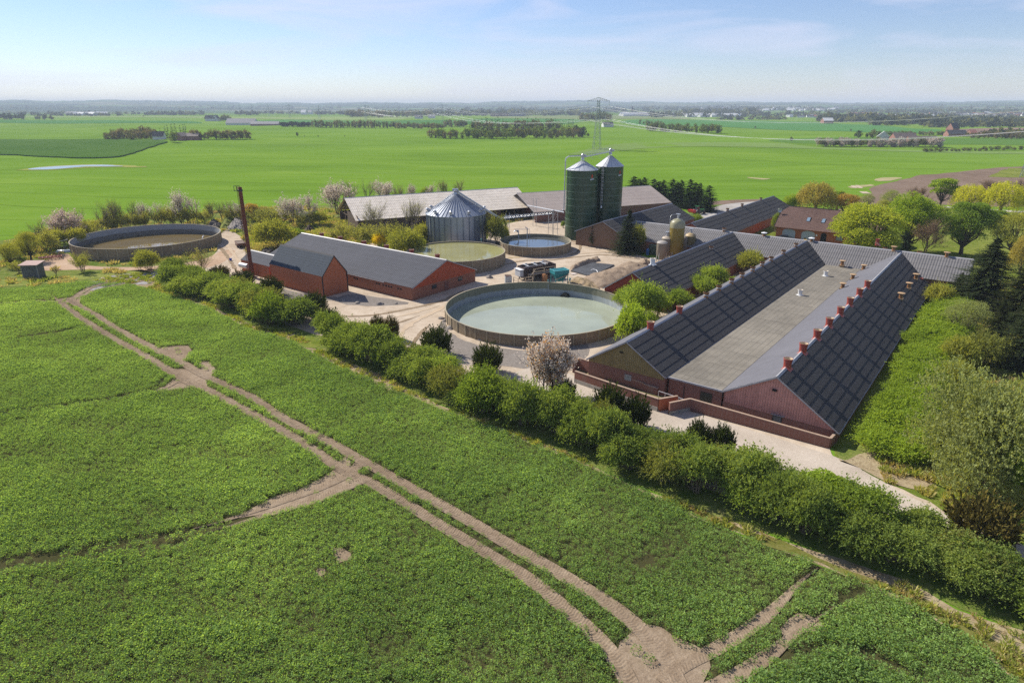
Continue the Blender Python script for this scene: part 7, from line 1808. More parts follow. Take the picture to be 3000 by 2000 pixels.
# far trees: few, larger leaf clumps
def gen_far(seed, w=7.0, h=9.0, n=420, size=1.0, tall=False, col=0):
    rg = np.random.default_rng(seed); L = Leaves(); lb = Limbs()
    lobes = 16; d = rdirs(rg, lobes); C = np.stack([d[:, 0] * w * .30, d[:, 1] * w * .30, h * 0.52 + d[:, 2] * h * .33], -1)
    li = rg.integers(0, lobes, n); dd = rdirs(rg, n); pos = C[li] + dd * w * 0.20 * rg.uniform(.3, 1, n)[:, None]; pos[:, 2] = np.maximum(pos[:, 2], 0.1)
    L.add(rg, pos, dd + rg.normal(0, .6, (n, 3)), size * rg.uniform(.6, 1.3, n), .7)
    for i in range(7): lb.add([[0, 0, -.3], [0, 0, h * .25], C[i]], .16, .04, 4)
    return L, lb
FARK = {}
for k in ('far', 'farbrown', 'fargreen', 'fardark', 'farpale'):
    for i in range(2):
        Ls, lb = gen_far(500 + i + 7 * len(FARK)); V, Q, mi = Ls.arrays(); V2, Q2 = np.concatenate(lb.V), np.concatenate(lb.Q)
        me = fast_mesh('far_tree', np.concatenate([V, V2]), np.concatenate([Q, Q2 + len(V)]), [ML[k], M_BARK], np.concatenate([mi, np.ones(len(Q2), int)]))
        FARK[k, i] = (me, 7.0, 9.3)
Ls, lb = gen_conifer(520, h=12, w=4.5, layers=14, per=8, blades=7, size=0.95, ragged=.25, power=.7); V, Q, mi = Ls.arrays()
for i in range(2): FARK['farfir', i] = (fast_mesh('far_fir', V, Q, [ML['fardark']]), 4.6, 12)
def far_tree(kind, p, h, w, label, group, name='tree', cat='tree'):
    me, w0, h0 = FARK[kind, random.randrange(2)]
    o = link(name, me); o.location = p; o.rotation_euler = (0, 0, random.uniform(0, 6.28)); o.scale = (w / w0, w / w0, h / h0)
    return tag(o, label, cat, group)

# ---- the hedge between crop and gravel
foot = np.array([list(G(u, v)[:2]) for u, v in HEDGE_FOOT])
seg = np.linalg.norm(np.diff(foot, axis=0), axis=1); cum = np.concatenate([[0], np.cumsum(seg)])
gap0 = np.array(G(880, 985)[:2]); rgh = np.random.default_rng(31)
s = 3.6; i = 0
while s < cum[-1] - 3:
    x = np.interp(s, cum, foot[:, 0]); y = np.interp(s, cum, foot[:, 1]); x2 = np.interp(s + 1, cum, foot[:, 0]); y2 = np.interp(s + 1, cum, foot[:, 1])
    nx, ny = -(y2 - y), (x2 - x); l = math.hypot(nx, ny); nx, ny = nx / l, ny / l
    if ny < 0: nx, ny = -nx, -ny
    dg = math.hypot(x - gap0[0], y - gap0[1])
    if dg > 4.3:
        frac = s / cum[-1]
        for row in range(2 if rgh.random() < .85 else 1):
            off = 2.7 + 2.3 * row + rgh.normal(0, .3); hh = rgh.uniform(3.2, 5.7) * (1.0 if row == 0 else 0.85); ww = rgh.uniform(4.8, 7.8)
            if cum[-1] - s < 15: hh = rgh.uniform(2.7, 3.4)
            sx = rgh.normal(0, .6)
            key = rgh.choice(['hedge0', 'hedge1', 'hedge2', 'hedge3', 'hedge_y0', 'hedge_y1', 'hedge_b0', 'hedge_b1'], p=[.18, .18, .18, .16, .08, .07, .08, .07])
            lab = {'hedge_y': 'yellow green bush standing in the long hedge between crop and gravel', 'hedge_b': 'olive brown bush standing in the long hedge between crop and gravel'}.get(key[:7], 'leafy mid green bush standing in the long hedge between crop and gravel')
            p = Vector((x + nx * off + sx, y + ny * off, 0)); p.z = float(hgt(p.x, p.y))
            plant(key, p, hh, ww, lab, 'bush', 'hedge_bush', {'hedge_y': 'yellow green hedge bushes', 'hedge_b': 'olive brown hedge bushes'}.get(key[:7], 'mid green hedge bushes'))
    s += rgh.uniform(3.2, 4.6); i += 1
plant_px('small_tree', 2400, 1500, 1395, 150, 'tall light green bush rising above the right part of the hedge', 'bush', 'tall_bush')
# dark yews and the blossom bush behind the hedge
for j, (u, v, vt, wp_, lab, key) in enumerate([(1784, 1238, 1130, 96, 'large dark green yew in front of the loading ramp', 'yew0'), (1860, 1252, 1162, 80, 'smaller dark yew touching the large yew before the ramp opening', 'yew1'),
    (2040, 1322, 1232, 70, 'dark yew half sunk in the hedge before the red gable, left of its twin', 'yew2'), (2105, 1340, 1246, 84, 'dark yew half sunk in the hedge before the red gable, right of its twin', 'yew0'),
    (1428, 1090, 1010, 84, 'dark yew below the front wall of the largest tank', 'yew1'), (1280, 1040, 958, 88, 'dark yew between the hedge and the sandy drive', 'yew2'),
    (1108, 985, 926, 44, 'bronze yew on the hedge top, left of a pair', 'yew_b'), (1148, 992, 928, 44, 'bronze yew on the hedge top, right of a pair', 'yew_b'),
    (795, 866, 812, 70, 'dark yew before the front wall of the tall brick hut', 'yew0'), (712, 838, 794, 66, 'dark yew at the foot of the smokestack', 'yew1'), (922, 915, 858, 78, 'dark yew below the gable of the tall brick hut', 'yew2'), (962, 965, 905, 70, 'dark yew at the hedge gap facing the sandy drive', 'yew1'),
    (645, 815, 780, 62, 'dark yew by the pale bare tree at the hedge end', 'yew_b'), (2860, 1598, 1468, 190, 'wide bronze yew at the right end of the hedge', 'yew_b'), (1655, 1165, 1110, 60, 'dark yew tucked under the white blossom bush', 'yew0')]):
    plant_px(key, u, v, vt, wp_, lab, 'yew', 'yew_bush')
plant_px('front_blossom', 1605, 1168, 992, 140, 'white blossoming bush with bronze shoots in front of the largest tank', 'blossom bush', 'blossom_bush')
plant_px('bare_pale', 592, 812, 724, 88, 'pale bare twiggy tree at the left end of the hedge', 'tree', 'bare_tree')
plant_px('olive_shrub0', 440, 792, 733, 72, 'olive bush between the brown water tank and the hedge end', 'bush', 'bush')
plant_px('thicket0', 245, 797, 742, 66, 'bare brown bush on the verge below the brown water tank', 'bush', 'bare_bush')
plant_px('thicket1', 410, 792, 758, 30, 'thin bare bush left of the olive bush', 'bush', 'bare_bush')
plant_px('bare0', 165, 811, 775, 28, 'dead leaning stump near the field shed', 'stump', 'dead_tree')

# ---- tree belt on the left
LEFT = [('olive_tree', 36, 780, 712, 62, 'small olive tree alone at the far left'), ('olive_shrub1', 66, 765, 715, 50, 'low olive bush between the two olive trees at the far left'),
        ('olive_tree', 92, 764, 678, 68, 'olive yellow tree above the rusty harrow'), ('bare2', 120, 730, 645, 70, 'grey bare tree beside the wide pink cherry'), ('cherry_pink', 196, 712, 616, 112, 'wide pinkish cherry tree left of the brown water tank'),
        ('olive_shrub0', 165, 728, 672, 60, 'yellow green undergrowth bush below the wide pink cherry'), ('olive_shrub1', 225, 722, 668, 55, 'yellow green bush touching the rim of the brown water tank'), ('olive_shrub0', 268, 690, 655, 40, 'small yellow bush at the left edge of the bare tree row'),
        ('bare0', 232, 680, 610, 46, 'small faint bare tree behind the wide pink cherry'), ('bare1', 298, 682, 597, 62, 'tall bare tree first in the row behind the brown water tank'), ('bare2', 332, 676, 583, 58, 'bare tree second in the row behind the brown water tank'),
        ('bare3', 362, 672, 582, 58, 'bare tree third in the row behind the brown water tank'), ('bare0', 396, 668, 585, 50, 'slim bare tree fourth in the row behind the brown water tank'), ('cherry2', 424, 664, 592, 44, 'thin white blossom tree left of the twin one'), ('cherry3', 452, 662, 592, 56, 'thin white blossom tree in the middle of the bare row'),
        ('thicket0', 498, 662, 602, 52, 'leaning brown bush between white blossom trees'), ('cherry2', 536, 660, 557, 66, 'tallest tree of the row, bare above and blossoming below'), ('cherry3', 582, 660, 572, 56, 'white blossom tree at the right end of the tank row'), ('bare3', 620, 652, 585, 62, 'dark spreading bare tree by the low heap of stones'),
        ('bare0', 652, 650, 586, 34, 'slim bare tree right of the dark spreading one'), ('bare2', 675, 646, 584, 40, 'bare tree just left of the smokestack'), ('cherry3', 704, 650, 588, 62, 'white blossom tree behind the smokestack'), ('orange_tree', 738, 645, 596, 44, 'orange leaved bush right of the smokestack'),
        ('bare1', 765, 642, 598, 40, 'pale bare tree right of the orange bush'), ('thicket1', 800, 660, 610, 70, 'grey scrub below the white blossom trees'), ('olive_shrub0', 330, 676, 640, 36, 'low yellow bush between bare trunks, first'), ('olive_shrub1', 408, 668, 640, 36, 'low yellow bush under the slim bare tree'),
        ('olive_shrub0', 812, 728, 645, 116, 'rounded olive green bush behind the boiler hut'), ('hedge_y0', 872, 712, 668, 52, 'bright yellow green bush right of the rounded olive bush'), ('thicket0', 762, 705, 655, 70, 'grey scrub bush between the smokestack and the rounded olive bush'),
        ('cherry0', 862, 662, 574, 74, 'white blossom tree left of the open barn'), ('cherry1', 916, 662, 562, 72, 'tall white blossom tree left of the open barn gable'), ('cherry0', 992, 628, 532, 112, 'big white blossom tree rising behind the open barn gable'),
        ('olive_shrub1', 930, 662, 620, 60, 'yellow green bush under the white blossom trees'), ('thicket1', 890, 668, 628, 60, 'scrub under the white blossom trees by the barn'), ('thicket0', 828, 650, 610, 40, 'thin scrub at the left foot of the white blossom trees'),
        ('bare0', 1032, 612, 522, 52, 'bare tree behind the open barn ridge, left of its pair'), ('bare1', 1072, 610, 522, 50, 'bare tree behind the open barn ridge, right of its pair'), ('cherry0', 1130, 606, 528, 70, 'white blossom tree above the middle of the open barn ridge'), ('bare2', 1172, 600, 538, 44, 'faint bare tree above the open barn ridge'),
        ('cherry2', 1206, 600, 538, 38, 'small white blossom tree above the open barn ridge'), ('hedge_y1', 1246, 594, 550, 34, 'yellow bush peeping over the open barn ridge'), ('cherry1', 1272, 596, 537, 50, 'white blossom tree left of the grain bin peak'), ('bare3', 1308, 590, 524, 46, 'bare tree behind the grain bin peak'), ('bare0', 1342, 588, 524, 52, 'bare tree right of the grain bin peak')]
for key, u, v, vt, w_, lab in LEFT:
    sh = key.split('_')[-1][:5] in ('shrub', 'hedge') or 'hedge' in key or 'thicket' in key or key == 'orange_tree'
    plant_px(key, u, v, vt, w_, lab, 'bush' if sh else 'tree', 'bush' if sh else ('blossom_tree' if 'cherry' in key else 'bare_tree' if 'bare' in key else 'tree'))
for j, (u, v, vt, w_) in enumerate([(270, 700, 640, 60), (312, 680, 628, 60), (350, 676, 620, 60), (385, 672, 620, 60), (420, 668, 616, 60), (468, 664, 612, 60), (520, 662, 610, 66), (560, 660, 606, 66), (602, 656, 612, 60), (140, 742, 668, 66), (90, 742, 690, 60), (20, 760, 712, 60), (60, 800, 768, 50), (690, 648, 606, 60), (730, 652, 612, 60), (780, 646, 606, 60), (845, 652, 610, 60)]):
    plant_px(f'thicket{j % 2}', u, v, vt, w_, 'twiggy grey brown undergrowth in the belt behind the brown water tank' if j < 9 else 'twiggy grey brown undergrowth left of the brown water tank' if j < 13 else 'twiggy grey brown undergrowth right of the smokestack', 'bush', 'undergrowth_bush', 'undergrowth behind the tank' if j < 9 else 'undergrowth left of the tank' if j < 13 else 'undergrowth right of the smokestack')
# ---- in front of the open barn and by the tanks
for key, u, v, vt, w_, lab in [('bare2', 1105, 706, 590, 92, 'bare grey tree before the bleached roof, left of its pair'), ('bare3', 1200, 700, 578, 96, 'bare grey tree before the bleached roof, right of its pair'), ('thicket0', 1015, 716, 650, 70, 'brown thicket at the open barn corner'), ('thicket1', 1065, 722, 655, 76, 'brown thicket behind the red barn ridge, middle one'),
        ('thicket0', 1125, 724, 655, 84, 'brown thicket behind the golden bush'), ('thicket1', 1180, 722, 652, 86, 'grey thicket left of the grain bin'), ('olive_shrub0', 1235, 712, 655, 60, 'dull olive bush against the grain bin'), ('dark_shrub', 1060, 700, 665, 66, 'dark low bush against the open barn wall'),
        ('olive_shrub1', 1192, 762, 676, 104, 'rounded grey green bush at the rim of the olive tank'), ('gold_shrub', 1111, 730, 684, 40, 'bright golden forsythia behind the red barn ridge'), ('hedge_y0', 1238, 748, 700, 30, 'small yellow green bush at the olive tank edge'), ('thicket0', 985, 700, 672, 44, 'low scrub near the open barn gable'),
        ('dark_shrub', 1458, 722, 632, 58, 'dark olive bush right of the grain bin'), ('thicket1', 1432, 712, 622, 44, 'thin scrub touching the grain bin'), ('olive_shrub0', 1480, 712, 660, 34, 'small olive bush at the gantry foot'), ('hedge_y1', 1650, 668, 648, 14, 'small yellow plant at the foot of the nearer silo')]:
    plant_px(key, u, v, vt, w_, lab, 'tree' if key.startswith('bare') else 'bush', 'bare_tree' if key.startswith('bare') else 'bush')
plant_px('spruce', 1838, 742, 616, 100, 'tall dark spruce before the brown gable', 'spruce', 'spruce_tree')
plant_px('olive_shrub0', 1872, 738, 660, 46, 'olive bush leaning on the right side of the tall spruce', 'bush', 'bush')
plant_px('sapling', 1734, 724, 662, 30, 'small conifer sapling against the brown gable', 'conifer', 'conifer_sapling')
# dark firs behind the barns
FIR = [(1855, 517), (1884, 520), (1912, 525), (1940, 528), (1966, 525), (1991, 528), (2017, 526), (2045, 537), (2072, 544), (1870, 524), (1927, 532), (1980, 534), (2032, 536)]
for j, (u, vt) in enumerate(FIR):
    v = 580 + (u - 1855) * 40 / 217; plant_px(f'darkfir{j % 2}', u, v, vt, 66, 'dark fir in the dense clump behind the mossy roofed barn', 'fir', 'fir_tree', 'dark fir clump')
# ---- between the barns
for key, u, v, vt, w_, lab in [('hedge_y0', 1872, 945, 824, 150, 'large round bright bush between the largest tank and the dark red gable'), ('lime_shrub0', 1836, 1010, 888, 96, 'bright bush against the wall of the largest tank'), ('hedge_y1', 1825, 900, 845, 60, 'small bright bush touching the tank rim below the dark red gable'), ('lime_shrub1', 1925, 930, 862, 70, 'upright bright bush beside the large round one'), ('hedge_y1', 1985, 912, 848, 84, 'yellow green bush in the alley between the striped roofs, lowest of the row'),
        ('hedge_y0', 2060, 872, 808, 84, 'yellow green bush in the middle of the alley between striped roofs'), ('hedge_y1', 2088, 850, 778, 78, 'taller yellow green bush in the alley between striped roofs'), ('lime_shrub0', 2138, 838, 812, 40, 'small bright bush by the red wall in the alley'), ('olive_shrub1', 2200, 802, 735, 92, 'olive yellow bush at the head of the alley by the cross barn'), ('hedge_y0', 1905, 985, 915, 60, 'bright bush at the barn eave near the tank')]:
    plant_px(key, u, v, vt, w_, lab, 'bush', 'bush')
plant_px('hedge_y1', 2036, 660, 628, 46, 'yellow bush between the dark roofs behind the cross barn', 'bush', 'bush')
plant_px('hedge_y0', 2270, 680, 626, 26, 'slim yellow bush at the left corner of the farmhouse', 'bush', 'bush')
# ---- gardens on the right
for key, u, v, vt, w_, lab, nm in [('ochre_tree', 2384, 632, 536, 118, 'rounded ochre willow behind the farmhouse roof', 'willow_tree'), ('fresh_tree', 2308, 630, 570, 40, 'small yellow green tree left of the ochre willow', 'tree'), ('orange_tree', 2472, 632, 568, 74, 'orange leaved tree right of the ochre willow', 'tree'), ('small_tree', 2450, 618, 560, 40, 'small green tree peeping between ochre and orange ones', 'tree'),
        ('grey_tree', 2537, 610, 568, 42, 'small grey green tree at the edge of the ploughed field', 'tree'), ('grey_tree', 2602, 628, 556, 64, 'pale olive tree before the ploughed field, left one', 'tree'), ('bare_brown', 2672, 610, 546, 74, 'brownish bare tree before the ploughed field', 'bare_tree'), ('olive_tree', 2582, 642, 585, 50, 'olive tree between the two big lime green trees', 'tree'),
        ('lime_tree', 2530, 762, 604, 196, 'biggest lime green tree beside the farmhouse', 'tree'), ('fresh_tree', 2655, 735, 570, 136, 'large fresh green tree behind the biggest lime tree', 'tree'), ('small_tree', 2752, 612, 523, 80, 'neat round green tree with bare trunk by the lane', 'tree'), ('willow0', 2832, 622, 542, 96, 'yellow willow by the lane, left of the larger willow', 'willow_tree'),
        ('willow1', 2926, 632, 533, 112, 'largest yellow willow by the lane', 'willow_tree'), ('willow0', 3002, 630, 552, 80, 'yellow willow cut by the frame edge', 'willow_tree'), ('green_tree', 2814, 745, 594, 132, 'deep green tree with two trunks right of the bare brown tree', 'tree'), ('bare_brown', 2704, 752, 640, 112, 'bare brown tree between the fresh green and deep green trees', 'bare_tree'),
        ('darkfir0', 2648, 745, 652, 46, 'narrow dark fir beside the bare brown tree', 'fir_tree'), ('grey_tree', 2738, 680, 600, 66, 'grey olive tree behind the bare brown tree', 'tree'), ('green_tree', 2912, 668, 616, 64, 'low round green bush by the lawn', 'tree'), ('olive_tree', 2962, 762, 622, 136, 'tall olive yellow tree above the conifers', 'tree'), ('ochre_tree', 2985, 800, 690, 70, 'ochre tree behind the olive yellow one', 'tree'),
        ('bare_brown', 2900, 580, 530, 110, 'bare brown tree behind the yellow willows', 'bare_tree'), ('bare_brown', 2980, 590, 525, 90, 'bare brown tree behind the willow at the frame edge', 'bare_tree'), ('olive_shrub0', 2700, 625, 585, 40, 'olive bush by the ploughed field edge', 'bush'),
        ('bigfir0', 2872, 905, 700, 215, 'tallest dark conifer above the end of the cross barn', 'conifer_tree'), ('bigfir1', 2972, 960, 745, 210, 'broad olive dark conifer right of the tallest one', 'conifer_tree'), ('bigfir1', 2800, 885, 800, 110, 'small dark conifer at the roof end of the cross barn', 'conifer_tree'), ('bigfir0', 2990, 1080, 850, 200, 'dark conifer cut by the frame edge', 'conifer_tree'), ('bigfir1', 2905, 1030, 880, 120, 'low dark conifer in the gap above the pale round bush', 'conifer_tree'),
        ('grey_tree', 2820, 985, 880, 120, 'grey twiggy tree between bright bushes and conifers', 'tree'), ('dark_shrub', 2870, 1075, 975, 130, 'dark brown bush above the pale round bush', 'bush'), ('olive_shrub0', 2800, 1080, 985, 110, 'olive bush left of the dark brown bush', 'bush'), ('olive_shrub1', 2745, 900, 830, 70, 'olive bush at the corner where barn roofs meet', 'bush'),
        ('pale_shrub', 2860, 1440, 1115, 350, 'huge pale olive round bush beside the gravel path', 'bush'), ('fresh_tree', 3010, 1500, 1230, 200, 'fresh green bush at the frame edge beside the huge pale bush', 'bush'), ('hedge_b0', 2740, 1300, 1225, 130, 'low brownish bush at the foot of the huge pale bush', 'bush'), ('olive_shrub1', 2790, 1150, 1060, 100, 'olive bush behind the huge pale bush', 'bush')]:
    plant_px(key, u, v, vt, w_, lab, 'willow' if 'willow' in nm else 'fir' if 'fir' in nm else 'conifer' if 'conifer' in nm else 'bush' if nm == 'bush' else 'tree', nm)
pts = np.array([list(G(u, v)[:2]) for u, v in [(2540, 1320), (2590, 1210), (2640, 1110), (2680, 1030), (2712, 960), (2740, 905), (2762, 860)]])
sg = np.concatenate([[0], np.cumsum(np.linalg.norm(np.diff(pts, axis=0), axis=1))])
for k, s in enumerate(np.arange(0.5, sg[-1], 2.9)):
    for row in range(2):
        p = Vector((np.interp(s, sg, pts[:, 0]) + 1.0 + row * 2.0 + rgh.normal(0, .3), np.interp(s, sg, pts[:, 1]) - 0.7 - row * 1.6 + rgh.normal(0, .2), 0)); p.z = float(hgt(p.x, p.y))
        plant(f'lime_shrub{(k + row) % 2}', p, rgh.uniform(2.0, 3.2), rgh.uniform(4.2, 6.0), 'bright lime bush in the hedge beside the long dark roof', 'bush', 'lime_bush', 'bright lime hedge by the barn')

# ---- distant trees, each its own object
rgf = np.random.default_rng(77)
def scatter(kind, us, v0, v1, hpx, n, label, group, wf=(0.7, 1.1), jitter=0.0, name='tree'):
    for i in range(n):
        u = us[0] + (us[1] - us[0]) * (i + rgf.uniform(0.15, 0.85)) / n; v = v0 + (v1 - v0) * (i + .5) / n + rgf.uniform(-jitter, jitter)
        p = G(u, v); m = mpp(p); h = hpx * m * rgf.uniform(0.78, 1.15)
        k = kind if isinstance(kind, str) else kind[rgf.integers(len(kind))]
        far_tree(k, p, h, h * rgf.uniform(*wf), label, group, name if name != 'tree' else {'farfir': 'fir_tree', 'fardark': 'dark_tree', 'farbrown': 'bare_tree', 'fargreen': 'green_tree'}.get(k, 'tree'))
scatter(['farbrown', 'farbrown', 'far'], (306, 455), 411, 408, 28, 17, 'grey brown tree in the copse left of the far thatched farm', 'copse left of the far farm', (.55, .8), .8)
scatter(['farbrown', 'farbrown', 'far'], (330, 450), 406, 402, 30, 10, 'grey brown tree in the back row of the copse by the far farm', 'back row of the far copse', (.55, .8), .8)
scatter(['farbrown', 'farbrown', 'far'], (560, 735), 409, 408, 27, 20, 'grey brown tree in the copse right of the far red barn', 'copse right of the far red barn', (.55, .8), .8)
scatter(['farfir'], (470, 555), 404, 400, 34, 8, 'dark fir standing between the far farm roofs', 'firs at the far farm', (.35, .5), 2)
far_tree('fargreen', G(510, 418), 11, 10, 'single green tree before the far red barn', None); far_tree('far', G(388, 412), 8, 8, 'small pale tree before the left copse', None)
scatter(['far', 'fargreen', 'farbrown', 'fargreen'], (1258, 1480), 405, 406, 26, 20, 'bushy olive tree along the near edge of the round wood', 'near edge of the round wood', (.7, 1.1), 1.5)
scatter(['far', 'farbrown', 'fargreen'], (1480, 1700), 405, 403, 28, 20, 'bushy brown green tree along the near edge of the round wood', 'right half of the round wood edge', (.7, 1.0), 1.5)
scatter(['farfir'], (1375, 1488), 396, 392, 42, 22, 'dark fir in the left stand of the round wood', 'left fir stand of the round wood', (.28, .4), 3)
scatter(['farfir'], (1508, 1680), 392, 394, 40, 30, 'dark fir in the right stand of the round wood', 'right fir stand of the round wood', (.28, .4), 3)
scatter(['farbrown', 'far'], (1380, 1640), 384, 384, 32, 18, 'bare brown tree in the back of the round wood', 'back of the round wood', (.6, .8), 2)
scatter(['fardark'], (1680, 1712), 402, 401, 30, 4, 'dark tree at the right tip of the round wood', 'right tip of the round wood', (.6, .8), 1)
scatter(['fardark'], (822, 908), 371, 372, 14, 22, 'dark clipped conifer in the straight far hedge', 'straight dark far hedge', (.9, 1.3), .3)
scatter(['far', 'fargreen', 'farbrown'], (914, 1140), 374, 376, 22, 40, 'slim poplar in the far windbreak', 'far windbreak of poplars', (.4, .6), .8)
scatter(['far', 'farbrown'], (1140, 1300), 376, 379, 18, 24, 'low tree in the far windbreak right of the poplars', 'far windbreak low end', (.6, .9), .8)
scatter(['farbrown', 'far'], (1300, 1370), 372, 374, 20, 10, 'tree behind the lattice pylon at the round wood', 'trees behind the second pylon', (.6, .9), 2)
scatter(['fargreen', 'far', 'fargreen'], (1892, 2108), 384, 391, 24, 28, 'green tree in the small strip wood on the right plain', 'small strip wood on the right plain', (.55, .85), 1.5)
scatter(['fargreen', 'far'], (1874, 1945), 364, 369, 13, 9, 'small green tree behind the strip wood', 'trees behind the strip wood', (.6, .9), 1)
scatter(['farpale', 'farpale', 'far'], (2392, 2760), 429, 431, 26, 42, 'pale blossoming bush in the long hedge below the white farm', 'long pale blossom hedge', (.7, 1.0), 1.2, 'blossom_bush')
scatter(['far', 'fargreen'], (2700, 3000), 446, 440, 12, 26, 'low olive bush in the roadside hedge on the right', 'roadside hedge on the right', (.9, 1.4), 1.5, 'bush')
scatter(['far', 'farbrown', 'fargreen'], (2560, 2770), 396, 397, 12, 20, 'low green bush in the hedge behind the white farm', 'hedge behind the white farm', (.9, 1.3), 1, 'bush')
scatter(['far', 'farbrown'], (2830, 3010), 405, 408, 20, 18, 'olive tree in the clump right of the dark roofed farm', 'clump right of the dark farm', (.7, 1.0), 2)
for u, v, h_, k in ((2516, 404, 24, 'fardark'), (2555, 406, 28, 'far'), (2575, 408, 20, 'fardark'), (2538, 405, 14, 'fardark'), (2505, 402, 12, 'fardark'), (2582, 410, 18, 'fardark')):
    p = G(u, v); far_tree(k, p, h_ * mpp(p), h_ * .8 * mpp(p), 'tree in the group left of the white farm', 'trees left of the white farm')
for u, v, h_, lab in ((2318, 414, 14, 'lone leaning bare shrub in the right wheat field'), (2212, 377, 8, 'lone round tree far out in the right wheat field'), (2492, 385, 8, 'tiny lone tree beside the power cables'), (871, 401, 13, 'lone dark tree out in the middle wheat field'), (892, 401, 4, 'small dark bush right of the lone dark tree'), (932, 401, 5, 'tiny dark bush far right of the lone tree'), (1010, 401, 4, 'tiny dark bush alone in the wheat'), (1722, 402, 13, 'slim lone tree right of the round wood'), (420, 343, 6, 'tiny bush near the leftmost far pylons')):
    p = G(u, v); far_tree('fardark' if 'dark' in lab else 'far', p, h_ * mpp(p), h_ * .7 * mpp(p), lab, None)
scatter(['fardark'], (-10, 74), 350, 351, 17, 12, 'dark tree in the far wood at the left edge', 'far wood at the left edge', (.7, 1), .5)
scatter(['far', 'fardark'], (104, 160), 351, 351, 13, 6, 'dark tree beside the far left wood', 'trees beside the far left wood', (.8, 1.1), .5)
scatter(['far'], (600, 622), 354, 354, 17, 3, 'tree beside the white gabled far farmhouse', 'trees at the white gabled farmhouse'); scatter(['far'], (645, 672), 355, 355, 19, 4, 'tree beside the white gabled far farmhouse', 'trees at the white gabled farmhouse')
scatter(['farbrown', 'far'], (1700, 1790), 354, 354, 24, 14, 'grey tree in the grove behind the tall pylon', 'grove behind the tall pylon', (.6, .8), 1.5)
scatter(['far', 'farbrown'], (1015, 1120), 344, 345, 22, 18, 'olive tree in the grove between two far pylons', 'grove between two far pylons', (.7, 1), 1.5)
scatter(['far', 'farbrown'], (1120, 1260), 344, 342, 20, 20, 'grey olive tree in the grove right of a far pylon', 'grove right of a far pylon', (.7, 1), 1.5)
scatter(['far', 'fardark'], (690, 760), 338, 338, 13, 12, 'dark tree in the grove at the foot of the small pylons', 'grove at the foot of the small pylons', (.8, 1.1), .6)
# farther woods read as dark masses
def wood_mass(name, zones, seed):
    rg = np.random.default_rng(seed); L = Leaves()
    for (u0, v0, u1, v1, n, hpx) in zones:
        for i in range(n):
            u = rg.uniform(u0, u1); v = v0 + (v1 - v0) * rg.uniform(0, 1); p = G(u, v); m = mpp(p); h = hpx * m * rg.uniform(.6, 1.2)
            q = 26; dd = rdirs(rg, q); c = np.array([p.x, p.y, p.z + h * .5]); pos = c + dd * np.array([h * .75, h * .75, h * .5]) * rg.uniform(.3, 1, q)[:, None]
            L.add(rg, pos, rg.normal(size=(q, 3)), h * .55 * rg.uniform(.6, 1.2, q), .8, int(rg.random() < .35))
    o = link(name, L.mesh(name, [ML['fardark'], ML['far']])); return tag(o, 'belts of far woodland below the blue hills', 'woodland', None, 'stuff')
wood_mass('far_woodland', [(-100, 340, 420, 334, 90, 8), (100, 341, 330, 339, 40, 7), (420, 338, 600, 336, 40, 9), (440, 337, 580, 337, 30, 10), (700, 334, 1260, 334, 90, 8), (930, 336, 1010, 336, 20, 9), (1260, 340, 1700, 336, 150, 12), (1250, 332, 1900, 326, 130, 10), (1900, 345, 2420, 338, 130, 12),
                           (1990, 336, 2220, 334, 90, 13), (1880, 326, 2400, 320, 120, 8), (2400, 352, 2560, 358, 90, 17), (2550, 356, 2760, 368, 130, 19), (2700, 360, 3020, 374, 170, 17), (2420, 332, 2760, 328, 140, 8), (2420, 345, 2800, 340, 130, 9), (2700, 332, 3020, 326, 110, 8), (2720, 352, 3020, 344, 130, 8), (2880, 398, 3020, 404, 40, 18), (1900, 321, 3020, 314, 200, 6), (0, 322, 1900, 316, 160, 6), (2100, 350, 2300, 352, 40, 9)], 5)

# ---- distant farms and the town
def far_house(name, p, L, Wd, hw, hr, rot, wall, roof, label, cat='house', group=None, split=True):
    t = thing(name, label, cat, p, rot, group)
    m = MB(); m.add([(0, -Wd / 2, -2), (0, Wd / 2, -2), (0, Wd / 2, hw), (0, 0, hr - .15), (0, -Wd / 2, hw), (L, -Wd / 2, -2), (L, Wd / 2, -2), (L, Wd / 2, hw), (L, 0, hr - .15), (L, -Wd / 2, hw)], [(4, 3, 2, 1, 0), (5, 6, 7, 8, 9), (0, 5, 9, 4), (1, 2, 7, 6)])
    m.build('wall', wall, t)
    m = MB()
    for s in (-1, 1): m.hexa([(-.4, 0, hr - .2), (L + .4, 0, hr - .2), (L + .4, s * (Wd / 2 + .4), hw - .3), (-.4, s * (Wd / 2 + .4), hw - .3), (-.4, 0, hr), (L + .4, 0, hr), (L + .4, s * (Wd / 2 + .4), hw - .1), (-.4, s * (Wd / 2 + .4), hw - .1)])
    m.build('roof', roof, t); return t
FW = mat_plain('far_white_wall', (0.62, 0.62, 0.60), .8, var=.05); FR = mat_plain('far_red_wall', (0.28, 0.14, 0.11), .8, var=.15); FRD = mat_plain('far_dark_roof', (0.055, 0.055, 0.06), .7, var=.2); FRG = mat_plain('far_grey_roof', (0.26, 0.25, 0.25), .7, var=.2); FRR = mat_plain('far_red_roof', (0.33, 0.13, 0.09), .8, var=.2); FBR = mat_plain('far_brown_roof', (0.15, 0.12, 0.105), .8, var=.2)
def fh(u, v, wpx, *a, **k): p = G(u, v); return far_house(a[0], p, wpx * mpp(p), *a[1:], **k)
fh(452, 409, 30, 'far_farmhouse', 9, 3.5, 8.5, 0.15, FW, FRD, 'dark roofed house inside the far left copse')
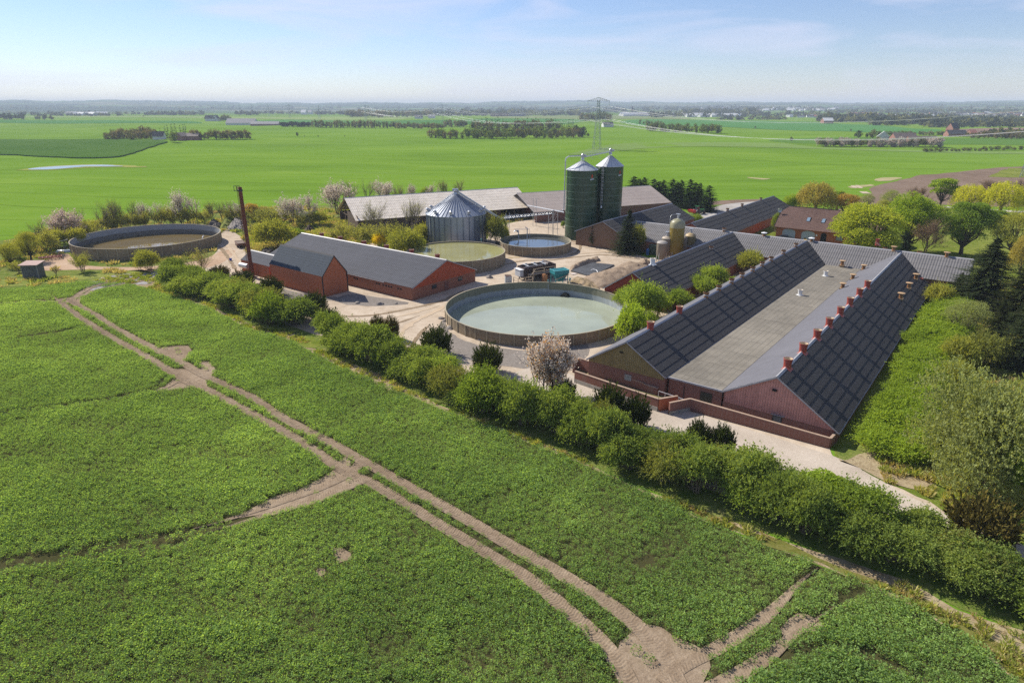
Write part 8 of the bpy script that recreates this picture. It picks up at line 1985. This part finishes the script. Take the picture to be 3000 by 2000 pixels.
fh(522, 412, 26, 'far_barn', 12, 4.5, 8.0, 1.2, FR, FBR, 'far red barn with rounded gable by the copse', 'barn'); fh(545, 410, 40, 'far_barn', 12, 4, 7, 0.1, FR, FBR, 'long brown roofed barn behind the far red gable', 'barn')
fh(604, 355, 28, 'far_farmhouse', 14, 6, 14, 0.1, FW, FRD, 'white gabled far farmhouse with dark roof'); fh(630, 355, 12, 'far_farmhouse', 18, 6, 14, 1.3, FW, FRD, 'white gable wing of the far farmhouse')
fh(668, 366, 84, 'far_barn', 22, 4, 13, -0.02, FW, FRG, 'long pale roofed far barn', 'barn'); fh(738, 369, 82, 'far_barn', 14, 4, 9, -0.02, FR, FRG, 'low long grey far barn right of the pale one', 'barn')
fh(2586, 414, 18, 'far_farmhouse', 12, 4.5, 10, 1.1, FW, FW, 'white roofed white gabled barn at the far right farm'); fh(2612, 416, 62, 'far_barn', 14, 4, 9, -0.05, FR, FBR, 'brown roofed barn behind the white gable', 'barn'); fh(2656, 418, 80, 'far_barn', 11, 3.5, 6.5, -0.06, FR, FBR, 'low brown roofed barn right of the white gable', 'barn')
fh(2770, 400, 52, 'far_barn', 12, 3.5, 8, -0.05, FR, FRD, 'dark roofed farm under the right clump', 'barn'); fh(2778, 394, 22, 'far_farmhouse', 12, 8, 15, .2, FR, FRD, 'tall dark roofed house of the right farm'); fh(2836, 396, 18, 'far_barn', 10, 3, 7, 0, FR, FRR, 'small red roofed building right of the dark farm', 'barn')
fh(2408, 362, 28, 'far_barn', 18, 6, 12, 0, FR, FW, 'white roofed barn at the field edge on the right', 'barn'); fh(1765, 372, 30, 'far_farmhouse', 12, 4, 8, .2, FW, FRD, 'dark roofed house behind the tall pylon'); fh(1215, 348, 24, 'far_barn', 20, 5, 12, .1, FW, FRD, 'dark roofed barn under the far grove', 'barn'); fh(1255, 347, 20, 'far_barn', 20, 5, 12, .1, FW, FRG, 'pale barn under the far grove', 'barn')
fh(884, 336, 14, 'far_barn', 30, 9, 20, 0, FW, FW, 'bright white far barn left of a pylon', 'barn'); fh(905, 335, 10, 'far_barn', 30, 9, 18, 0, FW, FRG, 'bright white far barn right of its twin', 'barn')
for u, w_, lab in ((1437, 30, 'left brick block of the far factory'), (1466, 24, 'tall brick block of the far factory'), (1490, 50, 'grey block of the far factory')):
    p = G(u, 341); m_ = mpp(p); t = thing('factory_block', lab, 'factory', p, 0, None); h_ = 8 * m_
    m = MB(); m.box(0, w_ * m_, 0, 60, -3, h_); m.build('wall', FR if 'brick' in lab else FRG, t)
    m = MB(); m.box(-1, w_ * m_ + 1, -1, 61, h_, h_ + 1.2); m.build('roof', FRD, t)
    for k in range(4): m = MB(); m.box(w_ * m_ * (k + .2) / 4, w_ * m_ * (k + .75) / 4, -.4, .1, h_ * .3, h_ * .7); m.build('window_band', FRD, t)
HM = []
for wmat, rmat in ((FW, FRD), (FW, FRR), (FR, FRD), (FW, FRG), (FW, FW)):
    m = MB(); L_, w_, hw, hr = 14, 9, 4, 8
    m.add([(0, -w_ / 2, -4), (0, w_ / 2, -4), (0, w_ / 2, hw), (0, 0, hr), (0, -w_ / 2, hw), (L_, -w_ / 2, -4), (L_, w_ / 2, -4), (L_, w_ / 2, hw), (L_, 0, hr), (L_, -w_ / 2, hw)], [(4, 3, 2, 1, 0), (5, 6, 7, 8, 9), (0, 5, 9, 4), (1, 2, 7, 6)])
    for s in (-1, 1): m.quad((-.3, 0, hr + .15), (L_ + .3, 0, hr + .15), (L_ + .3, s * (w_ / 2 + .3), hw), (-.3, s * (w_ / 2 + .3), hw), 1)
    HM.append(m.mesh('town_house', [wmat, rmat]))
TOWN = [(2690, 345, 3010, 334, 90, 'house in the far town on the right', 'far town on the right'), (2480, 341, 2560, 336, 24, 'red roofed terrace house in the far town', 'red terraces in the far town'), (2540, 350, 2700, 340, 34, 'house among trees in the middle of the far town', 'middle of the far town'), (2040, 325, 2220, 314, 50, 'house on the far slope left of the town', 'far slope houses'), (1800, 341, 1980, 337, 34, 'building in the far industrial strip behind the strip wood', 'far industrial strip'), (2000, 344, 2140, 340, 22, 'low shed in the far strip below the brown wood', 'low far sheds'), (2210, 318, 2440, 326, 24, 'large pale hall on the far ridge', 'pale halls on the far ridge'), (2300, 345, 2380, 343, 8, 'ochre block at the far wood edge', 'ochre far blocks'), (160, 339, 330, 337, 10, 'tiny white barn in the far left haze', 'white barns in the left haze')]
for (u0, v0, u1, v1, n, lab, grp) in TOWN:
    for i in range(n):
        u, v = rgf.uniform(u0, u1), rgf.uniform(min(v0, v1), max(v0, v1)); p = G(u, v); big = 'hall' in lab or 'industrial' in lab or 'shed' in lab or 'barn' in lab
        me = HM[[1, 1, 1, 0, 1][rgf.integers(5)]] if 'red roofed' in lab else HM[[4, 4, 3, 4][rgf.integers(4)]] if big else HM[[0, 2, 0, 3, 4, 1][rgf.integers(6)]]
        o = link('town_house' if not big else 'far_hall', me); o.location = p; o.rotation_euler = (0, 0, rgf.uniform(-.6, .6)); k = (rgf.uniform(1.1, 1.7), 1.2, 1.1) if not big else (rgf.uniform(1.5, 4.0), 2.0, 1.5)
        o.scale = k; tag(o, lab, 'house' if not big else 'hall', grp)
for u, v, vt, lab in ((1852, 337, 312, 'tall dark chimney over the far industrial strip'),):
    p = G(u, v); t = thing('factory_chimney', lab, 'chimney', p); m = MB(); m.lathe([(4, 0), (2.6, rise(p, vt) - p.z), (0, rise(p, vt) - p.z)], 10); m.build('stack', FRD, t)

# ---- the crop: leafy clumps over the whole near field except ruts, tramlines and bare soil
def crop_points():
    rg = np.random.default_rng(12); P = np.array(CROP); x0, x1 = -125, 62; y0, y1 = 18, P[:, 1].max()
    sp = 0.44; gx = np.arange(x0, x1, sp); gy = np.arange(y0, y1, sp); X, Y = np.meshgrid(gx, gy); X = X.ravel() + rg.uniform(-.22, .22, X.size); Y = Y.ravel() + rg.uniform(-.22, .22, Y.size)
    # keep what the drone can see, with a margin for a step to the side
    k = np.abs(X) < (Y * 0.93 + 22); X, Y = X[k], Y[k]
    k = inside(P, X, Y); X, Y = X[k], Y[k]
    sc = np.ones(len(X))
    def near(poly, w, hard):
        d = np.full(len(X), 1e9)
        for a, b in zip(poly[:-1], poly[1:]):
            ab = b - a; t = np.clip(((X - a[0]) * ab[0] + (Y - a[1]) * ab[1]) / (ab @ ab + 1e-9), 0, 1); d = np.minimum(d, np.hypot(X - a[0] - ab[0] * t, Y - a[1] - ab[1] * t))
        return d
    def near2(poly, hw):
        d = np.full(len(X), 1e9); w = np.zeros(len(X))
        for a, b, h_ in zip(poly[:-1], poly[1:], hw[:-1]):
            m_ = (np.abs(X - a[0]) < 3) & (np.abs(Y - a[1]) < 3)
            if not m_.any(): continue
            ab = b - a; t = np.clip(((X[m_] - a[0]) * ab[0] + (Y[m_] - a[1]) * ab[1]) / (ab @ ab + 1e-9), 0, 1); dd = np.hypot(X[m_] - a[0] - ab[0] * t, Y[m_] - a[1] - ab[1] * t)
            o = d[m_]; ww = w[m_]; c = dd < o; o[c] = dd[c]; ww[c] = h_; d[m_] = o; w[m_] = ww
        return d, w
    nzE = np.array([mnoise.noise(Vector((x * .9, y * .9, 5))) + .6 * mnoise.noise(Vector((x * 2.3, y * 2.3, 2))) for x, y in zip(X, Y)])
    keep = np.ones(len(X), bool)
    for line, hw in RUTS:
        d, wv = near2(line, hw); keep &= d > wv + 0.30 * nzE + rg.normal(0, .06, len(X))
        sc *= np.clip(0.8 + 0.25 * (d - wv) / 0.6, 0.8, 1)
    for q in SOILS:
        Q = np.array(q); keep &= ~(inside(Q, X + .35 * nzE, Y + .35 * nzE[::-1]) & (rg.random(len(X)) < 0.97))
    for q in TRAM:
        line = np.array(smooth_outline(px(q), 1.0, 0, 0, closed=False)); d = near(line, .4, True); keep &= d > 0.44 + 0.12 * nzE + rg.normal(0, .10, len(X))
    n1 = np.array([mnoise.noise(Vector((x * .045, y * .07, 3))) for x, y in zip(X, Y)]); n2 = np.array([mnoise.noise(Vector((x * .28, y * .28, 9))) for x, y in zip(X, Y)])
    n3 = np.array([mnoise.noise(Vector((x * .03, y * .22 + x * .05, 7))) for x, y in zip(X, Y)])
    sc *= np.clip(1 + 0.25 * n1 + 0.38 * n2 + 0.30 * n3, .5, 1.5); keep &= (n1 + n2 * .9 + n3 * .5 > -1.2)
    return X[keep], Y[keep], sc[keep], rg
cx_, cy_, cs_, rgc = crop_points()
def crop_clump(seed, n):
    rg = np.random.default_rng(seed); L = Leaves(); a = rg.uniform(0, 6.28, n); r_ = np.sqrt(rg.uniform(0, 1, n)) * .34
    pos = np.stack([np.cos(a) * r_, np.sin(a) * r_, .10 + rg.uniform(0, 1, n) ** .7 * .50 * (1 - .5 * r_ / .34)], -1)
    ax = np.stack([np.cos(a) * .8, np.sin(a) * .8, rg.uniform(-.1, .7, n)], -1) + rg.normal(0, .45, (n, 3)); L.add(rg, pos, ax, rg.uniform(.06, .145, n), .70)
    return L.mesh('crop_clump', [M_CROP])
M_CROP = mat_leaf('crop_leaf', (0.108, 0.172, 0.058), (0.176, 0.264, 0.082), (0.285, 0.385, 0.130), 0.43, 0.018, 0.055)
clumps = [bpy.data.objects.new('crop_clump', crop_clump(900 + i, 72)) for i in range(4)]
me = bpy.data.meshes.new('field_crop'); N = len(cx_); me.vertices.add(N)
me.vertices.foreach_set('co', np.stack([cx_, cy_, hgt(cx_, cy_) + .02], -1).astype(np.float32).ravel())
at = me.attributes.new('size', 'FLOAT', 'POINT'); at.data.foreach_set('value', (cs_ * rgc.uniform(.8, 1.2, N)).astype(np.float32))
at = me.attributes.new('turn', 'FLOAT_VECTOR', 'POINT'); at.data.foreach_set('vector', np.stack([rgc.normal(0, .12, N), rgc.normal(0, .12, N), rgc.uniform(0, 6.28, N)], -1).astype(np.float32).ravel())
at = me.attributes.new('pick', 'INT', 'POINT'); at.data.foreach_set('value', rgc.integers(0, 4, N).astype(np.int32))
me.materials.append(M_CROP)
crop = link('field_crop', me); tag(crop, 'knee high leafy green crop filling the near field', 'crop', None, 'stuff')
ng = bpy.data.node_groups.new('crop_scatter', 'GeometryNodeTree')
ng.interface.new_socket('Geometry', in_out='INPUT', socket_type='NodeSocketGeometry'); ng.interface.new_socket('Geometry', in_out='OUTPUT', socket_type='NodeSocketGeometry')
gi, go = ng.nodes.new('NodeGroupInput'), ng.nodes.new('NodeGroupOutput')
m2p = ng.nodes.new('GeometryNodeMeshToPoints'); iop = ng.nodes.new('GeometryNodeInstanceOnPoints'); jn = ng.nodes.new('GeometryNodeJoinGeometry')
ng.links.new(gi.outputs[0], m2p.inputs['Mesh']); ng.links.new(m2p.outputs[0], iop.inputs['Points'])
for c in clumps[::-1]:
    oi = ng.nodes.new('GeometryNodeObjectInfo'); oi.inputs['Object'].default_value = c; oi.inputs['As Instance'].default_value = True; ng.links.new(oi.outputs['Geometry'], jn.inputs[0])
ng.links.new(jn.outputs[0], iop.inputs['Instance']); iop.inputs['Pick Instance'].default_value = True
for nm, ty, sk in (('size', 'FLOAT', 'Scale'), ('turn', 'FLOAT_VECTOR', 'Rotation'), ('pick', 'INT', 'Instance Index')):
    na_ = ng.nodes.new('GeometryNodeInputNamedAttribute'); na_.data_type = ty; na_.inputs['Name'].default_value = nm; ng.links.new(na_.outputs['Attribute'], iop.inputs[sk])
ng.links.new(iop.outputs[0], go.inputs[0])
md = crop.modifiers.new('scatter', 'NODES'); md.node_group = ng
print('crop clumps', N)

# ---- grass tufts on the verges and the dry strip
M_GRASS = mat_leaf('verge_blades', (0.10, 0.145, 0.028), (0.20, 0.235, 0.05), (0.40, 0.34, 0.16), 0.35, 0.0, 0.10)
M_STRAW = mat_leaf('straw_blades', (0.20, 0.17, 0.07), (0.34, 0.28, 0.14), (0.46, 0.40, 0.22), 0.3, 0.0)
def tuft(seed, n, h, mat, spread=.30):
    rg = np.random.default_rng(seed); L = Leaves(); a = rg.uniform(0, 6.28, n); r_ = np.sqrt(rg.uniform(0, 1, n)) * spread
    pos = np.stack([np.cos(a) * r_, np.sin(a) * r_, np.zeros(n)], -1); ax = np.stack([np.cos(a) * .5, np.sin(a) * .5, np.ones(n)], -1) + rg.normal(0, .35, (n, 3)); L.add(rg, pos, ax, h * rg.uniform(.5, 1.2, n), .20)
    return bpy.data.objects.new('grass_tuft', L.mesh('grass_tuft', [mat]))
tufts = [tuft(950, 46, .42, M_GRASS), tuft(951, 40, .60, M_GRASS, .4), tuft(952, 40, .5, M_STRAW, .4), tuft(953, 30, .34, M_STRAW, .35)]
TP = []
rgt = np.random.default_rng(55)
def scat(poly, dens, mix, sc=(.7, 1.3), avoid=None, clump=.25):
    P = np.array(poly); x0, y0 = P.min(0); x1, y1 = P.max(0); n = int((x1 - x0) * (y1 - y0) * dens)
    X = rgt.uniform(x0, x1, n); Y = rgt.uniform(y0, y1, n); k = inside(P, X, Y)
    for a in (avoid or []): k &= ~inside(np.array(a), X, Y)
    nz = np.array([mnoise.noise(Vector((x * .12, y * .12, 1))) + .5 * mnoise.noise(Vector((x * .5, y * .5, 4))) for x, y in zip(X, Y)]); k &= nz > -clump
    k &= np.hypot(X - BIG[0], Y - BIG[1]) > BIG[2] + .5
    k &= np.hypot(X + 99.2, Y - 176) > 19; k &= np.hypot(X + 13.6, Y - 155.4) > 12.5; k &= np.hypot(X - 6.2, Y - 171) > 10
    for x, y in zip(X[k], Y[k]): TP.append((x, y, rgt.uniform(*sc), rgt.choice(4, p=mix)))
scat(STRIP, 3.0, [.22, .12, .40, .26], (.5, 1.0), [CROP]); scat(STRIP_GREEN, 5.0, [.6, .15, .1, .15], (.4, .8), [CROP])
NOG = [smooth_outline(px(q), 3, 0, 1) for q in ([(250, 834), (300, 812), (340, 803), (445, 798), (445, 834), (340, 840), (262, 852)], [(85, 788), (95, 775), (128, 766), (166, 749), (205, 740), (300, 776), (400, 778), (560, 764), (650, 730), (690, 735), (640, 775), (560, 792), (440, 798), (300, 792)])]
scat(smooth_outline(px(verge_px), 6, 0.3, 6), 0.5, [.4, .4, .15, .05], (1.0, 2.2), [YARD, CROP] + NOG, .0)
RG = smooth_outline(px([(2440, 1320), (2560, 1240), (2680, 980), (2760, 850), (3000, 830), (3300, 900), (3300, 1560), (3000, 1510), (2840, 1430), (2700, 1420), (2600, 1400), (2500, 1365)]), 3, 0.3, 17)
scat(RG, 4.0, [.35, .25, .25, .15], (.7, 1.5)); scat(smooth_outline(px([(2460, 1345), (2560, 1335), (2660, 1370), (2760, 1410), (2900, 1500), (2860, 1530), (2700, 1460), (2540, 1385)]), 2, 0.3, 18), 6.0, [.3, .1, .35, .25], (.5, 1.1), None, .1)
scat(smooth_outline(px([(760, 660), (800, 625), (1000, 640), (1240, 640), (1250, 730), (1310, 768), (1100, 725), (890, 690), (830, 740), (750, 745), (725, 715)]), 3, 0.3, 14), 1.2, [.35, .35, .2, .1], (1.0, 2.0))
scat(smooth_outline(px([(2460, 1345), (2640, 1425), (2800, 1500), (3010, 1595), (3250, 1700), (3250, 1730), (3000, 1640), (2800, 1545), (2640, 1470), (2500, 1400)]), 2, 0.3, 18), 2.2, [.3, .1, .3, .3], (.35, .8), None, -.1)
tp = np.array(TP); me = bpy.data.meshes.new('grass_tufts'); NT = len(tp); me.vertices.add(NT)
me.vertices.foreach_set('co', np.stack([tp[:, 0], tp[:, 1], hgt(tp[:, 0], tp[:, 1]) + .06], -1).astype(np.float32).ravel())
at = me.attributes.new('size', 'FLOAT', 'POINT'); at.data.foreach_set('value', tp[:, 2].astype(np.float32))
at = me.attributes.new('turn', 'FLOAT_VECTOR', 'POINT'); at.data.foreach_set('vector', np.stack([np.zeros(NT), np.zeros(NT), rgt.uniform(0, 6.28, NT)], -1).astype(np.float32).ravel())
at = me.attributes.new('pick', 'INT', 'POINT'); at.data.foreach_set('value', tp[:, 3].astype(np.int32))
gt = link('grass_tufts', me); tag(gt, 'rough tufts of green and straw coloured grass on the verges', 'grass', None, 'stuff')
ng2 = ng.copy(); k = 0
for nd in ng2.nodes:
    if nd.bl_idname == 'GeometryNodeObjectInfo': nd.inputs['Object'].default_value = tufts[k]; k += 1
md = gt.modifiers.new('scatter', 'NODES'); md.node_group = ng2
print('tufts', NT)

# ---- haze
hz = MB(); hz.box(-15500, 15500, -300, 15500, -12, 140)
mh = bpy.data.materials.new('haze_air'); mh.use_nodes = True; mh.node_tree.nodes.clear()
o_ = mh.node_tree.nodes.new('ShaderNodeOutputMaterial'); v_ = mh.node_tree.nodes.new('ShaderNodeVolumePrincipled')
v_.inputs['Color'].default_value = (0.74, 0.87, 1.0, 1); v_.inputs['Density'].default_value = 0.00013; v_.inputs['Anisotropy'].default_value = 0.0
mh.node_tree.links.new(v_.outputs[0], o_.inputs['Volume'])
ho_ = hz.build('haze', mh); tag(ho_, None, None, None, 'stuff')
